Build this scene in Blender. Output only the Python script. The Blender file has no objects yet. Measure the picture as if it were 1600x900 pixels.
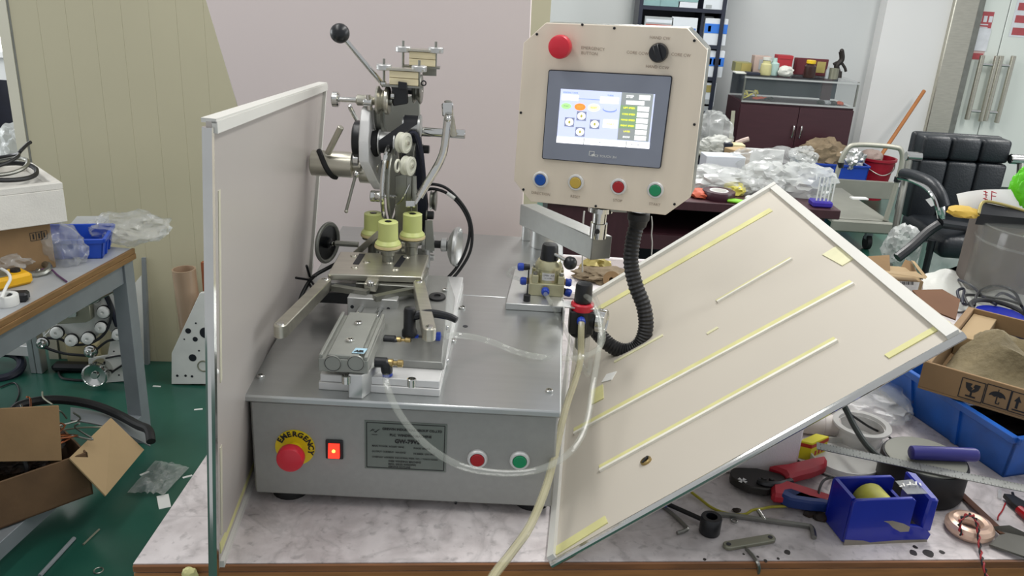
import bpy, bmesh, math, random
from mathutils import Vector as V, Matrix, noise
random.seed(7)
S = bpy.context.scene
COL = S.collection
# ------------------------------------------------------------------ camera
F = 1300.0
CH = 1.6
_d = V((-210.0, 3450.0, F)).normalized()
_f = V((0, 0, 1)); _up = -_d
_y = (_f - _up * _f.dot(_up)).normalized()
_x = _y.cross(_up)
RW = Matrix((_x, _y, _up))                       # camera (right, down, forward) -> world
CAM = V((0, 0, CH))
cd = bpy.data.cameras.new('camera'); cam = bpy.data.objects.new('camera', cd); COL.objects.link(cam)
cd.sensor_width = 36.0; cd.lens = 36.0 * F / 1600.0; cd.clip_start = 0.05; cd.clip_end = 60
cr, cdn, cf = RW @ V((1, 0, 0)), RW @ V((0, 1, 0)), RW @ V((0, 0, 1))
cam.matrix_world = Matrix(((cr.x, -cdn.x, -cf.x, 0), (cr.y, -cdn.y, -cf.y, 0), (cr.z, -cdn.z, -cf.z, CH), (0, 0, 0, 1)))
S.camera = cam
# ------------------------------------------------------------------ light and exposure
S.view_settings.view_transform = 'Standard'; S.view_settings.look = 'None'
S.view_settings.gamma = 1; S.view_settings.use_curve_mapping = False
S.view_settings.exposure = 0.42
wd = bpy.data.worlds.new('world'); S.world = wd; wd.use_nodes = True
wd.node_tree.nodes['Background'].inputs[0].default_value = (0.93, 0.96, 1.0, 1)
wd.node_tree.nodes['Background'].inputs[1].default_value = 0.42
def area(name, loc, sx, sy, power, color=(1, 0.98, 0.95), aim=None):
    l = bpy.data.lights.new(name, 'AREA'); l.shape = 'RECTANGLE'; l.size = sx; l.size_y = sy
    l.energy = power; l.color = color
    o = bpy.data.objects.new(name, l); COL.objects.link(o); o.location = loc
    if aim: o.rotation_euler = (V(aim) - V(loc)).to_track_quat('-Z', 'Y').to_euler()
    return o
area('ceiling_lamp', (0.9, 1.9, 2.95), 0.35, 2.4, 26)
area('ceiling_lamp', (0.9, 5.2, 2.95), 0.35, 2.4, 62)
area('ceiling_lamp', (3.6, 4.2, 2.95), 0.35, 2.4, 50)
area('ceiling_lamp', (-0.9, 1.2, 2.95), 0.35, 2.0, 14)
area('daylight_opening', (-4.2, 2.6, 1.7), 1.6, 1.4, 42, (0.95, 0.98, 1.0), (-1.2, 2.8, 0.5))
area('daylight_opening', (4.6, 2.2, 2.0), 2.2, 1.6, 45, (0.95, 0.98, 1.0), (0.6, 1.6, 0.9))
# ------------------------------------------------------------------ pixel rays onto planes
def ray(px, py): return RW @ V(((px - 800) / F, (py - 450) / F, 1.0))
def Z(px, py, z=0.845):
    r = ray(px, py); return CAM + r * ((z - CH) / r.z)
def W(px, py, y):
    r = ray(px, py); return CAM + r * (y / r.y)
def PX(px, py, x):
    r = ray(px, py); return CAM + r * (x / r.x)
def PL(px, py, p, n):
    r = ray(px, py); n = V(n); return CAM + r * ((V(p) - CAM).dot(n) / r.dot(n))
def sc(p): return (V(p) - CAM).dot(cf) / F       # metres per pixel at p
# ------------------------------------------------------------------ materials
MATS = {}
def lin(h):
    h = h.lstrip('#'); c = [int(h[i:i + 2], 16) / 255 for i in (0, 2, 4)]
    return tuple(x / 12.92 if x <= 0.04045 else ((x + 0.055) / 1.055) ** 2.4 for x in c) + (1,)
def mat(name, col, rough=0.5, metal=0.0, var=0.12, scale=18.0, bump=0.0, bscale=60.0, emit=0.0, clear=0.0, stretch=None, spec=0.5, col2=None, lo=0.35, hi=0.65, coat=0.0, detail=4.0):
    m = bpy.data.materials.new(name); m.use_nodes = True; MATS[name] = m
    nt = m.node_tree; N = nt.nodes; L = nt.links; b = N['Principled BSDF']
    c = lin(col); c2 = lin(col2) if col2 else tuple(x * (1 - var) for x in c[:3]) + (1,)
    tc = N.new('ShaderNodeTexCoord'); mp = N.new('ShaderNodeMapping'); L.new(tc.outputs['Object'], mp.inputs[0])
    if stretch: mp.inputs['Scale'].default_value = stretch
    nz = N.new('ShaderNodeTexNoise'); nz.inputs['Scale'].default_value = scale; nz.inputs['Detail'].default_value = detail
    L.new(mp.outputs[0], nz.inputs['Vector'])
    rp = N.new('ShaderNodeValToRGB'); rp.color_ramp.elements[0].position = lo; rp.color_ramp.elements[1].position = hi
    rp.color_ramp.elements[0].color = c2; rp.color_ramp.elements[1].color = c
    L.new(nz.outputs['Fac'], rp.inputs[0]); L.new(rp.outputs[0], b.inputs['Base Color'])
    b.inputs['Roughness'].default_value = rough; b.inputs['Metallic'].default_value = metal
    b.inputs['Specular IOR Level'].default_value = spec; b.inputs['Coat Weight'].default_value = coat
    if bump:
        n2 = N.new('ShaderNodeTexNoise'); n2.inputs['Scale'].default_value = bscale; n2.inputs['Detail'].default_value = 3
        L.new(mp.outputs[0], n2.inputs['Vector'])
        bp = N.new('ShaderNodeBump'); bp.inputs['Strength'].default_value = bump; bp.inputs['Distance'].default_value = 0.01
        L.new(n2.outputs['Fac'], bp.inputs['Height']); L.new(bp.outputs[0], b.inputs['Normal'])
    if emit:
        b.inputs['Emission Color'].default_value = c; b.inputs['Emission Strength'].default_value = emit
    if clear:
        tr = N.new('ShaderNodeBsdfTransparent'); mx = N.new('ShaderNodeMixShader'); mx.inputs[0].default_value = 1 - clear
        L.new(tr.outputs[0], mx.inputs[1]); L.new(b.outputs[0], mx.inputs[2]); L.new(mx.outputs[0], N['Material Output'].inputs[0])
    return m
def M(n): return MATS[n]
mat('steel_satin', '#bcbfbe', 0.3, 0.9, 0.04, 6, stretch=(1, 14, 14))
mat('steel_dark', '#96978f', 0.33, 0.9, 0.15, 20)
mat('steel_warm', '#c9c6b8', 0.29, 0.85, 0.12, 14, stretch=(1, 8, 8))
mat('chrome', '#d4d4d0', 0.1, 1.0, 0.05, 30)
mat('aluminium', '#c9cac8', 0.36, 0.75, 0.08, 25)
mat('aluminium_light', '#dcdcda', 0.45, 0.35, 0.06, 25)
mat('aluminium_grey', '#9d9f98', 0.45, 0.45, 0.08, 25)
mat('nickel_paint', '#8f908c', 0.36, 0.55, 0.06, 60)
mat('base_paint', '#9a9b97', 0.5, 0.25, 0.05, 90, bump=0.06, bscale=900)
mat('panel_face', '#e4d8c5', 0.42, 0.15, 0.05, 3, stretch=(1, 30, 1))
mat('black_plastic', '#15171b', 0.35, 0, 0.2, 40)
mat('black_rubber', '#101113', 0.6, 0, 0.2, 40)
mat('navy_black', '#12162a', 0.45, 0, 0.2, 30)
mat('belt_black', '#14161c', 0.55, 0, 0.15, 60)
mat('red_plastic', '#cc2436', 0.35, 0, 0.08, 20)
mat('red_button', '#a5121c', 0.3, 0, 0.08, 20)
mat('green_button', '#0c8a58', 0.3, 0, 0.08, 20)
mat('blue_button', '#0b4fa6', 0.3, 0, 0.08, 20)
mat('yellow_button', '#c3a545', 0.3, 0, 0.08, 20)
mat('yellow_label', '#e3c916', 0.5, 0, 0.05, 20)
mat('ink', '#1c1c1c', 0.6, 0, 0.05, 20)
mat('engraving', '#a08f80', 0.6, 0.2, 0.05, 20)
mat('red_glow', '#ff2a18', 0.4, 0, 0.05, 20, emit=1.6)
mat('amber_glow', '#ffb050', 0.4, 0, 0.05, 20, emit=2.0)
mat('name_plate', '#747b74', 0.4, 0.3, 0.08, 20)
mat('brass', '#b09a68', 0.3, 0.85, 0.1, 30)
mat('blue_fitting', '#1b3fa8', 0.35, 0, 0.1, 30)
mat('roller_green', '#c3cb80', 0.4, 0, 0.06, 30)
mat('roller_amber', '#c8b988', 0.4, 0, 0.06, 30)
mat('nylon_white', '#dcdccb', 0.4, 0, 0.06, 30)
mat('felt_cream', '#efe2bb', 0.8, 0, 0.12, 8, stretch=(2, 2, 20))
mat('valve_champagne', '#c3bf9c', 0.3, 0.6, 0.08, 30)
mat('clear_tube', '#c4c8be', 0.06, 0, 0.05, 20, clear=0.8, coat=1.0)
mat('amber_tube', '#c2bc98', 0.2, 0, 0.1, 20, clear=0.4, coat=.6)
mat('screen_bezel', '#868c9a', 0.35, 0, 0.06, 12)
mat('dark_line', '#1a1c24', 0.5, 0, 0.05, 20)
mat('label_white', '#e6e6e2', 0.6, 0, 0.06, 20)
mat('label_blue', '#a9cddd', 0.6, 0, 0.06, 20)
for n_, c_, e_ in (('scr_bg', '#c3cbe8', 0.62), ('scr_white', '#ffffff', 0.8), ('scr_grey', '#8c9292', 0.6), ('scr_green', '#7f9a7a', 0.6), ('scr_btn_green', '#a8d890', 0.7), ('scr_orange', '#f08a3c', 0.75), ('scr_cream', '#f6efc0', 0.8), ('scr_blueline', '#7c94d0', 0.6), ('scr_yellow', '#f2ec30', 0.8), ('scr_button', '#7d84a0', 0.6), ('scr_ink', '#9aa0a8', 0.55), ('scr_olive', '#b0a850', 0.6)):
    mat(n_, c_, 0.3, 0, 0.02, 10, emit=e_)
# setting and furniture
mat('floor_green', '#2a5a4c', 0.28, 0, 0.25, 3.0, bump=0.05, bscale=8, col2='#1d4a3e')
mat('panel_beige', '#bdb79b', 0.5, 0, 0.08, 1.2)
mat('panel_trim', '#cfccba', 0.5, 0, 0.06, 3)
mat('wall_paint', '#cdd0cf', 0.7, 0, 0.04, 1.0)
mat('wall_grey', '#a9adad', 0.7, 0, 0.06, 1.0)
mat('wall_white', '#e4e4e2', 0.7, 0, 0.04, 1.0)
mat('daylight_pane', '#ffffff', 0.3, 0, 0.01, 2, emit=1.6)
mat('board_white', '#ddd1ce', 0.55, 0, 0.05, 1.0)
bmm = mat('bench_marble', '#ddd6d5', 0.45, 0, 0.1, 30, col2='#c4bcbb', lo=0.3, hi=0.6, detail=12)
def marble(m):
    nt = m.node_tree; N = nt.nodes; L = nt.links; b = N['Principled BSDF']; src = b.inputs['Base Color'].links[0].from_socket
    tc = N.new('ShaderNodeTexCoord')
    def layer(sc_, det, dist, stops, src):
        nz = N.new('ShaderNodeTexNoise'); nz.inputs['Scale'].default_value = sc_; nz.inputs['Detail'].default_value = det; nz.inputs['Distortion'].default_value = dist
        L.new(tc.outputs['Object'], nz.inputs['Vector']); rp = N.new('ShaderNodeValToRGB'); e = rp.color_ramp.elements
        e[0].position, e[1].position = stops[0][0], stops[-1][0]
        e[0].color = (stops[0][1],) * 3 + (1,); e[1].color = (stops[-1][1],) * 3 + (1,)
        for p, v in stops[1:-1]: k = e.new(p); k.color = (v,) * 3 + (1,)
        L.new(nz.outputs['Fac'], rp.inputs[0]); mx = N.new('ShaderNodeMix'); mx.data_type = 'RGBA'; mx.blend_type = 'MULTIPLY'; mx.inputs[0].default_value = 1
        L.new(src, mx.inputs[6]); L.new(rp.outputs[0], mx.inputs[7]); return mx.outputs[2]
    src = layer(7, 9, 1.6, ((.44, 1), (.485, .86), (.50, .80), (.515, .88), (.56, 1)), src)
    src = layer(70, 6, .4, ((.30, .72), (.42, 1), (1, 1)), src)
    src = layer(3.2, 7, .3, ((.36, .80), (.56, 1), (1, 1)), src)
    L.new(src, b.inputs['Base Color'])
marble(bmm)
mat('wood_edge', '#8a5a34', 0.55, 0, 0.35, 5, stretch=(1, 20, 20))
mat('wood_light', '#a5703c', 0.55, 0, 0.25, 5, stretch=(1, 20, 20))
mat('sheet_cream', '#c3bcaf', 0.5, 0, 0.05, 2)
mat('sheet_grey', '#b7b1ab', 0.35, 0.1, 0.05, 2)
mat('sheet_lip', '#d3d2cb', 0.45, 0, 0.05, 6)
mat('tape_yellow', '#d9d596', 0.6, 0, 0.14, 20)
mat('tape_pale', '#dedbb4', 0.6, 0, 0.1, 20)
# ------------------------------------------------------------------ geometry helpers
def frame(ax, up=None):
    a = V(ax).normalized(); u = V(up) if up else (V((0, 0, 1)) if abs(a.z) < 0.9 else V((1, 0, 0)))
    b = (u - a * u.dot(a)).normalized(); return a, b, a.cross(b)
def smooth_path(pts, res=6):
    P = [V(p) for p in pts]
    if len(P) < 3: return P
    out = []
    for i in range(len(P) - 1):
        p0 = P[max(i - 1, 0)]; p1 = P[i]; p2 = P[i + 1]; p3 = P[min(i + 2, len(P) - 1)]
        for k in range(res):
            t = k / res; t2 = t * t; t3 = t2 * t
            out.append(0.5 * ((2 * p1) + (p2 - p0) * t + (2 * p0 - 5 * p1 + 4 * p2 - p3) * t2 + (3 * p1 - p0 - 3 * p2 + p3) * t3))
    out.append(P[-1]); return out
class G:
    def __init__(s): s.bm = bmesh.new()
    def face(s, vs, m=0):
        try:
            f = s.bm.faces.new(vs); f.material_index = m; return f
        except ValueError: return None
    def ring(s, c, b, d, r, n, r2=None):
        r2 = r if r2 is None else r2
        return [s.bm.verts.new(c + b * (r * math.cos(2 * math.pi * i / n)) + d * (r2 * math.sin(2 * math.pi * i / n))) for i in range(n)]
    def skin(s, rings, m=0, cap=True, closed=False):
        n = len(rings[0]); R = rings + ([rings[0]] if closed else [])
        for A, B in zip(R, R[1:]):
            for i in range(n): s.face((A[i], A[(i + 1) % n], B[(i + 1) % n], B[i]), m)
        if cap and not closed:
            s.face(list(reversed(rings[0])), m); s.face(rings[-1], m)
        return s
    def cyl(s, p0, p1, r0, r1=None, n=20, m=0, bev=0.0):
        p0, p1 = V(p0), V(p1); r1 = r0 if r1 is None else r1
        a, b, d = frame(p1 - p0)
        if bev:
            return s.skin([s.ring(p0, b, d, r0 - bev, n), s.ring(p0 + a * bev, b, d, r0, n), s.ring(p1 - a * bev, b, d, r1, n), s.ring(p1, b, d, r1 - bev, n)], m)
        return s.skin([s.ring(p0, b, d, r0, n), s.ring(p1, b, d, r1, n)], m)
    def lathe(s, base, ax, prof, n=24, m=0, cap=True):
        a, b, d = frame(ax); base = V(base)
        return s.skin([s.ring(base + a * h, b, d, max(r, 1e-4), n) for r, h in prof], m, cap)
    def tube(s, pts, r, n=8, res=6, m=0, rf=None):
        P = smooth_path(pts, res) if res else [V(p) for p in pts]
        t = (P[1] - P[0]).normalized(); a, b, d = frame(t); rings = []
        for i, p in enumerate(P):
            t2 = (P[min(i + 1, len(P) - 1)] - P[max(i - 1, 0)]).normalized()
            q = t.rotation_difference(t2); b = q @ b; t = t2; d = t.cross(b)
            rr = rf(i) * r if rf else r
            rings.append(s.ring(p, b, d, rr, n))
        return s.skin(rings, m)
    def loop(s, pts, r, n=8, m=0):
        P = [V(p) for p in pts]; k = len(P); rings = []
        nrm = sum(((P[i] - P[0]).cross(P[(i + 1) % k] - P[0]) for i in range(k)), V((0, 0, 0))).normalized()
        for i in range(k):
            t = (P[(i + 1) % k] - P[i - 1]).normalized(); rings.append(s.ring(P[i], nrm, t.cross(nrm), r, n))
        return s.skin(rings, m, closed=True)
    def torus(s, c, ax, R, r, n=28, k=8, m=0, a0=0.0):
        a, b, d = frame(ax); c = V(c)
        return s.loop([c + b * (R * math.cos(2 * math.pi * i / n)) + d * (R * math.sin(2 * math.pi * i / n)) for i in range(n)], r, k, m)
    def box(s, c, size, R=None, bev=0.0, m=0, seg=1):
        c = V(c); h = V(size) * 0.5; R = R or Matrix.Identity(3)
        t = bmesh.new(); vs = []
        for x in (-1, 1):
            for y in (-1, 1):
                for z in (-1, 1): vs.append(t.verts.new(c + R @ V((x * h.x, y * h.y, z * h.z))))
        for f in ((0, 1, 3, 2), (4, 6, 7, 5), (0, 4, 5, 1), (2, 3, 7, 6), (0, 2, 6, 4), (1, 5, 7, 3)): t.faces.new([vs[i] for i in f])
        if bev: bmesh.ops.bevel(t, geom=t.edges[:], offset=bev, segments=seg, affect='EDGES', profile=0.5)
        return s.merge(t, m)
    def merge(s, t, m=None):
        mp = {v: s.bm.verts.new(v.co) for v in t.verts}
        for f in t.faces:
            g = s.face([mp[v] for v in f.verts], f.material_index if m is None else m)
        t.free(); return s
    def prism(s, pts, vec, m=0, bev=0.0):
        vec = V(vec); t = bmesh.new()
        A = [t.verts.new(V(p)) for p in pts]; B = [t.verts.new(V(p) + vec) for p in pts]; n = len(A)
        t.faces.new(A); t.faces.new(list(reversed(B)))
        for i in range(n): t.faces.new((A[i], B[i], B[(i + 1) % n], A[(i + 1) % n]))
        bmesh.ops.recalc_face_normals(t, faces=t.faces[:])
        if bev: bmesh.ops.bevel(t, geom=t.edges[:], offset=bev, segments=1, affect='EDGES', profile=0.5)
        return s.merge(t, m)
    def hexa(s, a, b, m=0, bev=0.0):
        t = bmesh.new(); A = [t.verts.new(V(p)) for p in a]; B = [t.verts.new(V(p)) for p in b]; n = len(A)
        t.faces.new(A); t.faces.new(list(reversed(B)))
        for i in range(n): t.faces.new((A[i], B[i], B[(i + 1) % n], A[(i + 1) % n]))
        bmesh.ops.recalc_face_normals(t, faces=t.faces[:])
        if bev: bmesh.ops.bevel(t, geom=t.edges[:], offset=bev, segments=1, affect='EDGES', profile=0.5)
        return s.merge(t, m)
    def quad(s, pts, m=0):
        s.face([s.bm.verts.new(V(p)) for p in pts], m); return s
    def sph(s, c, r, m=0, u=18, v=12, sz=(1, 1, 1)):
        t = bmesh.new(); bmesh.ops.create_uvsphere(t, u_segments=u, v_segments=v, radius=r)
        for w in t.verts: w.co = V(c) + V((w.co.x * sz[0], w.co.y * sz[1], w.co.z * sz[2]))
        return s.merge(t, m)
    def blob(s, c, size, seed=0, amp=0.25, freq=2.2, sub=4, m=0, floor=None, ridge=True, jit=0.0):
        t = bmesh.new(); bmesh.ops.create_icosphere(t, subdivisions=sub, radius=1.0); rg = random.Random(seed)
        o = V((seed * 3.1, seed * 1.7, seed * 0.9))
        for w in t.verts:
            n = w.co.normalized()
            k = noise.noise(n * freq + o) * 0.6 + noise.noise(n * freq * 2.3 + o) * 0.35
            if ridge: k += 0.55 * (0.45 - abs(noise.noise(n * freq * 1.7 - o))) + 0.3 * (0.4 - abs(noise.noise(n * freq * 4.1 + o)))
            p = n * (1 + amp * k)
            if jit: p += V((rg.uniform(-1, 1), rg.uniform(-1, 1), rg.uniform(-1, 1))) * jit + n * (jit * 2.2 * max(0, rg.random() - .72))
            w.co = V(c) + V((p.x * size[0], p.y * size[1], p.z * size[2]))
            if floor is not None and w.co.z < floor: w.co.z = floor
        return s.merge(t, m)
    def sheet(s, fn, nu=12, nv=12, th=0.0, m=0):
        g = [[s.bm.verts.new(V(fn(i / nu, j / nv))) for j in range(nv + 1)] for i in range(nu + 1)]
        for i in range(nu):
            for j in range(nv): s.face((g[i][j], g[i + 1][j], g[i + 1][j + 1], g[i][j + 1]), m)
        if th:
            h = [[s.bm.verts.new(v.co + V((0, 0, -th))) for v in row] for row in g]
            for i in range(nu):
                for j in range(nv): s.face((h[i][j], h[i][j + 1], h[i + 1][j + 1], h[i + 1][j]), m)
            for i in range(nu):
                s.face((g[i][0], h[i][0], h[i + 1][0], g[i + 1][0]), m); s.face((g[i][nv], g[i + 1][nv], h[i + 1][nv], h[i][nv]), m)
            for j in range(nv):
                s.face((g[0][j], g[0][j + 1], h[0][j + 1], h[0][j]), m); s.face((g[nu][j], h[nu][j], h[nu][j + 1], g[nu][j + 1]), m)
        return s
    def text(s, body, org, xd, yd, size, m=0, center=True, depth=0.0006, bold=0.0):
        cu = bpy.data.curves.new('t', 'FONT'); cu.body = body; cu.size = size; cu.resolution_u = 2
        cu.align_x = 'CENTER' if center else 'LEFT'; cu.align_y = 'CENTER'; cu.offset = bold
        ob = bpy.data.objects.new('t', cu); me = bpy.data.meshes.new_from_object(ob)
        xd, yd = V(xd).normalized(), V(yd).normalized(); nd = xd.cross(yd)
        vs = [s.bm.verts.new(V(org) + xd * v.co.x + yd * v.co.y + nd * depth) for v in me.vertices]
        for p in me.polygons: s.face([vs[i] for i in p.vertices], m)
        bpy.data.objects.remove(ob); bpy.data.curves.remove(cu); bpy.data.meshes.remove(me); return s
OFF = {}
def mesh_obj(name, g, mats, parent=None, loc=None, smooth=35):
    me = bpy.data.meshes.new(name)
    off = OFF[parent] if parent else (V(loc) if loc else V((0, 0, 0)))
    bmesh.ops.recalc_face_normals(g.bm, faces=g.bm.faces[:])
    bmesh.ops.translate(g.bm, verts=g.bm.verts[:], vec=-off)
    g.bm.to_mesh(me); g.bm.free()
    for k in (mats if isinstance(mats, (list, tuple)) else [mats]): me.materials.append(M(k))
    if smooth:
        me.polygons.foreach_set('use_smooth', [True] * len(me.polygons)); me.set_sharp_from_angle(angle=math.radians(smooth))
    o = bpy.data.objects.new(name, me); COL.objects.link(o)
    if parent: o.parent = parent
    else: o.location = off
    OFF[o] = off; return o
def part(parent, name, g, mats, label=None, smooth=35, stuff=False):
    o = mesh_obj(name, g, mats, parent, smooth=smooth)
    if label: o['label'] = label
    if stuff: o['kind'] = 'stuff'
    return o
def tag(o, label, cat, group=None):
    o['label'] = label; o['category'] = cat
    if group: o['group'] = group
    return o
def thing(name, label, cat, loc, group=None):
    o = bpy.data.objects.new(name, None); COL.objects.link(o); o.location = loc; o.empty_display_size = 0.05
    OFF[o] = V(loc); return tag(o, label, cat, group)
def solo(name, g, mats, label, cat, loc, group=None, smooth=35):
    return tag(mesh_obj(name, g, mats, None, loc, smooth), label, cat, group)
def struct(name, g, mats, smooth=0):
    o = mesh_obj(name, g, mats, None, None, smooth); o['kind'] = 'structure'; return o
X_, Y_, Z_ = V((1, 0, 0)), V((0, 1, 0)), V((0, 0, 1))
def rotz(a): return Matrix.Rotation(a, 3, 'Z')
def rect(c, u, v, hu, hv): c, u, v = V(c), V(u), V(v); return [c - u * hu - v * hv, c + u * hu - v * hv, c + u * hu + v * hv, c - u * hu + v * hv]
def rrect(c, u, v, hu, hv, r, k=4):
    c, u, v = V(c), V(u).normalized(), V(v).normalized(); out = []
    for sx, sy, a0 in ((1, 1, 0), (-1, 1, 90), (-1, -1, 180), (1, -1, 270)):
        for i in range(k + 1):
            a = math.radians(a0 + 90 * i / k)
            out.append(c + u * (sx * (hu - r) + r * math.cos(a)) + v * (sy * (hv - r) + r * math.sin(a)))
    return out
def disc(c, u, v, r, n=20, rv=None):
    c, u, v = V(c), V(u).normalized(), V(v).normalized(); rv = rv or r
    return [c + u * (r * math.cos(2 * math.pi * i / n)) + v * (rv * math.sin(2 * math.pi * i / n)) for i in range(n)]
def screw(parent, c, ax, r, name='cap_screw', matn='chrome', h=0.004):
    a = V(ax).normalized(); g = G().lathe(c, a, [(r, 0), (r, h * .7), (r * .8, h), (r * .5, h), (r * .45, h * .3)], 12)
    return part(parent, name, g, matn)
# ================================================================== THE SETTING
ZB = 0.845
g = G().box((0.6, 4.0, -0.02), (8.4, 9.2, 0.04)); struct('floor', g, 'floor_green')
# partition of ribbed sandwich panels
PD = V((0.62, 0.05, 0)).normalized(); PN = V((PD.y, -PD.x, 0)); P0 = V((-1.853, 3.094, 0))
wl = struct('wall_left', G().hexa([P0 + PN * -0.02 + Z_ * 0.0, P0 + PD * 1.94 + PN * -0.02, P0 + PD * 1.94 + PN * -0.06, P0 + PN * -0.06], [p + Z_ * 2.8 for p in (P0 + PN * -0.02, P0 + PD * 1.94 + PN * -0.02, P0 + PD * 1.94 + PN * -0.06, P0 + PN * -0.06)]), 'panel_trim')
NPAN = 20; pw = 1.94 / NPAN
for i in range(NPAN):
    a = P0 + PD * (i * pw + 0.0001); b = P0 + PD * ((i + 1) * pw - 0.0001)
    k = 0.0006 * ((i * 7) % 3)
    g = G().hexa([a, b, b - PN * 0.021, a - PN * 0.021], [p + Z_ * 2.8 for p in (a, b, b - PN * 0.021, a - PN * 0.021)], bev=0.0007)
    part(wl, 'panel', g, 'panel_beige')
a = P0 - PD * 0.045
g = G().hexa([a + PN * 0.004, P0 - PD * 0.008 + PN * 0.004, P0 - PD * 0.008 - PN * 0.07, a - PN * 0.07], [p + Z_ * 2.8 for p in (a + PN * 0.004, P0 - PD * 0.008 + PN * 0.004, P0 - PD * 0.008 - PN * 0.07, a - PN * 0.07)])
struct('trim_1', g, 'panel_trim')
g = G().hexa([P0 - PD * 0.008, P0, P0 - PN * 0.06, P0 - PD * 0.008 - PN * 0.06], [p + Z_ * 2.8 for p in (P0 - PD * 0.008, P0, P0 - PN * 0.06, P0 - PD * 0.008 - PN * 0.06)])
struct('trim_2', g, 'steel_dark')
# room seen past the end of the partition
wz = W(5, 88, 4.5).z
struct('wall_far_left', G().box((-2.9, 4.55, wz / 2), (2.2, 0.1, wz)), 'wall_white')
wn = struct('window_1', G().box((-2.9, 4.50, wz + 0.015), (2.2, 0.12, 0.03)), 'aluminium_light')
part(wn, 'pane', G().box((-2.9, 4.54, wz + 0.75), (2.2, 0.01, 1.44)), 'daylight_pane')
part(wn, 'head', G().box((-2.9, 4.50, wz + 1.49), (2.2, 0.12, 0.04)), 'aluminium_light')
# far wall, pillar and glass door on the right
YB = 7.6
struct('wall_back', G().box((1.55, YB + 0.1, 1.4), (3.6, 0.2, 2.8)), 'wall_paint')
xa = W(1352, 226, 7.45).x; xb = W(1440, 215, 7.45).x
struct('wall_right', G().box(((xa + xb) / 2 - 0.03, YB - 0.03, 1.4), (xb - xa + 0.06, 0.24, 2.8)), 'wall_white')
struct('baseboard_back', G().box((1.4, YB - 0.012, 0.06), (3.2, 0.02, 0.12)), 'wall_grey')
d1 = struct('door_1', G().box((xb + 0.10, YB - 0.12, 1.4), (0.2, 0.16, 2.8), bev=0.006), 'steel_warm')
part(d1, 'frame_edge', G().box((xb + 0.235, YB - 0.10, 1.4), (0.07, 0.12, 2.8), bev=0.004), 'steel_dark')
mat('door_glass', '#e9f0e8', 0.12, 0, 0.05, 0.8, clear=0.06, coat=0.5)
gap = W(1588, 0, YB - 0.1).x
x1 = W(1545, 130, YB - 0.1).x + 0.01
yd_ = YB - 0.1
part(d1, 'glass_leaf', G().box(((xb + 0.27 + x1 - 0.004) / 2, yd_, 1.4), (x1 - 0.004 - xb - 0.27, 0.014, 2.7), bev=0.002), 'door_glass')
part(d1, 'glass_leaf', G().box((x1 + 0.55, yd_, 1.4), (1.09, 0.014, 2.7), bev=0.002), 'door_glass')
struct('wall_far_right', G().box((x1 + 0.6, YB + 0.5, 1.4), (2.6, 0.1, 2.8)), 'wall_white')
for (pa, pb) in (((1533, 86), (1513, 187)), ((1555, 87), (1535, 190)), ((1562, 87), (1542, 189)), ((1581, 87), (1560, 192))):
    a = W(*pa, yd_ - 0.09); b = W(*pb, yd_ - 0.09); xm = (a.x + b.x) / 2
    h = part(d1, 'pull_handle', G().cyl((xm, a.y, b.z), (xm, a.y, a.z), 0.021, n=14, bev=0.003), 'steel_warm', 'vertical steel tube pull handle')
    for f_ in (0.14, 0.86) if pa[0] in (1533, 1562) else ():
        z_ = b.z + (a.z - b.z) * f_
        part(h, 'standoff', G().cyl((xm, a.y, z_), (xm + .10, a.y, z_), 0.012, n=10), 'chrome')
def onpanel(px, py, y): return W(px, py, y)
mat('poster_red', '#b8555a', 0.6); mat('poster_white', '#e3e6ea', 0.6); mat('poster_pink', '#d9b9b4', 0.6)
yp = yd_ - 0.009
g = G(); zt, zb = W(1525, 17, yp).z, W(1518, 93, yp).z; xl, xr = W(1497, 55, yp).x, W(1545, 55, yp).x
g.box(((xl + xr) / 2, yp, (zt + zb) / 2), (xr - xl, 0.002, zt - zb), m=2)
g.box(((xl + xr) / 2, yp - 0.002, zt - 0.075), (xr - xl, 0.002, 0.15), m=0)
for k in range(5): g.box((xl + 0.06 + k * 0.045, yp - 0.004, zt - 0.06), (0.03, 0.001, 0.05), m=1)
for k in range(2): g.box((xl + 0.13, yp - 0.004, zt - 0.105 - k * 0.022), (0.2, 0.001, 0.008), m=1)
g.box(((xl + xr) / 2, yp - 0.002, zb + 0.03), (xr - xl - 0.02, 0.002, 0.05), m=0)
ps = solo('poster', g, ['poster_red', 'poster_white', 'poster_pink'], 'red and white notice poster stuck on the left glass door leaf', 'poster', ((xl + xr) / 2, yp, zb))
a, b = W(1508, 42, yp), W(1540, 80, yp)
solo('paper_sheet', G().box(((a.x + b.x) / 2, yp - 0.006, (a.z + b.z) / 2), (b.x - a.x, 0.002, a.z - b.z)), 'poster_white', 'plain white paper sheet stuck over the red poster on the glass door', 'paper', ((a.x + b.x) / 2, yp, b.z))
g = G(); a, b = W(1590, 0, yp), W(1625, 64, yp)
g.box(((a.x + b.x) / 2, yp, (a.z + b.z) / 2 + 0.02), (b.x - a.x, 0.002, a.z - b.z), m=1)
for k in range(3): g.box((a.x + 0.12, yp - 0.002, a.z - 0.05 - k * 0.1), (0.2, 0.001, 0.06), m=0)
solo('poster', g, ['poster_red', 'poster_white'], 'notice poster with red blocks at the right edge of the glass door', 'poster', (a.x, yp, b.z))
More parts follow.
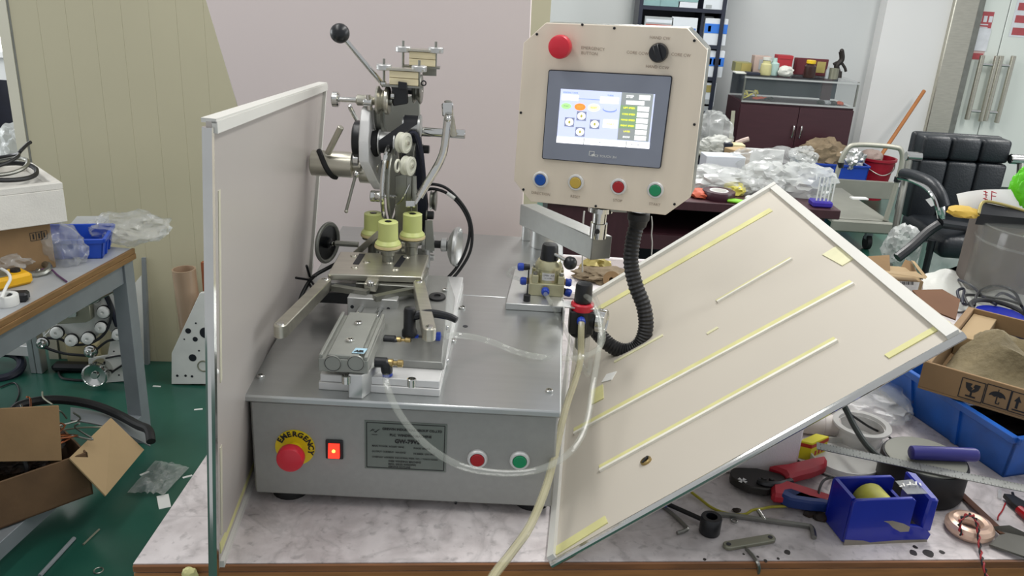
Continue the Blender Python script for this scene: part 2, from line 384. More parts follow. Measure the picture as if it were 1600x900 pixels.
# ================================================================== WORKBENCH
def yf(x): return 0.889 + 0.1 * (x + 0.48)
wb = thing('workbench', 'wooden workbench with stained marbled white laminate top carrying the winding machine', 'workbench', (0.4, 1.5, 0))
xl, xr, yb = -0.477, 1.55, 2.28
o4 = [V((xl, yf(xl), 0)), V((xr, yf(xr), 0)), V((xr, yb, 0)), V((xl, yb, 0))]
part(wb, 'tabletop', G().prism([p + Z_ * (ZB - 0.03) for p in o4], (0, 0, 0.03)), 'bench_marble')
def band(z0, z1, dy): return G().hexa([V((xl, yf(xl) - dy, z0)), V((xr, yf(xr) - dy, z0)), V((xr, yf(xr), z0)), V((xl, yf(xl), z0))], [V((xl, yf(xl) - dy, z1)), V((xr, yf(xr) - dy, z1)), V((xr, yf(xr), z1)), V((xl, yf(xl), z1))], bev=0.0015)
part(wb, 'edge_band', band(ZB - 0.012, ZB - 0.0005, 0.004), 'wood_edge', 'dark brown worn edge strip')
part(wb, 'edge_band', band(ZB - 0.04, ZB - 0.0135, 0.003), 'wood_light', 'lighter raw wood strip')
part(wb, 'apron', G().hexa([V((xl + .05, yf(xl) + .04, ZB - .13)), V((xr - .05, yf(xr) + .04, ZB - .13)), V((xr - .05, yf(xr) + .06, ZB - .13)), V((xl + .05, yf(xl) + .06, ZB - .13))], [p + Z_ * .1 for p in (V((xl + .05, yf(xl) + .04, ZB - .13)), V((xr - .05, yf(xr) + .04, ZB - .13)), V((xr - .05, yf(xr) + .06, ZB - .13)), V((xl + .05, yf(xl) + .06, ZB - .13)))]), 'wood_light')
for (x, y) in ((xl + .06, yf(xl) + .1), (xr - .06, yf(xr) + .1), (xr - .06, yb - .08), (xl + .06, yb - .08)):
    part(wb, 'leg', G().box((x, y, (ZB - .03) / 2), (.06, .06, ZB - .03)), 'wood_light')
# ---- tall white board behind the machine
g = G().prism([(-.557, 1.95, ZB), (.02, 1.95, ZB), (.0, 1.95, 1.78), (-.79, 1.95, 1.78)], (0, .016, 0), bev=.002)
solo('white_board', g, 'board_white', 'tall off white sheet with slanted left edge standing behind the winding machine', 'board', (-.3, 1.95, ZB))
# ---- left guard panel
F0, B0, F1, B1 = V((-.362, .878, ZB)), V((-.437, 1.62, ZB)), V((-.337, .903, 1.432)), V((-.39, 1.655, 1.379))
nl = (B0 - F0).cross(F1 - F0).normalized()
if nl.x < 0: nl = -nl
mat('tape_faded', '#c6c2ad', 0.6)
lp = thing('guard_plate', 'white guard panel with chrome front edge standing upright left of the machine', 'panel', tuple(F0), 'loose guard panels')
part(lp, 'sheet', G().hexa([F0, B0, B1, F1], [p - nl * .006 for p in (F0, B0, B1, F1)]), 'sheet_grey')
th = -nl * .022
part(lp, 'front_edge', G().tube([F0 - nl * .004, F1 - nl * .004 - Z_ * .006], .0068, n=10, res=0), 'chrome', 'chrome rounded front edge')
def strip(a, b, w, h, nn, up):
    "slim raised strip from a to b on a surface of normal nn; width w along up"
    a, b, up, nn = V(a), V(b), V(up).normalized(), V(nn).normalized()
    return G().hexa([a - up * w / 2, b - up * w / 2, b + up * w / 2, a + up * w / 2], [p + nn * h for p in (a - up * w / 2, b - up * w / 2, b + up * w / 2, a + up * w / 2)])
part(lp, 'top_lip', strip(F1 - Z_ * .006, B1 - Z_ * .005, .013, .006, nl, Z_).merge(strip(F1 - nl * .011 + Z_ * .001, B1 - nl * .011 + Z_ * .001, .005, .016, nl, Z_).bm), 'sheet_lip')
part(lp, 'back_lip', strip(B0 - (B0 - F0).normalized() * .008, B1 - (B1 - F1).normalized() * .008, .016, .006, nl, (B0 - F0)), 'sheet_lip')
part(lp, 'tape_strip', strip(F0 + Z_ * .03 + (B0 - F0) * .02, F0 + (B0 - F0) * .36 + Z_ * .03, .016, .003, nl, Z_), 'tape_yellow', 'yellowed tape along the foot of the panel')
part(lp, 'tape_strip', strip(F0 + Z_ * .005 + (B0 - F0) * .02, F0 + (B0 - F0) * .36 + Z_ * .005, .01, .006, nl, Z_), 'sheet_lip', 'white ridge below the yellow tape')
part(lp, 'tape_strip', strip(F0 + (F1 - F0) * .45 + (B0 - F0) * .035, F0 + (F1 - F0) * .86 + (B0 - F0) * .035, .009, .0015, nl, (B0 - F0)), 'tape_faded', 'pale tape beside the chrome edge')
part(lp, 'tape_strip', strip(F0 + (F1 - F0) * .08 + (B0 - F0) * .03, F0 + (F1 - F0) * .3 + (B0 - F0) * .03, .009, .0015, nl, (B0 - F0)), 'tape_faded', 'peeling pale tape low on the front edge')
cp = PL(435, 176, F0, nl)
part(lp, 'clip', strip(cp - Z_ * .012, cp + Z_ * .012, .035, .006, nl, (B0 - F0)), 'label_white', 'small white adhesive clip near the top')
part(lp, 'rivet', G().sph(PL(321, 580, F0 - nl * .012, nl) + nl * .012, .004), 'label_white')
# ---- right guard panel leaning on a foam block
A = Z(858, 878); rb, rr, rl = ray(1505, 518), ray(1222, 307), ray(878, 508)
BR = V((.580, .991, 1.205)); TR = V((.638, 1.973, 1.136)); TL = V((.128, 1.93, .86))
e1 = (BR - A); e2 = ((TL - A) + (TR - BR)) * .5
nr = e1.cross(e2).normalized()
def RP(px, py):
    "pixel -> point on the (slightly bent) right panel"
    p = PL(px, py, A, e1.cross(TL - A)); q = PL(px, py, BR, e1.cross(TR - BR))
    return PL(px, py, (A + BR + TR + TL) / 4, nr)
mat('foam_ridge', '#ece9dd', 0.6)
rp = thing('guard_plate', 'large cream guard panel leaning askew against the right side of the machine', 'panel', tuple(A), 'loose guard panels')
c4 = (A + BR + TR + TL) / 4
TL2, TR2, BR2, A2 = [p - nr * (p - c4).dot(nr) for p in (TL, TR, BR, A)]
part(rp, 'sheet', G().hexa([A2, BR2, TR2, TL2], [p - nr * .012 for p in (A2, BR2, TR2, TL2)]), 'sheet_cream')
d1_, d2_ = e1.normalized(), e2.normalized()
part(rp, 'front_edge', G().tube([A2 - nr * .005, BR2 - nr * .005], .0055, n=10, res=0), 'chrome', 'chrome rounded lower edge')
part(rp, 'side_lip', strip(BR2 - d1_ * .012, TR2 - d1_ * .009, .017, .006, nr, e1), 'sheet_lip')
part(rp, 'side_lip', strip(A2 + d1_ * .006, TL2 + d1_ * .006, .01, .008, nr, e1), 'sheet_lip')
part(rp, 'back_lip', strip(TL2 - d2_ * .012, TR2 - d2_ * .012, .022, .008, nr, e2), 'sheet_lip')
def tape(pa, pb, wpx, nm='tape_yellow', h=.0015, lab=None, ridge=0):
    a, b = RP(*pa), RP(*pb); u = nr.cross(b - a)
    if ridge:
        q = u.normalized() * (wpx * sc((a + b) / 2) * 1.05 * (1 if u.dot(-e2) > 0 else -1))
        part(rp, 'ridge', strip(a + q, b + q, .006, .004, nr, u), 'foam_ridge')
    return part(rp, 'tape_strip', strip(a, b, wpx * sc((a + b) / 2) * 1.8, h, nr, u), nm, lab)
tape((1205, 328), (905, 500), 11, lab='long yellow tape below the upper edge')
tape((1120, 471), (1236, 404), 6, lab='short yellow tape high on the panel', ridge=1)
tape((897, 674), (1331, 441), 10, lab='longest yellow tape across the middle', ridge=1)
tape((937, 732), (1306, 530), 9, lab='yellow tape above the lock', ridge=1)
tape((868, 862), (948, 812), 12, lab='yellow tape at the bottom corner')
tape((1386, 558), (1482, 503), 9, lab='yellow tape near the right corner')
tape((960, 566), (1036, 524), 4, 'tape_pale', lab='thin pale tape beside the cable conduit')
tape((1296, 392), (1328, 409), 14, 'tape_pale', lab='pale paper scrap at the top corner')
tape((933, 606), (934, 628), 12, 'tape_yellow', lab='small yellow tape patch beside the machine')
tape((948, 596), (956, 583), 11, 'label_white', lab='small white paper patch')
tape((881, 606), (876, 664), 9, 'tape_pale', lab='pale tape on the edge beside the machine')
tape((1105, 522), (1122, 512), 4, 'tape_pale', lab='faint tape mark in the middle')
lk = RP(1010, 721)
part(rp, 'lock', G().lathe(lk, nr, [(.009, 0), (.009, .003), (.006, .004), (.0055, .002)], 16), 'brass', 'oval brass lock with dark slot')
part(rp, 'lock_slot', G().hexa(rect(lk + nr * .003, (d1_ + d2_ * .9), nr.cross(d1_ + d2_ * .9), .005, .0014), [p + nr * .002 for p in rect(lk + nr * .003, (d1_ + d2_ * .9), nr.cross(d1_ + d2_ * .9), .005, .0014)]), 'ink')
mat('foam_white', '#e2dcdc', 0.8, 0, 0.05, 8, bump=0.1, bscale=300)
a, b = Z(1120, 743), Z(1243, 741)
g = G().hexa([a - X_ * .06, b, b + V((.01, .2, 0)), a + V((-.05, .2, 0))], [p + Z_ * h for p, h in ((a - X_ * .06, .125), (b, .15), (b + V((.01, .2, 0)), .15), (a + V((-.05, .2, 0)), .125))], bev=.004)
solo('foam_block', g, 'foam_white', 'white foam block under the leaning cream panel, beside the yellow box', 'block', tuple(a))
# ================================================================== WINDING MACHINE
T = 1.028
wm = thing('winding_machine', 'grey tabletop coil winding machine with touch screen box and clear air hoses', 'machine', (-.14, 1.04, ZB))
fl = V((-.361, 1.038, ZB)); FD = V((.444, .008, 0)).normalized(); FN = V((FD.y, -FD.x, 0))
def FP(px, py, d=0.0): return PL(px, py, fl + FN * d, FN)
# body
bz0, bz1 = FP(630, 782).z, T - .012
g = G().hexa([V((-.361, 1.038, bz0)), V((.079, 1.046, bz0)), V((.100, 1.85, bz0)), V((-.385, 1.85, bz0))], [V((-.361, 1.038, bz1)), V((.077, 1.046, bz1)), V((.100, 1.85, bz1)), V((-.385, 1.85, bz1))], bev=.003)
body = part(wm, 'base_cabinet', g, 'base_paint', 'grey painted steel base cabinet')
ft = [V((-.370, 1.030, 0)), V((.080, 1.038, 0)), V((.098, 1.468, 0)), V((-.385, 1.468, 0))]
top = part(wm, 'top_plate', G().prism([p + Z_ * (T - .011) for p in ft], (0, 0, .011), bev=.0025), 'steel_satin', 'brushed steel front top plate')
bk = [V((-.385, 1.4695, 0)), V((.098, 1.4695, 0)), V((.112, 1.865, 0)), V((-.405, 1.865, 0))]
part(wm, 'top_plate', G().prism([p + Z_ * (T - .0115) for p in bk], (0, 0, .011), bev=.001), 'steel_satin', 'brushed steel rear top plate')
for q in ((407, 589), (858, 612), (722, 482), (707, 533)): screw(wm, Z(q[0], q[1], T), Z_, .006)
part(wm, 'hole', G().cyl(Z(727, 510, T) - Z_ * .001, Z(727, 510, T) + Z_ * .0006, .0045), 'dark_line')
for (x, y) in ((-.318, 1.075), (.050, 1.085), (.06, 1.78), (-.34, 1.78)):
    part(wm, 'foot', G().lathe((x, y, ZB), Z_, [(.027, 0), (.027, .01), (.024, bz0 - ZB + .001)], 20), 'black_rubber')
# emergency stop on the front
ec = FP(461.5, 698.5); U, Vv = FD, Z_
es = part(wm, 'emergency_stop', G().hexa(disc(ec, U, Vv, .0285, 32), [p + FN * .0025 for p in disc(ec, U, Vv, .0285, 32)]), 'yellow_label', 'round yellow emergency label with red mushroom button')
g = G()
for i, chx in enumerate('EMERGENCY'):
    an = math.radians(150 - i * 20.5); r_ = .0232
    g.text(chx, ec + FN * .003 + U * (r_ * math.cos(an)) + Vv * (r_ * math.sin(an)), U * math.sin(an) - Vv * math.cos(an), U * math.cos(an) + Vv * math.sin(an), .0114, bold=.0005)
part(es, 'lettering', g, 'ink', smooth=0)
ec2 = ec - Z_ * .001
part(es, 'button_collar', G().lathe(ec2, FN, [(.0105, .002), (.0105, .016), (.010, .018)], 24), 'yellow_label')
part(es, 'button_head', G().lathe(ec2, FN, [(.0105, .0165), (.017, .018), (.0195, .022), (.0195, .031), (.018, .035), (.012, .0372), (.0, .0378)], 28), 'red_plastic', 'red mushroom head')
# rocker switch
rc = FP(523, 701)
rs = part(wm, 'rocker_switch', G().hexa(rect(rc, U, Vv, .0125, .0155), [p + FN * .004 for p in rect(rc, U, Vv, .0125, .0155)], bev=.001), 'black_plastic', 'black rocker switch with lit red lens')
part(rs, 'rocker_lens', G().hexa(rect(rc + FN * .003, U, Vv, .008, .011), [p + FN * h for p, h in zip(rect(rc + FN * .003, U, Vv, .008, .011), (.006, .006, .002, .002))]), 'red_glow', 'glowing red lens')
part(rs, 'lamp_spot', G().hexa(disc(rc + FN * .0075 + Z_ * .0005, U, Vv, .0026, 12), [p + FN * .0012 for p in disc(rc + FN * .0075 + Z_ * .0005, U, Vv, .0026, 12)]), 'amber_glow')
# name plate
cs = [FP(569, 656), FP(698, 662.5), FP(697, 738), FP(571, 731)]
pc = sum(cs, V()) / 4; hu = (cs[1] - cs[0]).dot(U) / 2; hv = (cs[0] - cs[3]).z / 2
npl = part(wm, 'name_plate', G().hexa(rect(pc, U, Vv, hu, hv), [p + FN * .0012 for p in rect(pc, U, Vv, hu, hv)]), 'name_plate', 'grey maker plate printed in black')
g = G(); q = pc + FN * .0016
for (uu, vv, a, b) in ((0, hv * .93, hu * .95, .0006), (0, -hv * .93, hu * .95, .0006), (-hu * .95, 0, .0006, hv * .93), (hu * .95, 0, .0006, hv * .93)):
    g.quad(rect(q + U * uu + Vv * vv, U, Vv, a, b))
def tx(s, u, v, size, bold=.0002, center=True): g.text(s, q + U * (hu * u) + Vv * (hv * v), U, Vv, size, center=center, bold=bold)
tx('GREWIN INDUSTRIAL GROUP CO.,LTD', .16, .70, .0049, .0002); tx('PLC  WINDING MACHINE', .12, .46, .0052, .0002); tx('GW-79VS', .04, .21, .0086, .0004)
tx('MAIN POWER: AC220V 50HZ', -.82, -.02, .0036, .0001, False); tx('PHASE: SINGLE', .2, -.04, .0036, .0001, False)
tx('OUTPUT CURRENT: 10A/60HZ', -.82, -.25, .0036, .0001, False); tx('NUMBER: GW-79VS', .2, -.27, .0036, .0001, False)
tx('COMPANY ADDRESS: INDUSTRIAL PARK, NO. 1 TORCH ROAD', -.82, -.48, .0034, .0001, False)
tx('WEB: WINDING MACHINE', -.42, -.63, .0040, .0001, False); tx('MAIL: SALES WINDING', -.42, -.75, .0040, .0001, False); tx('SERVICE HOTLINE', -.42, -.86, .0040, .0001, False)
for k in range(7):
    g.quad(rect(q + U * (hu * (-.84 + .03 * k)) + Vv * (hv * (.60 + .05 * math.sin(k * 1.3))), (U + Vv * .6), (Vv - U * .3), .0014, .0005))
g.quad(rect(q + U * (hu * -.76) + Vv * (hv * .44), U, Vv, .004, .0004))
part(npl, 'lettering', g, 'ink', smooth=0)
def push_button(px, py, cap, r=.0125, n=None, d=0.0, fn=None, parent=wm, lab=None):
    n = n or FN; c = fn(px, py) if fn else FP(px, py)
    b = part(parent, 'push_button', G().lathe(c, n, [(r * 1.16, 0), (r * 1.18, .004), (r * 1.05, .0065), (r * .86, .0065), (r * .82, .003)], 28), 'aluminium_light', lab)
    part(b, 'button_cap', G().lathe(c, n, [(r * .8, .002), (r * .8, .0075), (r * .72, .0085), (0, .0088)], 24), cap)
    return b
push_button(746, 715.5, 'red_button', lab='red push button in a silver ring'); push_button(812, 718, 'green_button', lab='green push button in a silver ring')
screw(wm, FP(712, 789) + Z_ * .004, FN, .0022, matn='black_plastic', h=.002)
# ---- slide carriage in front
def axb(x0, x1, y0, y1, z0, z1, bev=.001): return G().box(((x0 + x1) / 2, (y0 + y1) / 2, (z0 + z1) / 2), (x1 - x0, y1 - y0, z1 - z0), bev=bev)
part(wm, 'bed_plate', axb(-.268, -.094, 1.060, 1.50, T, T + .012), 'aluminium_light', 'lower bright aluminium bed plate')
part(wm, 'bed_plate', axb(-.266, -.095, 1.062, 1.50, T + .0122, T + .024), 'aluminium_light', 'upper bright aluminium bed plate')
z1 = T + .024
g = G().hexa([V((-.245, 1.098, z1)), V((-.092, 1.098, z1)), V((-.100, 1.385, z1)), V((-.245, 1.385, z1))], [V((-.245, 1.098, z1 + .012)), V((-.0955, 1.098, z1 + .012)), V((-.114, 1.385, z1 + .042)), V((-.245, 1.385, z1 + .042))], bev=.001)
part(wm, 'carriage_cover', g, 'nickel_paint', 'satin grey sloping carriage cover')
for px, py in ((541, 598), (643, 603)):
    p = Z(px, py, z1); part(wm, 'cap_screw', G().lathe(p, Z_, [(.0065, 0), (.0065, .011), (.005, .0115), (.0045, .006)], 16), 'chrome')
for px, py, zz in ((696, 453, T + .066), (697, 512, T + .05), (697, 562, T + .034)):
    pass
screw(wm, PL(695, 454, (-.114, 1.385, z1 + .042), V((0, -.1, 1))), Z_, .005)
screw(wm, PX(697, 512, -.100), X_, .004); screw(wm, PX(697, 564, -.095), X_, .004)
# support post + gripper cylinder
yc0 = 1.045
p0 = W(545, 583, yc0); p1 = W(565, 622, yc0)
part(wm, 'support_post', G().hexa([V((p0.x, 1.040, T)), V((p1.x + .002, 1.040, T)), V((p1.x + .028, 1.10, T)), V((p0.x + .005, 1.10, T))], [V((p0.x, 1.040, p0.z)), V((p1.x + .002, 1.040, p0.z)), V((p1.x + .028, 1.10, p0.z)), V((p0.x + .005, 1.10, p0.z))], bev=.001), 'aluminium')
za, zc = W(530, 582, yc0).z, W(530, 555, yc0).z
xa_, xb_ = W(497, 565, yc0).x, W(575, 565, yc0).x
yE = Z(560, 488, zc).y
xs = Z(532, 488, zc).x - xa_      # sideways drift of the slide over its length
def SK(x, y, z): return V((x + xs * (y - yc0) / (yE - yc0), y, z))
def skb(x0, x1, y0, y1, z0, z1, bev=.0012): return G().hexa([SK(x0, y0, z0), SK(x1, y0, z0), SK(x1, y1, z0), SK(x0, y1, z0)], [SK(x0, y0, z1), SK(x1, y0, z1), SK(x1, y1, z1), SK(x0, y1, z1)], bev=bev)
wdt = xb_ - xa_
cyl = part(wm, 'air_cylinder', skb(xa_, xb_, yc0, yE, za, zc - .006), 'aluminium_grey', 'grey twin rod air cylinder with two round end caps')
part(cyl, 'top_cover', skb(xa_ + .013, xb_ - .013, yc0 + .001, yE, zc - .0062, zc), 'aluminium_grey')
for x0 in (xa_ + .001, xb_ - .006): part(cyl, 'side_rail', skb(x0, x0 + .005, yc0, yE, zc - .0062, zc), 'aluminium_grey')
for px in (520, 556):
    c = W(px, 569, yc0); part(cyl, 'end_cap', G().lathe(c + Z_ * .001, -Y_, [(.0125, -.002), (.0125, .0012), (.0118, .0016), (.0108, .0004), (0, .0004)], 28), 'aluminium_grey')
    part(cyl, 'cap_groove', G().torus(c + Z_ * .001 - Y_ * .0006, Y_, .0113, .0006, 28, 6), 'dark_line')
for px, py in ((560, 506), (547, 533)): screw(cyl, Z(px, py, zc), Z_, .006)
lc = Z(562, 548.5, zc + .0005)
lb = part(cyl, 'label', G().hexa(rect(lc, X_, V((.14, 1, 0)), .0085, .0085), [p + Z_ * .0006 for p in rect(lc, X_, V((.14, 1, 0)), .0085, .0085)]), 'label_blue', 'small pale blue sticker')
g = G(); g.text('AIR', lc + Z_ * .0008 - Y_ * .003, X_, V((.14, 1, 0)), .008, bold=.0006); part(lb, 'lettering', g, 'ink', smooth=0)
# rods and end block
ye = yE + .05
for px in (563, 594):
    x = Z(px, 478, zc - .012).x
    part(wm, 'guide_rod', G().cyl((x, yE - .01, zc - .014), (x + .003, ye, zc - .014), .0055, n=14), 'chrome')
pe = Z(543, 470, zc)
part(wm, 'end_block', axb(Z(540, 480, zc).x - .004, Z(618, 480, zc).x, ye, ye + .02, zc - .028, zc + .004), 'aluminium', 'bright end block on two guide rods')
for px in (550, 608):
    c = V((Z(px, 478, zc - .01).x, ye, zc - .012)); part(wm, 'hole', G().cyl(c + Y_ * .001, c - Y_ * .0006, .003, n=12), 'dark_line')
# air fittings on the cylinder
def elbow(px, py, y, dirn=1):
    p = W(px, py, y)
    e = part(wm, 'air_fitting', G().cyl(p - X_ * .006, p + X_ * .012, .0075, n=14, bev=.001).merge(G().sph(p + X_ * .010 - Z_ * .003, .0088).bm), 'black_plastic', 'black elbow fitting with brass needle screw')
    part(e, 'needle_screw', G().lathe(p + X_ * .012, X_, [(.005, 0), (.006, .003), (.006, .008), (.0035, .009), (.0035, .014), (.0055, .015), (.0055, .022), (.004, .023)], 12), 'brass')
    return e, p
e1_, q1 = elbow(606, 531, 1.155); e2_, q2 = elbow(592, 566, 1.07)
dn = V((.14, -.06, -1)).normalized()
part(e2_, 'outlet', G().lathe(q2 + X_ * .010, dn, [(.0085, 0), (.0085, .012), (.0075, .016)], 14), 'black_plastic')
part(e2_, 'release_ring', G().lathe(q2 + X_ * .010 + dn * .016, dn, [(.0075, 0), (.0075, .004), (.005, .0045)], 14), 'blue_fitting')
tp0, tp1 = W(650, 533, 1.17), W(686, 529, 1.17)
tee = part(wm, 'air_fitting', G().cyl(tp0 + X_ * .002, tp1 - X_ * .003, .0085, n=16, bev=.001), 'black_plastic', 'black straight fitting with blue rings')
for p, s in ((tp0, -1), (tp1, 1)): part(tee, 'release_ring', G().lathe(p, X_ * s, [(.0105, -.004), (.0105, .002), (.006, .003)], 16), 'blue_fitting')
part(wm, 'air_hose', G().tube([q1 + X_ * .014, (q1 + tp0) / 2 + X_ * .004, tp0], .0045, n=8), 'clear_tube')
# ---- table plate with swing arms
TZ = 1.115
c4_ = [Z(512, 428, TZ), Z(659, 433, TZ), Z(670, 398, TZ), Z(532, 393, TZ)]
tb = part(wm, 'table_plate', G().prism([p - Z_ * .011 for p in c4_], (0, 0, .011), bev=.0012), 'steel_warm', 'polished steel work table plate with slots')
for (pa, pb) in (((566, 397), (556, 413)), ((632, 400), (620, 417))):
    a, b = Z(*pa, TZ), Z(*pb, TZ); part(tb, 'slot', strip(a, b, .0105, .0007, Z_, Z_.cross(b - a)), 'dark_line')
for px, py in ((553, 400), (554, 418), (573, 409.5), (608, 410.5), (617, 421), (635, 402)): 
    part(tb, 'button_screw', G().lathe(Z(px, py, TZ), Z_, [(.0064, 0), (.0060, .001), (.0050, .0018), (.0025, .0019), (.0022, .0006)], 14), 'steel_warm')
def swing_arm(pa, pb, za_, w, h, lab):
    a, b = Z(*pa, za_), Z(*pb, za_); u = (b - a).normalized(); s = Z_.cross(u); pts = []
    for i in range(7): an = math.radians(90 + 30 * i); pts.append(a + u * (w * math.cos(an)) + s * (w * math.sin(an)))
    for i in range(7): an = math.radians(-90 + 30 * i); pts.append(b + u * (w * math.cos(an)) + s * (w * math.sin(an)))
    o = part(wm, 'swing_arm', G().prism([p - Z_ * h for p in pts], (0, 0, h), bev=.0012), 'steel_warm', lab)
    for p in (a, b): part(o, 'pivot_pin', G().lathe(p, Z_, [(.006, 0), (.0055, .0015), (.002, .002)], 14), 'chrome')
    return o
swing_arm((508, 436), (438, 506), TZ - .004, .0098, .020, 'long left swing arm with rounded end')
swing_arm((655, 440), (671, 511), TZ - .002, .0098, .020, 'right swing arm with rounded end')
# linkage below the table
yk = 1.285
for (pa, pb) in (((520, 446), (575, 455)), ((585, 463), (655, 448))):
    a, b = Z(*pa, TZ - .014), Z(*pb, TZ - .014); s = Z_.cross(b - a)
    part(wm, 'link_bar', strip(a - Z_ * .008, b - Z_ * .008, .012, .009, Z_, s), 'steel_dark')
p = Z(581, 440, TZ - .006)
lk_ = part(wm, 'clevis', axb(p.x - .010, p.x + .010, p.y - .016, p.y + .012, p.z - .012, p.z + .002), 'steel_warm')
part(lk_, 'cap_screw', G().lathe(Z(579, 446, TZ - .003), Z_, [(.006, 0), (.006, .006), (.005, .007), (.003, .004)], 14), 'chrome')
part(wm, 'table_bracket', axb(-.262, -.150, 1.30, 1.345, z1 + .03, TZ - .012), 'steel_dark')
part(wm, 'table_column', axb(-.245, -.215, 1.31, 1.40, T + .02, TZ - .012), 'steel_dark'); part(wm, 'table_column', axb(-.175, -.150, 1.33, 1.40, T + .02, TZ - .012), 'steel_dark')
part(wm, 'shoulder_bracket', axb(Z(610, 462, TZ).x + .01, Z(640, 462, TZ).x - .0, 1.315, 1.345, T + .03, TZ - .035), 'aluminium_grey')
# clamp lever right of the slide
p = Z(650, 530, z1 + .02)
cl = part(wm, 'clamp_lever', G().lathe((p.x - .012, p.y + .015, z1 + .015), Z_, [(.012, 0), (.012, .012), (.0095, .016), (.0095, .045), (.008, .05), (0, .052)], 18), 'black_plastic', 'black ratchet clamp lever')
q = V((p.x - .012, p.y + .015, z1 + .05))
part(cl, 'lever_arm', G().tube([q, q + V((.03, .004, .006)), q + V((.058, .004, .003)), q + V((.072, .0, -.001))], .0065, n=10, rf=lambda i: 1.15 - .02 * i), 'black_plastic')
part(cl, 'washer', G().lathe((p.x - .012, p.y + .015, z1 + .006), Z_, [(.017, 0), (.017, .009), (.013, .01)], 18), 'valve_champagne')
p = PL(683, 465, (-.114, 1.385, z1 + .042), V((0, -.1, 1)))
part(wm, 'rubber_washer', G().lathe(p, V((0, -.1, 1)), [(.0145, 0), (.014, .003), (.006, .004), (.005, .001)], 22), 'black_rubber')
# black sensor bar and cables on the left
a, b = W(487, 462, 1.33), W(548, 458, 1.33)
part(wm, 'sensor_bar', axb(a.x, b.x, 1.32, 1.345, a.z - .008, a.z + .012), 'black_plastic')
part(wm, 'bracket_plate', axb(W(513, 440, 1.36).x, W(560, 440, 1.36).x, 1.35, 1.37, W(520, 460, 1.36).z, W(520, 438, 1.36).z), 'aluminium')
part(wm, 'cable', G().tube([W(533, 408, 1.42), W(510, 420, 1.42), W(490, 432, 1.40), W(478, 448, 1.38), W(470, 465, 1.36), W(466, 480, 1.33)], .0035, n=8), 'black_rubber')
for (pa, pb) in (((484, 432), (479, 415)), ((482, 437), (462, 434)), ((486, 434), (494, 431)), ((487, 440), (492, 447)), ((484, 444), (487, 452))):
    a, b = W(*pa, 1.39), W(*pb, 1.37); part(wm, 'cable_tie', G().tube([a, b], .0022, n=6, res=0), 'black_plastic')
# ---- three rollers
def roller(px, ty, by, y, name_lab):
    cx_, rz = W(px, (ty + by) / 2, y), None
    k = sc(cx_); top_ = W(px, ty, y); z_t = top_.z - .002; h = (by - ty) * k * 1.07
    z0 = z_t - h
    r = part(wm, 'spool_roller', G().lathe((cx_.x, y, z0), Z_, [(.0225, 0), (.0225, .004), (.0185, .009), (.0175, .010), (.0170, h - .001), (.0155, h), (.007, h), (.0062, h - .004), (0, h - .004)], 28), 'roller_green', name_lab)
    part(r, 'flange', G().lathe((cx_.x, y, z0), Z_, [(.020, -.004), (.0236, -.003), (.0236, .0002), (.0205, .0050), (.0178, .0095), (.0172, .0105)], 28, cap=True), 'roller_amber')
    part(r, 'hub_nut', G().cyl((cx_.x, y, z0 + h - .0042), (cx_.x, y, z0 + h + .0006), .0055, n=6), 'black_plastic')
    part(r, 'spindle', G().lathe((cx_.x, y, z0 - .005), -Z_, [(.021, 0), (.021, .003), (.013, .005), (.013, .012), (.0105, .014), (.0105, .05), (.0135, .052), (.0135, z0 - .005 - TZ + .02 if z0 - .005 - TZ + .02 > .055 else .056)], 20), 'steel_dark')
roller(606.5, 344, 380, 1.385, 'middle yellow green roller nearest the table')
roller(644.5, 332, 366, 1.435, 'right yellow green roller')
roller(583.5, 331, 363, 1.475, 'left yellow green roller partly hidden')
# ------------------------------------------------------------------ winding head
YH = 1.50
def XC(px0, px1, py, r_px, y=YH, r1_px=None, n=24, bev=0.0, g=None):
    a = W(px0, py, y); b = W(px1, py + .06 * (px1 - px0), y); k = sc(a); g = g or G()
    return g.cyl(a, V((b.x, a.y, a.z)), r_px * k, (r1_px or r_px) * k, n=n, bev=bev)
def XL(px0, py, prof, y=YH, n=28, g=None):
    "lathe about X; prof = (radius px, offset px)"
    a = W(px0, py, y); k = sc(a); g = g or G()
    return g.lathe(a, X_, [(r * k, h * k) for r, h in prof], n)
# column: a steel plate (normal along X) rising from the bed
def yzplate(px, pts, y, th_px, m):
    """plate with normal X; pts are (dy metres, py pixel) outlines"""
    a = W(px, 300, y); k = sc(a)
    out = []
    for dy, py in pts:
        q = PX(px, py, a.x); out.append(V((a.x, y + dy, W(px, py, y).z)))
    return G().prism(out, (th_px * k, 0, 0), bev=.001)
head = part(wm, 'column_plate', yzplate(640, [(-.02, 395), (.09, 395), (.09, 330), (.10, 260), (.085, 225), (.05, 222), (.0, 224), (-.03, 240), (-.045, 270), (-.04, 330)], 1.52, 8, 0), 'steel_dark', 'grey steel column plate of the winding head')
part(wm, 'rear_plate', G().prism([W(*p, 1.60) for p in ((600, 160), (655, 146), (656, 215), (664, 330), (672, 380), (628, 392), (600, 300))], (0, .012, 0), bev=.001), 'aluminium_grey', 'flat grey plate behind the pulleys')
part(wm, 'side_guard', G().prism([W(*p, 1.53) for p in ((640, 206), (656, 209), (660, 255), (668, 325), (662, 372), (640, 380), (636, 330), (650, 300), (646, 240))], (0, .02, 0), bev=.001), 'navy_black', 'dark navy belt guard')
# lever with ball
a, b = W(531, 52, 1.46), W(600, 134, 1.50)
lv = part(wm, 'tension_lever', G().cyl(a + (b - a) * .12, b, .0042, n=12), 'chrome', 'slanted chrome lever with black ball knob')
part(lv, 'ball_knob', G().sph(a, .0165, u=24, v=16), 'black_plastic', 'shiny black ball')
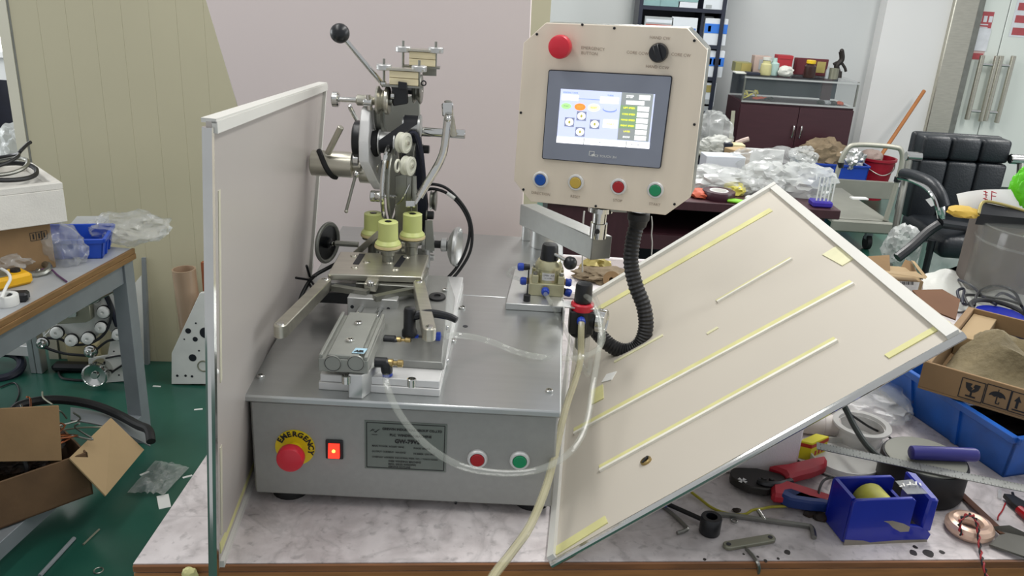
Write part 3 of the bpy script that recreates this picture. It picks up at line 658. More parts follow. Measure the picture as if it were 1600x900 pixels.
# clamp knob, shaft and cone
kn = part(wm, 'clamp_knob', XL(519, 155, [(9.5, 0), (12, 1.5), (12, 9), (9.5, 11)]), 'chrome', 'round knob on a horizontal steel shaft')
part(kn, 'shaft', XC(529, 560, 155, 4.2), 'chrome')
part(kn, 'cone', XL(557, 156, [(6.5, 0), (8.8, 2), (8.2, 18), (6, 30), (4, 32)]), 'steel_warm')
part(kn, 'fork', XL(568, 160, [(5, 0), (6, 1), (6, 13), (5, 14)], y=1.485).merge(G().cyl(W(575, 148, 1.485), W(578, 172, 1.485), .005, n=10).bm), 'chrome')
wh = part(wm, 'tension_wheel', XL(588, 156, [(15, 0), (21, 1), (22, 4), (17, 7), (15, 10), (17, 13), (21.5, 15), (22, 19), (20, 21), (6, 21.5), (5, 19)], y=1.49), 'steel_warm', 'grooved steel tension wheel')
part(wh, 'hub_bolt', XL(609, 158, [(4, 0), (4, 4), (2.5, 5)], y=1.485), 'steel_dark')
part(wm, 'bracket_arm', G().tube([W(592, 170, 1.50), W(594, 195, 1.51), W(600, 212, 1.52)], .010, n=10), 'steel_dark')
tbx = part(wm, 'tension_block', G().hexa([W(*p, 1.475) for p in ((611, 133), (637, 128), (638, 162), (614, 166))], [W(*p, 1.53) for p in ((611, 133), (637, 128), (638, 162), (614, 166))], bev=.002), 'black_plastic', 'black tension block with a bright bolt')
part(tbx, 'bolt', XL(611, 150, [(4.5, 0), (4.5, 5), (3, 6)], y=1.468), 'chrome'); part(tbx, 'cap', G().hexa([W(*p, 1.465) for p in ((622, 127), (636, 129), (636, 140), (622, 139))], [W(*p, 1.475) for p in ((622, 127), (636, 129), (636, 140), (622, 139))], bev=.001), 'black_plastic')
part(wm, 'knob_bolt', XC(596, 603, 131, 4.2, y=1.48), 'chrome')
# two felt clamps
def felt_clamp(x0, x1, yt, ym, yb, y, lab, nuts):
    pl = part(wm, 'felt_clamp', G().hexa([W(x0, yt, y), W(x1, yt + 3.5, y), W(x1 + 1, yt + 1, y + .045), W(x0 + 1, yt - 2, y + .045)], [p + Z_ * .0035 for p in (W(x0, yt, y), W(x1, yt + 3.5, y), W(x1 + 1, yt + 1, y + .045), W(x0 + 1, yt - 2, y + .045))]), 'steel_warm', lab)
    lo = [W(x0 + 3, yb, y), W(x1 - 1, yb + 3.5, y), W(x1, yb + 1, y + .045), W(x0 + 4, yb - 2, y + .045)]
    part(pl, 'lower_plate', G().hexa(lo, [p - Z_ * .0035 for p in lo]), 'steel_dark')
    w = x1 - x0; a0 = [W(x0 + w * .2, yb, y + .003), W(x1 - w * .13, yb + 3, y + .003), W(x1 - w * .13, yb + 1, y + .042), W(x0 + w * .2, yb - 2, y + .042)]
    hgt = W(x0, yt, y).z - W(x0, yb, y).z - .001
    hm = hgt / 2
    part(pl, 'felt_pad', G().hexa([p + Z_ * .0002 for p in a0], [p + Z_ * (hm - .0004) for p in a0], bev=.0008), 'felt_cream', 'cream felt pad, lower layer')
    part(pl, 'felt_pad', G().hexa([p + Z_ * (hm + .0004) for p in a0], [p + Z_ * (hgt - .0002) for p in a0], bev=.0008), 'felt_cream', 'cream felt pad, upper layer')
    for (nx, ny) in nuts:
        c = W(nx, ny, y + .012); k = sc(c)
        nt = part(pl, 'knurled_nut', G().lathe(c - Z_ * (3 * k), Z_, [(11 * k, -2 * k), (12 * k, -1 * k), (12 * k, 5.6 * k), (11 * k, 6.6 * k)], 24), 'aluminium')
        part(nt, 'stud', G().cyl(c + Z_ * (12 * k), V((c.x, c.y, W(nx, yb + 4, y + .012).z)), 2.0 * k, n=10), 'steel_dark')
    return pl
felt_clamp(595, 662, 109, 120, 132, 1.47, 'front felt clamp with two knurled nuts', ((600, 104), (655, 106.5)))
felt_clamp(627, 688, 79, 90, 102, 1.58, 'rear felt clamp with two knurled nuts', ((630, 76), (681, 77.5)))
part(wm, 'rear_bar', G().hexa([W(*p, 1.60) for p in ((660, 104), (682, 106), (682, 119), (660, 118))], [W(*p, 1.63) for p in ((660, 104), (682, 106), (682, 119), (660, 118))]), 'steel_dark')
part(wm, 'hook', G().torus(W(662, 130, 1.48), Y_, .004, .0013, 14, 6), 'black_plastic')
sp = part(wm, 'sheave', XL(645, 139, [(5, 0), (21, 1), (22, 3), (17, 6), (17, 8), (22, 11), (23, 13), (21, 14.5), (4, 15), (3, 13)], y=1.55), 'steel_dark', 'grey grooved sheave behind the felt clamp')
part(wm, 'pulley_shaft', XC(634, 648, 142, 5, y=1.55), 'black_plastic')
# left drive: motor disc, plate, hub
part(wm, 'drive_disc', XL(553, 217, [(24, 0), (28, 2), (29, 5), (29, 17), (27, 18)]), 'black_plastic', 'black drive disc left of the silver plate')
a = W(567, 230, YH); k = sc(a)
pts = []
for py, dy in ((166, .0), (170, .016), (185, .026), (215, .040), (245, .044), (268, .036), (286, .02), (294, .0), (292, -.02), (276, -.032), (245, -.044), (215, -.042), (185, -.028), (170, -.016)):
    z = W(574 + max(0, (py - 240)) * .3, py, YH).z; pts.append(V((a.x + max(0, py - 248) * .45 * k, YH + dy, z)))
dp = part(wm, 'drive_plate', G().prism(pts, (15 * k, 0, 0), bev=.0015), 'aluminium_light', 'thick bright aluminium plate seen edge on')
for dy, py in ((.0, 205), (-.02, 228)):
    c = W(582, py, YH + dy); part(dp, 'cap_screw', G().lathe(V((a.x + 15 * k, YH + dy, c.z)), X_, [(.004, 0), (.004, .004), (.002, .0045)], 10), 'chrome')
part(wm, 'drive_hub', XL(582, 224, [(20, 0), (21, 2), (20, 9), (16, 12)]), 'black_rubber', 'black rubber coupling hub')
p1_ = part(wm, 'belt_pulley', XL(592, 222, [(18, 0), (19.5, .6), (19.5, 2.2), (16.8, 2.6), (16.8, 24.4), (19.5, 24.8), (19.5, 27), (18, 27.6), (5, 27.6), (5, 26)], y=1.49), 'aluminium', 'flanged pulley with wide black belt')
part(p1_, 'hub_nut', XL(618, 223, [(4.5, 0), (4.5, 7), (3, 8)], y=1.485, n=6), 'steel_dark')
p2_ = part(wm, 'belt_pulley', XL(630, 195, [(14, 0), (14, 23.8), (17, 24.2), (17.3, 27.6), (15, 28.4), (3, 28.6)], y=1.50), 'aluminium', 'upper flanged pulley')
ca, cb = W(604, 222, 1.49), W(643, 195, 1.50); ca.x = W(594.8, 222, 1.49).x; xw = 21.4 * sc(ca)
r1_, r2_ = 17.5 * sc(ca), 14.8 * sc(cb)
dv = V((0, cb.y - ca.y, cb.z - ca.z)); L_ = dv.length; dd = dv.normalized(); ee = V((0, -dd.z, dd.y))
outl, inl = [], []
for i in range(13):
    t = math.radians(90 + 15 * i); outl.append((ca + dd * (r1_ * math.cos(t)) + ee * (r1_ * math.sin(t)), 0)); 
for i in range(13):
    t = math.radians(-90 + 15 * i); outl.append((V((ca.x, cb.y, cb.z)) + dd * (r2_ * math.cos(t)) + ee * (r2_ * math.sin(t)), 1))
g = G(); n = len(outl); xsft = (W(632.5, 195, 1.50).x - ca.x)
A_ = [g.bm.verts.new(p + X_ * (xsft * f)) for p, f in outl]; B_ = [g.bm.verts.new(p + X_ * (xsft * f + xw)) for p, f in outl]
for i in range(n): g.face((A_[i], A_[(i + 1) % n], B_[(i + 1) % n], B_[i]))
part(wm, 'drive_belt', g, 'belt_black', 'wide flat black belt between the two pulleys')
# clutch cylinder on the left
ck = W(486, 254, 1.49); k = sc(ck)
cc = part(wm, 'clutch_cylinder', XL(487, 254, [(17, 0), (20, 1.5), (20, 64), (18.5, 65.5), (10, 66), (10, 78)], y=1.49), 'steel_warm', 'bright turned cylinder with a dark spiral groove')
pts = []
r_ = 20.1 * k
for i in range(15):
    t = math.radians(100 + 11.5 * i - 0); 
    pts.append(V((ck.x + (14 + 26 * i / 14) * k, ck.y - r_ * math.sin(math.radians(12 + 11 * i)), ck.z + r_ * math.cos(math.radians(12 + 11 * i)))))
part(cc, 'spiral_groove', G().tube(pts, 4.4 * k, n=8), 'black_rubber')
a, b = W(512, 240, 1.47), W(533, 198, 1.455)
part(cc, 'handle_rod', G().cyl(a, b, 4.8 * k, n=14, bev=.001), 'steel_warm')
part(wm, 'collar', XL(552, 250, [(9, 0), (12, 1), (12, 9), (10, 10)], y=1.49), 'chrome')
part(wm, 'lower_sleeve', XL(562, 270, [(13, 0), (15.5, 1.5), (15.5, 28), (14, 30)], y=1.50), 'steel_warm', 'short bright sleeve beside the silver plate')
fr_ = part(wm, 'feeler_rod', G().cyl(W(556, 272, 1.46), W(541, 329, 1.44), .0028, n=10), 'steel_dark', 'thin bent feeler rod')
part(fr_, 'ball_joint', G().sph(W(557, 272, 1.46), .0065), 'chrome')
part(fr_, 'tip', G().sph(W(541, 330, 1.44), .0035), 'steel_warm')
part(wm, 'feed_rod', G().tube([W(557, 187, 1.47), W(547, 168, 1.46), W(549, 166, 1.46)], .0038, n=10, res=3), 'chrome')
# winding ring and pulleys
rc_ = W(612, 285, 1.50)
rg = part(wm, 'winding_ring', G().torus(rc_, V((1, -.06, 0)), 66 * sc(rc_), .0042, 48, 8), 'chrome', 'large thin chrome winding ring seen edge on')
part(wm, 'winding_ring', G().torus(rc_ + X_ * .009, V((1, -.06, 0)), 62 * sc(rc_), .003, 48, 8), 'steel_dark', 'second dark winding ring')
bc = part(wm, 'brush_cap', XC(596, 605, 257, 7, y=1.46, bev=.0006), 'black_plastic', 'black cap with brass ring')
part(bc, 'brass_ring', XC(604.5, 610.5, 257, 6.2, y=1.46), 'brass')
for (px, py, r, y, lab) in ((624, 222, 16, 1.47, 'upper white nylon guide pulley'), (631, 258, 15, 1.462, 'lower white nylon guide pulley')):
    c = W(px, py, y); k = sc(c); ax_ = V((1, -.42, 0))
    pw_ = part(wm, 'guide_pulley', G().lathe(c, ax_, [(q * k, h_ * k) for q, h_ in ((r * .6, 0), (r, 1), (r, 4), (r * .8, 6), (r * .8, 8), (r, 10), (r, 14), (r * .72, 15), (r * .66, 13.5), (r * .3, 13.5), (r * .28, 15.5), (0, 15.5))], 28), 'nylon_white', lab)
    part(pw_, 'hub_bolt', G().lathe(c + ax_.normalized() * (15 * k), ax_, [(3 * k, 0), (3 * k, 2 * k), (1.8 * k, 2.4 * k)], 12), 'steel_warm')
part(wm, 'eyelet', G().torus(W(621, 259, 1.44), V((1, -.25, 0)), 9 * sc(W(621, 259, 1.44)), .0022, 24, 6), 'nylon_white')
part(wm, 'inner_plate', G().prism([W(*p, 1.485) for p in ((617, 275), (640, 270), (652, 300), (652, 345), (628, 372), (617, 340))], (0, .01, 0), bev=.001), 'steel_dark', 'grey inner plate below the guide pulleys')
part(wm, 'wire_guide', G().tube([W(640, 288, 1.475), W(628, 312, 1.475), W(618, 320, 1.475)], .0016, n=6), 'chrome')
part(wm, 'spring_rod', G().cyl(W(647, 275, 1.48), W(648, 312, 1.475), .0045, n=10), 'aluminium_grey')
for (px, py, y) in ((667, 233, 1.54), (674, 336, 1.52)):
    bb = part(wm, 'hex_bolt', XL(px - 6, py, [(6.5, 0), (6.5, 9), (5.5, 10)], y=y, n=18), 'black_plastic', 'black cap bolt')
    part(bb, 'washer', XL(px - 8, py, [(8, 0), (8, 2)], y=y), 'steel_dark')
# cross rod with clamp block and bent arm
cr_ = part(wm, 'cross_rod', XC(640, 727, 204.5, 7.2, y=1.53, bev=.001), 'chrome', 'thick chrome cross rod')
blk = part(wm, 'clamp_block', G().hexa([W(*p, 1.50) for p in ((694, 168), (707, 166), (714, 212), (703, 214))], [W(*p, 1.535) for p in ((694, 168), (707, 166), (714, 212), (703, 214))], bev=.0015), 'steel_warm', 'clamp block on the cross rod')
part(blk, 'clamp_cap', G().hexa([W(*p, 1.49) for p in ((690, 161), (708, 160), (708, 181), (691, 182))], [W(*p, 1.53) for p in ((690, 161), (708, 160), (708, 181), (691, 182))], bev=.002), 'chrome')
part(blk, 'cap_screw', G().lathe(W(700, 160, 1.51), Z_, [(.007, 0), (.007, .002), (.004, .0035)], 12), 'steel_dark')
ba = part(wm, 'bent_arm', G().tube([W(700, 180, 1.478), W(698, 200, 1.475), W(694, 232, 1.47), W(689, 248, 1.468), W(681, 264, 1.465), W(664, 292, 1.455), W(655, 307, 1.45)], 6.3 * k, n=14), 'chrome', 'bent chrome arm reaching down to the rollers')
part(ba, 'tip_rod', G().cyl(W(657, 304, 1.45), W(648, 318, 1.446), 3.4 * k, n=10), 'chrome')
part(ba, 'tip_clamp', G().hexa([W(*p, 1.435) for p in ((633, 314), (649, 314), (649, 324), (633, 324))], [W(*p, 1.455) for p in ((633, 314), (649, 314), (649, 324), (633, 324))], bev=.0015), 'chrome')
part(ba, 'joint_screw', G().sph(W(700, 186, 1.468), .0055), 'chrome')
# knurled thumb screw
ts = part(wm, 'thumb_screw', XL(579, 306, [(8, 0), (9, 1), (9, 7), (8.4, 8), (9, 9), (9, 15), (7, 17)], y=1.475), 'chrome', 'knurled thumb screw with thin shaft')
part(ts, 'shaft', XC(595, 620, 306, 2.4, y=1.475), 'chrome')
# small wheel and twin cables on the right
part(wm, 'tension_pulley', XL(672, 313, [(12, 0), (16, 1), (13, 4), (16, 8), (16, 10), (4, 11)], y=1.55), 'steel_dark', 'small grey pulley by the cables')
for o in (0.0, .009):
    part(wm, 'cable', G().tube([W(660, 300, 1.55) + Z_ * o, W(676, 295, 1.55) + Z_ * o, W(700, 303, 1.55) + Z_ * o, W(722, 325, 1.54) + X_ * o * .6, W(734, 355, 1.53) + X_ * o * .4, W(728, 390, 1.52) + X_ * o, W(712, 420, 1.51) + X_ * o, W(688, 445, 1.49) + X_ * o * 1.3], .0030, n=8), 'black_rubber', 'black cable looping down to the bed')
part(wm, 'cable_marker', G().cyl(W(699, 301.5, 1.549), W(711, 310, 1.545), .0042, n=10), 'label_white', 'white cable marker sleeve')
# lower column, lead screw and handwheels
part(wm, 'column_leg', G().hexa([W(*p, 1.50) for p in ((664, 344), (676, 344), (679, 392), (664, 394))], [W(*p, 1.53) for p in ((664, 344), (676, 344), (679, 392), (664, 394))], bev=.001), 'aluminium_grey')
part(wm, 'column_foot', axb(-.30, -.17, 1.44, 1.56, T + .0, TZ - .03), 'steel_dark', 'dark column foot on the bed')
part(wm, 'link_rod', G().hexa([W(*p, 1.45) for p in ((551, 394), (562, 398), (596, 366), (590, 360))], [W(*p, 1.46) for p in ((551, 394), (562, 398), (596, 366), (590, 360))], bev=.001), 'steel_warm')
part(wm, 'idler', XL(628, 382, [(8, 0), (13, 1), (13, 6), (6, 7)], y=1.49), 'steel_warm')
def handwheel(px, py, s, rpx, y, mats, lab):
    a = W(px, py, y); k = sc(a); ax = V((s, -.12, .0))
    h = part(wm, 'handwheel', G().lathe(a, ax, [(7 * k, 0), (9 * k, 3 * k), (rpx * .6 * k, 6 * k), (rpx * .9 * k, 11 * k), (rpx * k, 15 * k), (rpx * 1.0 * k, 19 * k), (rpx * .93 * k, 21 * k), (rpx * .86 * k, 19 * k), (rpx * .6 * k, 13 * k), (6 * k, 10 * k), (5 * k, 15 * k), (0, 15.5 * k)], 36), mats, lab)
    return h, a, k
h, a, k = handwheel(697, 384, 1, 31, 1.52, 'aluminium', 'dished silver handwheel on the right')
part(wm, 'wheel_hub', XL(689, 382, [(9, 0), (11, 1), (11, 9), (9, 10)], y=1.52), 'aluminium')
part(wm, 'lead_screw', XC(670, 691, 381, 6, y=1.52), 'black_rubber', 'black lead screw')
part(wm, 'bearing_block', XL(660, 380, [(12, 0), (14, 1), (14, 18), (12, 19)], y=1.52), 'aluminium')
part(wm, 'lock_screw', XL(670, 402, [(5, 0), (5, 8)], y=1.51).merge(G().cyl(W(667, 390, 1.50), W(667, 418, 1.50), .006, n=12).bm), 'aluminium')
a2 = W(511, 379, 1.50); k2 = sc(a2); ax2 = V((1, -.36, 0)).normalized()
h2 = part(wm, 'handwheel', G().lathe(a2, ax2, [(5 * k2, -7 * k2), (20 * k2, -5 * k2), (29 * k2, -1 * k2), (30 * k2, 1 * k2), (20 * k2, -1 * k2), (9 * k2, -1 * k2), (8 * k2, 5 * k2), (6 * k2, 6 * k2), (0, 6 * k2)], 40), 'black_plastic', 'black handwheel with grey rim on the left')
part(h2, 'rim', G().torus(a2 + ax2 * k2, ax2, 30 * k2, 3.2 * k2, 44, 10), 'aluminium_grey', 'grey metal rim')
part(h2, 'hub_nut', G().lathe(a2 + ax2 * (6 * k2), ax2, [(4 * k2, 0), (4 * k2, 5 * k2), (3 * k2, 6 * k2)], 14), 'chrome')
part(wm, 'guide_strip', G().tube([W(630, 268, 1.475), W(632, 235, 1.478), W(638, 212, 1.48), (W(648, 208, 1.48)), W(655, 222, 1.48), W(660, 250, 1.48), W(664, 300, 1.485)], .004, n=8), 'navy_black', 'dark arched guard strip around the guide pulleys')
part(wm, 'lead_screw', XC(524, 560, 380, 4.5, y=1.50), 'steel_dark')
# ------------------------------------------------------------------ control box on swivel arm
cyl_b = Z(843, 386, T)
for (px, py, r, h, lab) in ((848, 378, .030, .045, 'round steel pivot post'), (823, 368, .013, .05, None)):
    p = Z(px, py + 6, T); part(wm, 'pivot_post', G().lathe(p, Z_, [(r, 0), (r, h), (r * .9, h + .003)], 28), 'aluminium', lab)
pv = Z(850, 384, T)
part(wm, 'pivot_post', G().lathe((pv.x - .005, pv.y, T + .04), Z_, [(.014, 0), (.014, .04)], 20), 'chrome')
ta = [(813, 319, 1.78), (838, 318, 1.82), (957, 369, 1.575), (926, 371, 1.55)]
tp = [W(*q) for q in ta]; zt_ = 1.128
tp = [Z(q[0], q[1], zt_) for q in ta]
part(wm, 'swivel_arm', G().hexa(tp, [p - Z_ * .047 for p in tp], bev=.0015), 'nickel_paint', 'square grey swivel arm carrying the control box')
mp_ = Z(934, 371, zt_)
part(wm, 'swivel_post', G().lathe(mp_, Z_, [(.0165, 0), (.0165, .03), (.0135, .031), (.0135, .052), (.024, .053), (.024, .062)], 26), 'chrome', 'chrome swivel post under the control box')
part(wm, 'set_screw', G().cyl(mp_ + V((-.004, -.0155, .017)), mp_ + V((-.004, -.0185, .017)), .005, n=12), 'black_plastic')
part(wm, 'post_flange', G().box((mp_.x + .02, mp_.y, mp_.z + .06), (.06, .03, .006), bev=.001), 'steel_dark')
pm = W(955, 185, 1.52); ya = math.radians(17); NM = V((-math.sin(ya), -math.cos(ya), 0)); UM = V((math.cos(ya), -math.sin(ya), 0))
def MP(px, py, d=0.0): return PL(px, py, pm + NM * d, NM)
oc = [MP(*p) for p in ((853, 35.5), (1074, 44), (1105.5, 78), (1079, 308), (1040, 336), (829, 315), (803, 282), (818, 67))]
cb_ = part(wm, 'control_box', G().prism([p - NM * .004 for p in oc], -NM * .06, bev=.002), 'steel_dark', 'octagonal control box with a pale front panel and touch screen')
part(cb_, 'front_panel', G().prism(oc, -NM * .004, bev=.0008), 'panel_face', 'pale brushed front panel')
def mscrew(px, py): 
    return part(cb_, 'cap_screw', G().lathe(MP(px, py), NM, [(.0024, 0), (.0024, .0012), (.0014, .0016), (.001, .0006)], 10), 'black_plastic')
for q in ((839, 53.5), (910, 38.5), (960, 44), (1085, 63.5), (814, 176), (1085, 194.5), (818, 296), (931, 322), (1054, 319)): mscrew(*q)
# touch screen
bq = [MP(859.5, 108), MP(1050, 118.8), MP(1034, 262.5), MP(846.5, 247.8)]
bc_ = sum(bq, V()) / 4; bu = ((bq[1] - bq[0]) + (bq[2] - bq[3])) / 2; bv = ((bq[0] - bq[3]) + (bq[1] - bq[2])) / 2
ts_ = part(cb_, 'touch_screen', G().prism(rrect(bc_, bu, bv, bu.length / 2, bv.length / 2, .004), NM * .005), 'dark_line', 'touch screen with grey bezel')
g = G().prism(rrect(bc_ + NM * .0051, bu, bv, bu.length / 2 - .0015, bv.length / 2 - .0015, .003), NM * .0006)
bu_, bv_ = bu.normalized(), bv.normalized()
part(ts_, 'bezel', g, 'screen_bezel', 'grey glass bezel')
SQ = [MP(876.4, 138.6, .006), MP(1023.7, 147.2, .006), MP(1014.3, 232.6, .006), MP(869.3, 222.6, .006)]
def SP(s, t, d=0.0): return (SQ[0] * (1 - s) + SQ[1] * s) * (1 - t) + (SQ[3] * (1 - s) + SQ[2] * s) * t + NM * d
SM = ['scr_bg', 'scr_white', 'scr_grey', 'scr_green', 'scr_btn_green', 'scr_orange', 'scr_cream', 'scr_blueline', 'scr_yellow', 'scr_button', 'scr_ink', 'scr_olive']
g = G()
def sr(s0, s1, t0, t1, m, d=.0003): g.quad([SP(s0, t1, d), SP(s1, t1, d), SP(s1, t0, d), SP(s0, t0, d)], m)
def so(s, t, a, b, m, d=.0006): g.face([g.bm.verts.new(SP(s + a * math.cos(i * math.pi / 10), t - b * math.sin(i * math.pi / 10), d)) for i in range(20)], m)
SU = (SQ[1] - SQ[0]).normalized(); SV = (SQ[0] - SQ[3]).normalized()
def st(body, s, t, size, m, d=.0010): g.text(body, SP(s, t, d), SU, SV, size, m, depth=0, bold=.0001)
sr(0, 1, 0, 1, 0, 0); sr(.655, .985, 0, .87, 2); sr(.655, .84, .23, .65, 3, .0005)
for q in ((.02, .2, .1, .2), (.435, .63, .1, .215), (.49, .64, .51, .66), (.0, 1, .885, 1.0)): sr(*q, 1, .0005)
sr(.2, .43, .155, .165, 7, .0005)
for s, t, a, b, m in ((.075, .31, .055, .055, 4), (.225, .31, .06, .065, 5), (.375, .31, .065, .07, 6), (.545, .32, .075, .055, 7)): so(s, t, a, b, m)
so(.545, .31, .07, .045, 0, .0008)
for s, t in ((.25, .475), (.125, .60), (.40, .61), (.25, .77)): sr(s - .052, s + .052, t - .085, t + .085, 9, .0005); so(s, t, .045, .07, 1); so(s, t, .012, .03, 11, .0009)
sr(.84, .955, .03, .115, 1, .0006); sr(.71, .90, .14, .21, 1, .0006)
for t in (.235, .345, .455, .56, .665, .77): sr(.835, .955, t, t + .085, 1, .0007)
st('STEP', .745, .07, .0065, 1); st('TEST', .225, .31, .005, 11); st('START', .075, .31, .0035, 3); st('RESET', .375, .31, .0045, 11); st('ENABLE', .565, .59, .004, 11)
for t, s_, m in ((.275, 'LEFT SPEED', 8), (.39, 'CORE SPEED', 8), (.495, 'HAND SPEED', 8), (.60, 'RIGHT SPEED', 8), (.705, 'LAYER', 8), (.81, 'SHOW', 1)): st(s_, .748, t, .0042, m)
st('CONTINUE', .16, .94, .004, 10); st('PARAMETER SETTING', .52, .94, .004, 10); st('MAIN MENU', .87, .94, .004, 10)
for s in (.30, .755): sr(s - .004, s + .004, .885, 1.0, 2, .0008)
st('WINDING TURNS', .11, .06, .0035, 7); st('TURNS', .54, .07, .0035, 7)
part(ts_, 'display', g, SM, 'lit display page', smooth=0)
g = G(); g.text('MCE TOUCH 3H', MP(944, 244.5, .0062), bu, bv, .0062)
part(ts_, 'lettering', g, 'label_white', smooth=0); g = G(); lg = MP(924.5, 240, .0062)
for (a, b, c, d_) in ((0, .0042, .005, .0005), (0, -.0042, .003, .0005), (-.0045, 0, .0005, .0042), (.0045, .002, .0005, .0022)): g.quad(rect(lg + bu_ * a + bv_ * b, bu_, bv_, c, d_))
g.quad(rect(lg + bu_ * .003 - bv_ * .0025, bu_ + bv_ * .4, bv_ - bu_ * .4, .0028, .0018))
part(ts_, 'logo', g, 'label_white', smooth=0)
# emergency head, selector, buttons, engraved words
em = MP(880.5, 72)
eb = part(cb_, 'emergency_button', G().lathe(em, NM, [(.014, 0), (.014, .012), (.018, .013), (.0205, .018), (.0205, .028), (.019, .033), (.012, .036), (0, .0365)], 32), 'red_plastic', 'red mushroom emergency button')
sl = MP(1030, 82)
sk = part(cb_, 'selector_switch', G().lathe(sl, NM, [(.0155, 0), (.0165, .002), (.0165, .012), (.0150, .016), (0, .0165)], 28), 'black_plastic', 'black rotary selector')
part(sk, 'grip', G().hexa(rect(sl + NM * .016, UM + Z_ * .4, Z_ - UM * .4, .005, .014), [p + NM * .008 for p in rect(sl + NM * .016, UM + Z_ * .4, Z_ - UM * .4, .004, .013)], bev=.001), 'black_plastic')
for px, py, m in ((845.5, 280, 'blue_button'), (900.5, 284.5, 'yellow_button'), (967, 291, 'red_button'), (1024.5, 296.5, 'green_button')):
    push_button(px, py, m, r=.0132, n=NM, fn=MP, parent=cb_, lab=m.split('_')[0] + ' push button on the control box')
def eng(s, px, py, size, c=True): part(cb_, 'lettering', G().text(s, MP(px, py, .0005), UM, Z_, size, center=c), 'engraving', smooth=0)
eng('EMERGENCY', 908, 74.5, .0075, False); eng('BUTTON', 908, 82.5, .0075, False)
eng('HAND CW', 1031, 59.5, .0072); eng('CORE CCW', 996, 83, .0072); eng('CORE CW', 1064, 86, .0072); eng('HAND CCW', 1027, 105, .0072)
eng('DIRECTION', 845, 302.5, .0072); eng('RESET', 899, 307.5, .0072); eng('STOP', 965, 313.5, .0072); eng('START', 1023, 319.5, .0072)
# cable gland and corrugated conduit
mat('conduit', '#17181b', 0.5, 0, 0.2, 40)
gp = W(998, 336, 1.56)
gl = part(wm, 'cable_gland', G().lathe(gp + Z_ * .008, -Z_, [(.017, 0), (.0215, .004), (.0215, .016), (.0185, .02), (.0165, .03)], 20), 'conduit')
cp_ = [gp - Z_ * .012, W(989, 375, 1.555), W(986, 410, 1.545), W(993, 445, 1.53), W(1006, 480, 1.515), W(1009, 512, 1.505), W(1000, 537, 1.50), W(980, 548, 1.50), W(957, 542, 1.51), W(938, 525, 1.53), W(925, 508, 1.56)]
part(wm, 'corrugated_conduit', G().tube(cp_, .0158, n=16, res=22, rf=lambda i: (1.0, .93, .88, .93)[i % 4] if True else 1), 'conduit', 'black corrugated conduit hanging from the control box')
mat('string_white', '#d8d8d4', 0.7)
part(wm, 'string', G().tube([W(1018, 338, 1.55), W(1019, 352, 1.55), W(1018, 366, 1.55), W(1019, 380, 1.55), W(1018, 398, 1.55)], .0012, n=6), 'string_white'); part(wm, 'string', G().tube([W(913, 330, 1.75), W(911, 352, 1.75), W(910, 402, 1.75), W(910, 425, 1.75)], .0018, n=6), 'string_white')
# ------------------------------------------------------------------ hand valve
vz = T + .013
vp4 = [Z(790, 473.5, vz), Z(878, 478.5, vz), Z(880, 420, vz), Z(806, 415, vz)]
part(wm, 'valve_plate', G().prism([p - Z_ * .0128 for p in vp4], (0, 0, .0128), bev=.001), 'aluminium', 'aluminium plate under the hand valve')
v0, v1 = Z(826, 462, vz), Z(880, 464, vz)
vy = v0.y + .002; zvt = W(850, 444, vy).z
part(wm, 'valve_body', G().box(((v0.x + v1.x) / 2, vy + .026, (vz + zvt) / 2), (v1.x - v0.x, .052, zvt - vz), bev=.001), 'valve_champagne', 'square champagne valve body')
vc = V(((v0.x + v1.x) / 2 + .002, vy + .027, zvt)); k = sc(vc)
part(wm, 'valve_bonnet', G().lathe(vc, Z_, [(20 * k, 0), (20 * k, 20 * k), (21 * k, 21 * k), (21 * k, 26 * k), (17 * k, 33 * k), (14 * k, 34 * k)], 32), 'valve_champagne', 'round champagne bonnet with a printed label')
g = G(); lc_ = vc + V((0, -20.2 * k, 11 * k))
lab_ = part(wm, 'valve_label', G().sheet(lambda s, t: vc + V((20.15 * k * math.sin(-.5 + s), -20.15 * k * math.cos(-.5 + s), (5 + 12 * t) * k)), 8, 1), 'aluminium_light', 'pale rating label')
g.text('OPEN  AIR', vc + V((0, -20.4 * k, 13.5 * k)), X_, Z_, .0045); g.text('0-1.0 MPa', vc + V((0, -20.4 * k, 9 * k)), X_, Z_, .0035); part(lab_, 'lettering', g, 'ink', smooth=0)
for sx in (-1, 1):
    for sy in (-1, 1):
        bb = part(wm, 'valve_ear', G().box((vc.x + sx * 20 * k, vc.y + sy * 17 * k, zvt + .008), (.012, .012, .016), bev=.001), 'valve_champagne')
        part(bb, 'cap_screw', G().cyl((vc.x + sx * 20 * k, vc.y + sy * 17 * k, zvt + .016), (vc.x + sx * 20 * k, vc.y + sy * 17 * k, zvt + .021), .0045, n=12), 'steel_dark')
cpv = part(wm, 'valve_cap', G().lathe(vc + Z_ * (34 * k), Z_, [(14.5 * k, 0), (14 * k, 4 * k), (12.5 * k, 21 * k), (11 * k, 24 * k), (0, 24.5 * k)], 28), 'black_plastic', 'black valve cap')
lvb = V((vc.x + 40 * k, vc.y - .012, vc.z + 35 * k))
lvb = W(891, 411, vc.y - .02)
lh = part(wm, 'valve_lever', G().cyl(vc + V((.006, -.01, 46 * k)), lvb, .0035, n=10), 'chrome', 'short chrome valve lever with black ball')
part(lh, 'ball_knob', G().sph(lvb, .0128, u=20, v=14), 'black_plastic')
kb = Z(823, 470, vz); part(wm, 'vent_screw', G().lathe(kb, Z_, [(.0065, 0), (.0065, .012), (.005, .013)], 14).merge(G().cyl(kb + Z_ * .01, kb + Z_ * .06, .0013, n=6).bm), 'black_plastic')
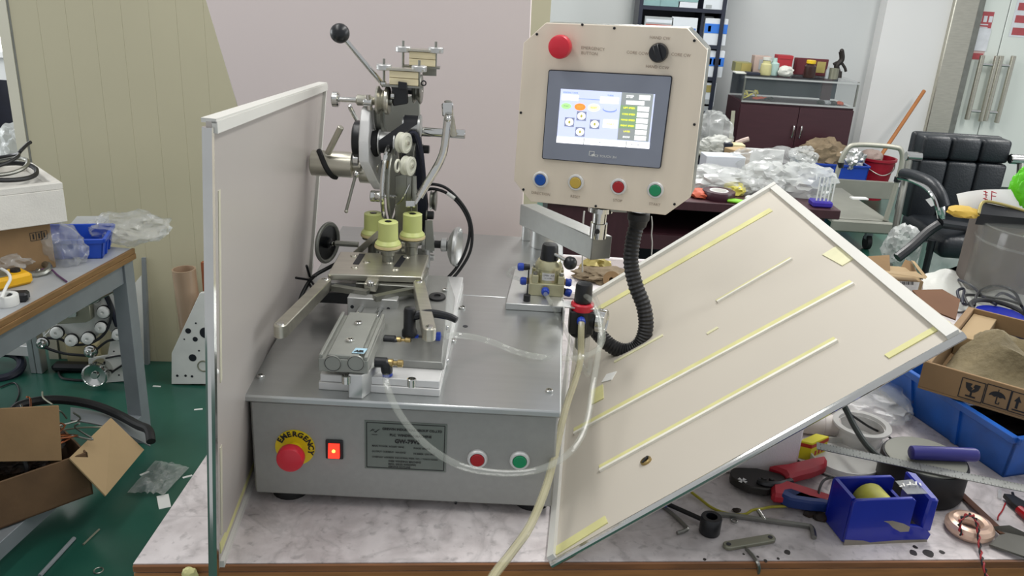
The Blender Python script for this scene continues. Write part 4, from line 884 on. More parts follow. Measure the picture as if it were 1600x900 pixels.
def vfit(px, py, y, ax, blk=True):
    p = W(px, py, y); a = V(ax).normalized()
    f = part(wm, 'air_fitting', G().lathe(p, a, [(.0055, -.012), (.0065, -.004), (.0065, 0)], 6 if not blk else 14), 'black_plastic' if blk else 'brass')
    part(f, 'release_ring', G().lathe(p, a, [(.0075, 0), (.0078, .008), (.006, .011), (.005, .0112)], 14), 'blue_fitting'); return p
fa = vfit(852, 454, vy - .003, (0, -1, -.1), False)
fb = vfit(818, 417, vy + .03, (-1, -.1, 0)); fc = vfit(822, 439, vy + .03, (-1, -.1, 0), False)
fd = vfit(884, 441, vy + .02, (1, -.1, 0), False); fe = vfit(884, 456, vy + .02, (1, -.3, -.2))
part(wm, 'air_hose', G().tube([fb - X_ * .008, fb + V((-.022, -.004, -.004)), fb + V((-.028, -.006, -.016)), fc + V((-.018, 0, .004)), fc - X_ * .008], .0035, n=8), 'clear_tube')
# ------------------------------------------------------------------ filter regulator
ry = 1.40; rc0 = W(908, 500, ry); k = sc(rc0)
def rz(py): return W(908, py, ry).z
rb_ = part(wm, 'regulator_body', G().lathe((rc0.x, ry, rz(524)), Z_, [(14 * k, 0), (17 * k, 3 * k), (17 * k, 44 * k), (15 * k, 45 * k)], 12), 'black_plastic', 'black air regulator with red collar and clear bowl')
part(rb_, 'port_block', G().box((rc0.x + .0, ry, rz(500)), (38 * k, .034, 38 * k), bev=.002), 'black_plastic')
part(rb_, 'lock_ring', G().lathe((rc0.x, ry, rz(483)), Z_, [(17.5 * k, 0), (18 * k, 2 * k), (18 * k, 10 * k), (16 * k, 12 * k)], 28), 'red_plastic', 'red collar')
kk = [(13 * k, 0), (14 * k, 2 * k), (13 * k, 28 * k), (12 * k, 31 * k), (0, 31.5 * k)]
part(rb_, 'adjust_knob', G().lathe((rc0.x, ry, rz(472)), Z_, kk, 10), 'black_plastic', 'ribbed black knob')
part(rb_, 'bowl', G().lathe((rc0.x + .002, ry, rz(524)), -Z_, [(15 * k, 0), (15 * k, 36 * k), (12 * k, 42 * k), (4 * k, 45 * k), (3 * k, 50 * k)], 24), 'clear_tube', 'clear plastic bowl')
part(rb_, 'bowl_core', G().lathe((rc0.x + .002, ry, rz(524)), -Z_, [(8 * k, 0), (8 * k, 20 * k), (5 * k, 24 * k)], 16), 'aluminium_grey')
gg = W(938, 500, ry); part(rb_, 'gauge', G().lathe(gg + V((-.006, 0, 0)), V((1, -.35, 0)), [(17 * k, 0), (18.5 * k, 1 * k), (18.5 * k, 14 * k), (17 * k, 15 * k), (16 * k, 13 * k), (0, 13 * k)], 28), 'chrome', 'chrome rimmed pressure gauge facing right')
part(rb_, 'gauge_back', G().lathe(gg + V((-.012, 0, 0)), V((1, -.35, 0)), [(14 * k, -6 * k), (17 * k, -2 * k), (17 * k, 4 * k)], 24), 'black_plastic')
q0, q1_ = W(872, 476, ry + .02), W(925, 479, ry)
part(wm, 'bracket_plate', G().hexa([V((.075, ry - .014, q1_.z)), V((rc0.x + .022, ry - .016, q1_.z)), V((rc0.x + .022, ry + .016, q1_.z)), V((.075, ry + .014, q1_.z))], [V((.075, ry - .014, q1_.z + .002)), V((rc0.x + .022, ry - .016, q1_.z + .002)), V((rc0.x + .022, ry + .016, q1_.z + .002)), V((.075, ry + .014, q1_.z + .002))]), 'aluminium', 'thin bracket holding the regulator at the plate edge')
part(wm, 'bracket_plate', axb(.0935, .0965, ry - .03, ry + .03, T - .03, q1_.z + .002), 'aluminium')
rf_ = vfit(908, 500, ry - .02, (0, -1, -.15), False)
# hoses
def hose(pts, r, m, lab): return part(wm, 'air_hose', G().tube(pts, r, n=10, res=8), m, lab)
hose([tp1 + X_ * .004, Z(706, 524, T + .034), Z(735, 526, T + .022), Z(770, 535, T + .010), Z(805, 549, T + .0065), Z(845, 558, T + .0065), W(888, 560, 1.27), W(915, 556, 1.31), W(936, 543, 1.33), W(941, 520, 1.345), W(936, 490, 1.36), W(925, 470, 1.375), W(905, 456, 1.40)], .0050, 'clear_tube', 'clear hose from the straight fitting around to the regulator')
q = q2 + X_ * .010 + dn * .02
hose([q, W(603, 595, 1.045), W(615, 630, 1.02), W(640, 668, 1.0), W(675, 702, .985), W(720, 728, .98), W(770, 738, .985), W(820, 738, 1.0), W(862, 726, 1.02), W(897, 700, 1.05), W(917, 660, 1.10), W(927, 600, 1.18), W(936, 545, 1.27), W(938, 510, 1.32), W(930, 480, 1.35)], .0050, 'clear_tube', 'clear hose sagging in front of the cabinet from the cylinder')
hose([rf_ + V((0, -.012, 0)), W(908, 520, 1.355), W(907, 560, 1.33), W(900, 590, 1.27), W(888, 625, 1.20), W(878, 660, 1.13), W(867, 710, 1.06), W(852, 765, .985), W(828, 822, .91), W(798, 865, .855), W(768, 905, .80), W(745, 960, .76)], .0060, 'amber_tube', 'yellowed thick hose running down over the bench edge')
hose([fa + V((0, -.012, -.002)), W(862, 475, 1.41), W(876, 500, 1.39), W(890, 530, 1.37), W(900, 555, 1.355), W(912, 575, 1.34), W(919, 585, 1.36), W(923, 560, 1.38)], .0042, 'clear_tube', 'clear hose from the valve front port')
hose([fd + X_ * .01, W(900, 445, 1.44), W(928, 462, 1.42), W(940, 500, 1.39), W(943, 530, 1.36), W(935, 548, 1.34)], .0040, 'clear_tube', 'clear hose looping over the regulator')
# ================================================================== LEFT SIDE
mat('table_grey', '#a8abad', 0.4, 0, 0.12, 8); mat('table_steel', '#8b9195', 0.45, 0.3, 0.1, 12); mat('table_brown', '#86663f', 0.5, 0, 0.22, 8, stretch=(20, 1, 20))
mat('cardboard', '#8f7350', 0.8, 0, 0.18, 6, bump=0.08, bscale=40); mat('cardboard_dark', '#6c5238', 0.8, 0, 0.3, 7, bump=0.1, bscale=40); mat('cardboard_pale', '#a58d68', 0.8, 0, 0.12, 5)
mat('cardboard_inner', '#6d4a30', 0.8, 0, 0.2, 6)
mat('foam_dirty', '#dedbd3', 0.85, 0, 0.1, 10, bump=0.15, bscale=200)
mat('bin_blue', '#1f4fc0', 0.35, 0, 0.12, 12); mat('bin_blue_bright', '#1c66c6', 0.35, 0, 0.15, 9, col2='#174f9c')
mat('bag_clear', '#cfd2d0', 0.14, 0, 0.08, 14, clear=0.68, bump=0.5, bscale=26, coat=0.6); mat('bag_milky', '#d6d9d6', 0.22, 0, 0.08, 14, clear=0.45, bump=0.5, bscale=22, coat=0.4)
mat('meter_yellow', '#e5ae14', 0.4, 0, 0.08, 20); mat('paper_white', '#dfe0dc', 0.7, 0, 0.05, 8); mat('cable_black', '#141517', 0.45, 0, 0.2, 30)
mat('machined_plate', '#dedfda', 0.5, 0.0, 0.1, 9); mat('rust_mix', '#3a2a20', 0.7, 0.1, 0.5, 40, col2='#15110f'); mat('copper', '#b06a48', 0.3, 0.9, 0.2, 40); mat('tube_card', '#a58c74', 0.3, 0, 0.12, 6, coat=0.5)
mat('wood_red', '#9a5a3a', 0.6, 0, 0.2, 6); mat('olive_steel', '#8f8f7e', 0.4, 0.6, 0.12, 14); mat('cream_box', '#c9bd93', 0.7, 0, 0.08, 6); mat('wire_purple', '#5a3a5e', 0.5); mat('extrusion', '#b9bcbe', 0.4, 0.7, 0.08, 10)
# ---- side table
TT = .70
A0 = Z(208, 388, TT); na = V((-.065, -.61, 0)).normalized(); fa_ = V((-.995, .1, 0)).normalized()
st_ = thing('side_table', 'grey workshop side table with wooden edge strip, left of the winding machine', 'table', (A0.x, A0.y, 0))
LN = 1.5; WD = .95
def tq(u, v, z): return V((A0.x, A0.y, 0)) + na * u + fa_ * v + Z_ * z
def tbx_(u0, u1, v0, v1, z0, z1, bev=.001): return G().hexa([tq(u0, v0, z0), tq(u1, v0, z0), tq(u1, v1, z0), tq(u0, v1, z0)], [tq(u0, v0, z1), tq(u1, v0, z1), tq(u1, v1, z1), tq(u0, v1, z1)], bev=bev)
part(st_, 'tabletop', tbx_(0.004, LN, .004, WD, TT - .03, TT), 'table_grey')
part(st_, 'edge_strip', tbx_(0, LN, -.006, .0035, TT - .016, TT + .001), 'table_brown', 'brown wooden edge strip, upper'); part(st_, 'edge_strip', tbx_(0, LN, -.008, .0035, TT - .034, TT - .0165), 'table_brown', 'brown wooden edge strip, lower')
part(st_, 'apron', tbx_(.0, LN, .012, .04, TT - .105, TT - .035), 'table_steel'); part(st_, 'apron', tbx_(.0, .03, .045, WD, TT - .12, TT - .035), 'table_steel')
for (u, v) in ((.002, .004), (LN - .06, .004), (.002, WD - .06), (LN - .06, WD - .06)): part(st_, 'leg', tbx_(u, u + .05, v, v + .05, 0, TT - .03), 'table_steel')
part(st_, 'stretcher', tbx_(.05, LN, .005, .055, .06, .11), 'table_steel', 'low steel stretcher below the scrap box')
# ---- foam box on cardboard box
b0, b1 = Z(-30, 438, TT), Z(88, 418, TT)
bd = (b1 - b0).normalized(); bn = V((-bd.y, bd.x, 0))
def hbox(o, u, v, lu, lv, z0, z1, bev=.002): return G().hexa([o + u * a + v * b + Z_ * (z0 - o.z) for a, b in ((0, 0), (lu, 0), (lu, lv), (0, lv))], [o + u * a + v * b + Z_ * (z1 - o.z) for a, b in ((0, 0), (lu, 0), (lu, lv), (0, lv))], bev=bev)
zc1 = PL(85, 345, b1, bn).z
cbx = thing('cardboard_box', 'brown cardboard box under the white foam tray on the side table', 'box', tuple(b1))
part(cbx, 'carton', hbox(b1, -bd, bn, .36, .28, TT + .0005, zc1), 'cardboard')
g = G()
for k, px in enumerate((52, 61, 69)):
    c = PL(px, 370 - k * 1.5, b1, bn) - bn * .0008
    for a_, b_, hw, hh in ((0, .012, .008, .0008), (0, -.012, .008, .0008), (-.008, 0, .0008, .012), (.008, 0, .0008, .012), (0, .0, .0022, .008)): g.quad(rect(c + bd * a_ + Z_ * b_, bd, Z_, hw, hh))
part(cbx, 'printed_mark', g, 'ink', 'faint printed handling marks', smooth=0)
f0 = PL(103, 325, b1 - bn * .03 , bn); zf1 = PL(97, 285, b1 - bn * .03, bn).z; zf0 = zc1 + .0005
fb_ = thing('foam_tray', 'white polystyrene tray full of cables on top of the cardboard box', 'box', tuple(V((f0.x, f0.y, zf0))))
o = V((f0.x, f0.y, zf0))
part(fb_, 'tray', hbox(o, -bd, bn, .42, .30, zf0, zf1 - .02), 'foam_dirty')
for (u0, u1, v0, v1) in ((0, .42, 0, .025), (0, .42, .275, .30), (0, .025, .025, .275), (.395, .42, .025, .275)): part(fb_, 'rim', hbox(o - bd * u0 + bn * v0, -bd, bn, u1 - u0, v1 - v0, zf1 - .0202, zf1), 'foam_dirty')
zz = zf1 + .002
c = o - bd * .16 + bn * .14 + Z_ * (zz - zf0)
for i in range(3):
    g = G(); pts = [c + bd * (.13 - .02 * i) * math.cos(t) + bn * (.085 - .01 * i) * math.sin(t) + Z_ * (.012 + .02 * i + .010 * math.sin(2 * t + i)) for t in [j * math.pi / 8 for j in range(16)]]
    solo('cable_coil', g.loop(smooth_path(pts + [pts[0]], 3)[:-1], .007 - .001 * i, 8), 'cable_black' if i != 1 else 'steel_dark', ('thick black cable coil lying lowest in the foam tray', 'grey cable coil in the middle of the foam tray', 'black cable loop lying topmost on the foam tray')[i], 'cable', tuple(c), None)
solo('cable', G().tube([c + V((.02, .0, .03)), W(22, 248, 2.72), W(32, 236, 2.74), W(42, 226, 2.78), W(48, 222, 2.8)], .006, n=8), 'cable_black', 'black cable rising from the foam tray to the clear bag', 'cable', tuple(W(14, 262, 2.75)))
# ---- things behind the tray, past the partition
ch = thing('office_chair', 'black office chair seen past the partition edge at far left', 'chair', tuple(V((W(5, 300, 4.12).x, 4.12, 0))))
c = W(0, 178, 4.12)
g = G().sheet(lambda s, t: c + V(((s - .5) * .42 * (1 - .55 * max(0, t - .6)), .04 * math.cos((s - .5) * 3), (t - .55) * .36)), 10, 10)
bmesh.ops.solidify(g.bm, geom=g.bm.faces[:], thickness=.05); part(ch, 'backrest', g, 'navy_black')
part(ch, 'stem', G().box((c.x, c.y + .05, c.z - .4), (.06, .04, .6), bev=.01), 'black_plastic'); part(ch, 'seat', G().box((c.x, c.y - .2, c.z - .38), (.44, .42, .07), bev=.03, seg=2), 'navy_black')
part(ch, 'base', G().cyl((c.x, c.y - .15, 0.0), (c.x, c.y - .15, c.z - .4), .03), 'black_plastic')
sh_ = W(20, 268, 3.35); solo('shelf_table', G().box((sh_.x - .3, 3.45, sh_.z / 2), (.9, .34, sh_.z), bev=.004), 'wall_white', 'white table unit past the partition edge, behind the foam tray', 'table', (sh_.x - .3, 3.45, 0))
c = W(26, 228, 3.40); solo('plastic_bag', G().blob(c, (.075, .06, .085), 3, .4, 2.2, floor=sh_.z + .002), 'bag_milky', 'crumpled milky bag on the white table beside the partition edge', 'bag', (c.x, c.y, sh_.z))
# ---- blue bin and clear bags on the side table
b2 = Z(116, 405, TT); b3 = Z(160, 404, TT)
def open_bin(name, o, u, v, lu, lv, h, mt, label, cat, taper=.012, ribs=2, rim=.006, th=.004):
    t_ = thing(name, label, cat, tuple(o)); T2 = taper
    def P_(a, b, z): k = T2 * z / h; return o + u * (a + (k if a > lu / 2 else -k)) + v * (b + (k if b > lv / 2 else -k)) + Z_ * z
    part(t_, 'bottom', G().hexa([P_(0, 0, 0), P_(lu, 0, 0), P_(lu, lv, 0), P_(0, lv, 0)], [P_(0, 0, th), P_(lu, 0, th), P_(lu, lv, th), P_(0, lv, th)]), mt)
    for (a0, b0, a1, b1, n_) in ((0, 0, lu, 0, v), (lu, 0, lu, lv, -u), (lu, lv, 0, lv, -v), (0, lv, 0, 0, u)):
        w_ = part(t_, 'wall', G().hexa([P_(a0, b0, 0), P_(a1, b1, 0), P_(a1, b1, 0) + n_ * th, P_(a0, b0, 0) + n_ * th], [P_(a0, b0, h), P_(a1, b1, h), P_(a1, b1, h) + n_ * th, P_(a0, b0, h) + n_ * th]), mt)
        part(w_, 'rim', G().hexa([P_(a0, b0, h - .014) - n_ * rim, P_(a1, b1, h - .014) - n_ * rim, P_(a1, b1, h - .014) + n_ * .002, P_(a0, b0, h - .014) + n_ * .002], [P_(a0, b0, h + .001) - n_ * rim, P_(a1, b1, h + .001) - n_ * rim, P_(a1, b1, h + .001) + n_ * .004, P_(a0, b0, h + .001) + n_ * .004], bev=.0015), mt)
        for j in range(ribs):
            f = (j + 1) / (ribs + 1); a, b = a0 + (a1 - a0) * f, b0 + (b1 - b0) * f; s_ = (P_(a1, b1, 0) - P_(a0, b0, 0)).normalized() * .006
            q0, q1 = P_(a, b, 0.002), P_(a, b, h - .014)
            def ex(q, kz): return q - n_ * 0
            lo = P_(a0, b0, .002) * (1 - f) + P_(a1, b1, .002) * f; hi = P_(a0, b0, h - .014) * (1 - f) + P_(a1, b1, h - .014) * f
            part(w_, 'rib', G().hexa([lo - s_, lo + s_, lo + s_ - n_ * .005, lo - s_ - n_ * .005], [hi - s_, hi + s_, hi + s_ - n_ * .005, hi - s_ - n_ * .005]), mt)
    return t_, P_
bu2 = (b3 - b2).normalized(); bv2 = V((-bu2.y, bu2.x, 0))
hb = PL(160, 372, b3, bv2).z - TT
open_bin('storage_bin', b2 - bu2 * .09, bu2, bv2, (b3 - b2).length + .09, .14, hb, 'bin_blue', 'small blue plastic bin half under clear bags on the side table', 'bin')
c = Z(84, 414, TT); solo('plastic_bag', G().blob(c + V((0, .02, .05)), (.085, .055, .08), 11, .35, 1.8, floor=TT + .001, jit=.03), 'bag_clear', 'upright clear plastic bag before the blue bin on the side table', 'bag', tuple(c))
c = W(203, 356, 2.60); solo('plastic_bag', G().blob(c, (.115, .08, .048), 15, .45, 1.9, jit=.04), 'bag_clear', 'large clear plastic bag overhanging the far corner of the side table', 'bag', (c.x, c.y, TT))
solo('metal_box', hbox(Z(112, 378, TT + .001), bu2, bv2, .10, .10, TT + .001, TT + .06), 'table_grey', 'grey metal box behind the blue bin on the side table', 'box', tuple(Z(112, 378, TT)))
c = Z(8, 424, TT); solo('plastic_bag', G().blob(c + Z_ * .03, (.075, .05, .04), 19, .4, 2.0, floor=TT + .001, jit=.04), 'bag_clear', 'flattened clear bag beside the cardboard box at the left picture edge', 'bag', tuple(c))
# multimeter
m0, m1 = Z(-8, 458, TT), Z(54, 443, TT); mu = (m1 - m0).normalized(); mv = V((-mu.y, mu.x, 0)); ml = (m1 - m0).length
mm = thing('multimeter', 'yellow and grey multimeter lying on the side table', 'multimeter', tuple(m0))
part(mm, 'case', hbox(m0 + mv * .0, mu, mv, ml, .075, TT + .0005, TT + .035, .008), 'meter_yellow'); part(mm, 'face', hbox(m0 + mv * .012, mu, mv, ml - .05, .05, TT + .0352, TT + .037, .001), 'olive_steel'); part(mm, 'dial', G().lathe(m0 + mu * (ml - .03) + mv * .037 + Z_ * .035, Z_, [(.014, 0), (.013, .008)], 16), 'black_plastic')
c = Z(30, 470, TT); solo('clip', G().box(c + Z_ * .0135, (.05, .035, .026), rotz(.3), .006), 'black_plastic', 'black plastic clip in front of the yellow multimeter', 'clip', tuple(c))
c = Z(12, 476, TT); solo('tape_roll', G().lathe(c + Z_ * .0005, Z_, [(.0165, 0), (.028, 0), (.029, .002), (.029, .026), (.028, .028), (.0165, .028), (.0155, .014)], 24), 'paper_white', 'white tape roll on the side table in front of the meter', 'tape roll', tuple(c))
c = Z(28, 425, TT); solo('cable_bundle', G().loop([c + V((.09 * math.cos(t), .05 * math.sin(t), .012 + .006 * math.sin(3 * t))) for t in [i * math.pi / 10 for i in range(20)]], .010, 8), 'steel_dark', 'dark grey hose bundle behind the yellow multimeter', 'cable', tuple(c))
solo('wire', G().tube([Z(50, 428, TT + .006), Z(62, 422, TT + .012), Z(78, 420, TT + .012), Z(90, 430, TT + .005), Z(104, 440, TT + .004)], .0028, n=8), 'wire_purple', 'thin purple wire curving over the side table', 'wire', tuple(Z(62, 422, TT)))
g = G().lathe(Z(57, 424, TT + .008), V((1, -.2, 0)), [(.006, 0), (.009, .002), (.009, .012), (.005, .014), (.004, .03)], 14); solo('connector', g, 'steel_dark', 'small dark metal connector on the purple wire', 'connector', tuple(Z(57, 424, TT)))
c = Z(74, 429, TT); solo('screw', G().cyl(c, c + Z_ * .014, .0035, n=10).merge(G().cyl(c + Z_ * .010, c + Z_ * .014, .006, n=8).bm), 'olive_steel', 'tiny screw standing on the side table by the purple wire', 'screw', tuple(c))
solo('white_cable', G().tube([Z(2, 466, TT + .035), Z(10, 448, TT + .045), Z(16, 436, TT + .045), Z(12, 426, TT + .05), Z(2, 420, TT + .05)], .004, n=8), 'paper_white', 'white cable looping over the yellow multimeter', 'cable', tuple(Z(2, 466, TT)))
# ---- bare winding head leaning under the table
ph_y = 2.88
phn = V((.12, -1, .10)).normalized(); ph0 = V((Z(170, 595, .0).x, Z(170, 595, .0).y, 0))
def HP(px, py, d=0.0): return PL(px, py, ph0 + phn * d, phn)
hd = thing('bare_winder', 'bare winding head plate with white pulleys on the floor under the side table', 'machine part', tuple(ph0))
part(hd, 'back_plate', G().prism([HP(*p) for p in ((140, 598), (217, 592), (208, 470), (200, 412), (172, 410), (150, 432), (128, 452), (150, 500), (175, 520), (168, 555), (138, 560))], -phn * .012, bev=.001), 'machined_plate', 'tall pale back plate')
part(hd, 'arm_plate', G().prism([HP(*p, .014) for p in ((64, 530), (86, 512), (108, 525), (128, 536), (150, 528), (166, 508), (172, 485), (166, 462), (150, 448), (128, 452), (108, 470), (92, 486), (84, 508))], -phn * .010, bev=.001), 'machined_plate', 'curved pale plate carrying the pulleys')
part(hd, 'motor_plate', G().prism([HP(*p, .016) for p in ((140, 600), (216, 594), (214, 552), (172, 556), (146, 570))], -phn * .008, bev=.001), 'machined_plate', 'lower pale motor plate')
for px, py, r in ((150, 463, 7.5), (164, 486, 8.5), (160, 510, 8), (140, 527, 8.5), (114, 530, 8.5), (91, 518, 8.5), (187, 521, 8.5), (207, 558, 6.5)):
    c = HP(px, py, .014); k = sc(c)
    pl = part(hd, 'pulley', G().lathe(c, phn, [(r * 1.12 * k, 0), (r * 1.12 * k, .016), (r * k, .017), (r * k, .026), (r * .85 * k, .028), (r * .3 * k, .028), (r * .28 * k, .024), (0, .024)], 20), ['paper_white'], 'white nylon pulley')
    part(pl, 'flange', G().lathe(c, phn, [(r * 1.25 * k, .004), (r * 1.25 * k, .014)], 20), 'black_rubber')
for px, py, r in ((68, 535, 7), (143, 548, 7.5)):
    c = HP(px, py, .014); k = sc(c); pl = part(hd, 'toothed_pulley', G().lathe(c, phn, [(r * 1.3 * k, 0), (r * 1.3 * k, .012), (r * k, .013), (r * k, .026), (r * .6 * k, .028), (r * .3 * k, .024)], 20), 'chrome')
    part(pl, 'flange', G().lathe(c, phn, [(r * 1.4 * k, .002), (r * 1.4 * k, .010)], 20), 'black_rubber')
c = HP(158, 577, .014); k = sc(c); part(hd, 'motor_wheel', G().lathe(c, phn, [(18 * k, 0), (18 * k, .04), (14 * k, .042), (14 * k, .055), (19 * k, .057), (19 * k, .072), (17 * k, .074), (16 * k, .070), (6 * k, .066), (5 * k, .074), (0, .074)], 30), 'chrome', 'large bright dished wheel')
blt = [HP(*p, .030) for p in ((66, 541), (84, 548), (104, 553), (126, 555), (145, 556))]; part(hd, 'belt', G().tube(blt, .006, n=6), 'belt_black', 'slack toothed belt')
part(hd, 'belt', G().tube([HP(*p, .030) for p in ((142, 452), (156, 453), (168, 462), (174, 482), (172, 502), (164, 520), (150, 532), (132, 538), (112, 538), (94, 530), (74, 528))], .0055, n=6), 'belt_black', 'black belt around the pulleys')
part(hd, 'belt', G().tube([HP(*p, .03) for p in ((152, 545), (168, 533), (186, 530))], .005, n=6), 'belt_black'); part(hd, 'belt', G().tube([HP(*p, .02) for p in ((165, 560), (185, 556), (212, 553))], .004, n=6), 'belt_black')
part(hd, 'guide_block', G().prism([HP(*p, .06) for p in ((88, 485), (94, 478), (128, 473), (140, 478), (142, 500), (134, 504), (88, 507))], -phn * .04, bev=.002), 'olive_steel', 'grey square guide block')
part(hd, 'clamp', G().prism([HP(*p, .072) for p in ((105, 487), (119, 485), (119, 495), (106, 497))], -phn * .012, bev=.001), 'chrome')
part(hd, 'rod', G().cyl(HP(108, 490, .085), HP(187, 450, .06), .0065, n=10), 'chrome', 'slanted steel rod')
part(hd, 'lever_bar', G().prism(rrect(HP(184, 441, .05), (HP(186, 427, .05) - HP(182, 455, .05)), phn.cross(HP(186, 427, .05) - HP(182, 455, .05)), .035, .011, .010), -phn * .01), 'olive_steel'); part(hd, 'clamp_bar', G().prism([HP(*p, .06) for p in ((172, 452), (178, 447), (193, 470), (184, 475))], -phn * .02, bev=.001), 'olive_steel')
part(hd, 'bracket', G().tube([HP(160, 446, .02), HP(164, 436, .03), HP(172, 433, .03)], .014, n=8), 'black_plastic'); part(hd, 'guard_strip', G().tube([HP(166, 462, .02), HP(174, 480, .02), HP(180, 500, .02), HP(184, 510, .02)], .010, n=8), 'navy_black', 'dark navy guard strip')
part(hd, 'lever', G().tube([HP(190, 510, .02), HP(193, 498, .03), HP(192, 490, .03)], .009, n=8), 'black_plastic'); part(hd, 'connector', G().prism([HP(*p, .03) for p in ((190, 566), (199, 563), (204, 578), (198, 582))], -phn * .02, bev=.001), 'black_plastic')
part(hd, 'cable', G().tube([HP(192, 570, .02), HP(180, 578, .02), HP(170, 586, .03)], .004, n=6), 'cable_black')
for px, py in ((190, 537), (196, 536), (203, 535), (178, 549), (186, 586), (133, 510)): c = HP(px, py, .0165 if py > 545 else .001); part(hd, 'hole', G().cyl(c, c + phn * .001, .0035, n=10), 'dark_line')
solo('mains_cable', G().tube([Z(96, 568, .006), Z(92, 580, .006), Z(96, 590, .006), Z(110, 593, .006), Z(132, 594, .006), Z(150, 592, .006)], .005, n=8), 'cable_black', 'black cord curling on the floor beside the winding head', 'cable', tuple(Z(96, 568, 0)))
c = Z(118, 580, .0); solo('power_tool', G().box(c + Z_ * .02, (.17, .05, .036), rotz(.08), .012), 'black_plastic', 'flat black tool lying on the floor beside the motor wheel', 'tool', tuple(c))
cbk = Z(100, 573, 0); g = hbox(cbk + V((0, .03, 0)), V((1, .05, 0)).normalized(), V((-.05, 1, 0)).normalized(), .12, .12, 0, .085); solo('carton', g, 'cream_box', 'cream carton on the floor behind the winding head', 'box', tuple(cbk))
# aluminium stand
al = thing('extrusion_stand', 'low aluminium extrusion stand behind the side table leg', 'stand', tuple(Z(62, 580, 0)))
c = Z(62, 580, 0)
for dx in (-.012, .012): part(al, 'post', G().box((c.x + dx, c.y, .14), (.022, .045, .28), bev=.002), 'extrusion')
part(al, 'rail', G().box((c.x - .26, c.y + .02, Z(20, 542, 0).z + .085), (.46, .04, .045), bev=.002), 'aluminium_light', 'white horizontal rail'); part(al, 'deck', G().box((c.x - .2, c.y + .1, .30), (.5, .25, .02), bev=.002), 'table_steel'); part(al, 'post', G().box((c.x - .42, c.y + .05, .14), (.04, .045, .28), bev=.002), 'extrusion')
solo('foam_strip', G().box(V((c.x - .07, c.y + .1, .336)), (.09, .06, .05), rotz(.1), .004), 'navy_black', 'dark box on the aluminium stand under the side table', 'box', tuple(Z(40, 518, .31)))
c = Z(2, 582, .0); solo('cable_reel', G().torus(c + Z_ * .03, V((.2, -.3, 1)), .075, .018, 30, 10), 'navy_black', 'black cable coil on the floor at the left picture edge', 'cable', tuple(c)); 
solo('thin_wire', G().tube([Z(0, 605, .004), Z(22, 598, .004), Z(30, 612, .004), Z(24, 630, .004), Z(12, 645, .004)], .003, n=6), 'cable_black', 'thin dark wire on the green floor below the coil', 'wire', tuple(Z(0, 605, 0)))
# boards leaning behind the leg
q0 = Z(222, 568, 0); solo('leaning_sheet', G().hexa([q0 + V((-.08, 0, 0)), q0 + V((.012, 0, 0)), q0 + V((.012, .012, 0)), q0 + V((-.08, .012, 0))], [W(202, 406, q0.y + .03), W(220, 406, q0.y + .03), W(220, 406, q0.y + .03) + Y_ * .012, W(202, 406, q0.y + .03) + Y_ * .012]), 'machined_plate', 'white panel leaning on the wall behind the side table leg', 'panel', tuple(q0))
solo('grey_strip', G().hexa([q0 + V((.014, -.01, 0)), q0 + V((.03, -.01, 0)), q0 + V((.03, .01, 0)), q0 + V((.014, .01, 0))], [W(221, 403, q0.y + .02), W(227, 403, q0.y + .02), W(227, 403, q0.y + .02) + Y_ * .015, W(221, 403, q0.y + .02) + Y_ * .015]), 'table_steel', 'narrow grey strip leaning on the beige wall beside the white panel', 'strip', tuple(q0 + V((.02, 0, 0))))
# cardboard tube, wood and drilled plate
cyt = 3.0; c0 = W(287, 420, cyt); r_ = 18 * sc(c0)
solo('cardboard_tube', G().lathe((c0.x + .02, cyt, 0), (c0 - V((c0.x + .02, cyt, 0))), [(r_, 0), (r_, c0.z), (r_ * .88, c0.z), (r_ * .86, c0.z - .05), (0.001, c0.z - .05)], 28), 'tube_card', 'brown film wrapped cardboard tube standing by the beige wall', 'tube', (c0.x + .02, cyt, 0))
c = W(318, 412, 3.02); solo('wood_plank', G().box((c.x + .01, 3.04, c.z / 2), (.05, .02, c.z)), 'wood_red', 'reddish wood plank behind the drilled plate by the wall', 'plank', (c.x, 3.04, 0))
dn_ = V((.05, -1, .05)).normalized(); dp0 = Z(300, 603, 0)
dpl = thing('drilled_plate', 'pale drilled machine plate standing on the floor by the cardboard tube', 'plate', tuple(dp0))
def DP(px, py, d=0): return PL(px, py, dp0 + dn_ * d, dn_)
part(dpl, 'plate', G().prism([DP(*p) for p in ((268, 600), (268, 552), (300, 484), (312, 458), (345, 455), (350, 600))], -dn_ * .02, bev=.001), 'machined_plate')
for px, py, r in ((294, 517, 4.5), (305, 530, 4), (301, 559, 6), (277, 587, 2), (290, 587, 2), (300, 588, 2), (321, 520, 9), (306, 505, 1.5), (288, 530, 1.2), (311, 548, 1.5)):
    c = DP(px, py); part(dpl, 'hole', G().cyl(c - dn_ * .001, c + dn_ * .0008, r * sc(c), n=16), 'dark_line')
c = DP(318, 572); part(dpl, 'boss', G().torus(c, dn_, .022, .003, 20, 6), 'olive_steel')
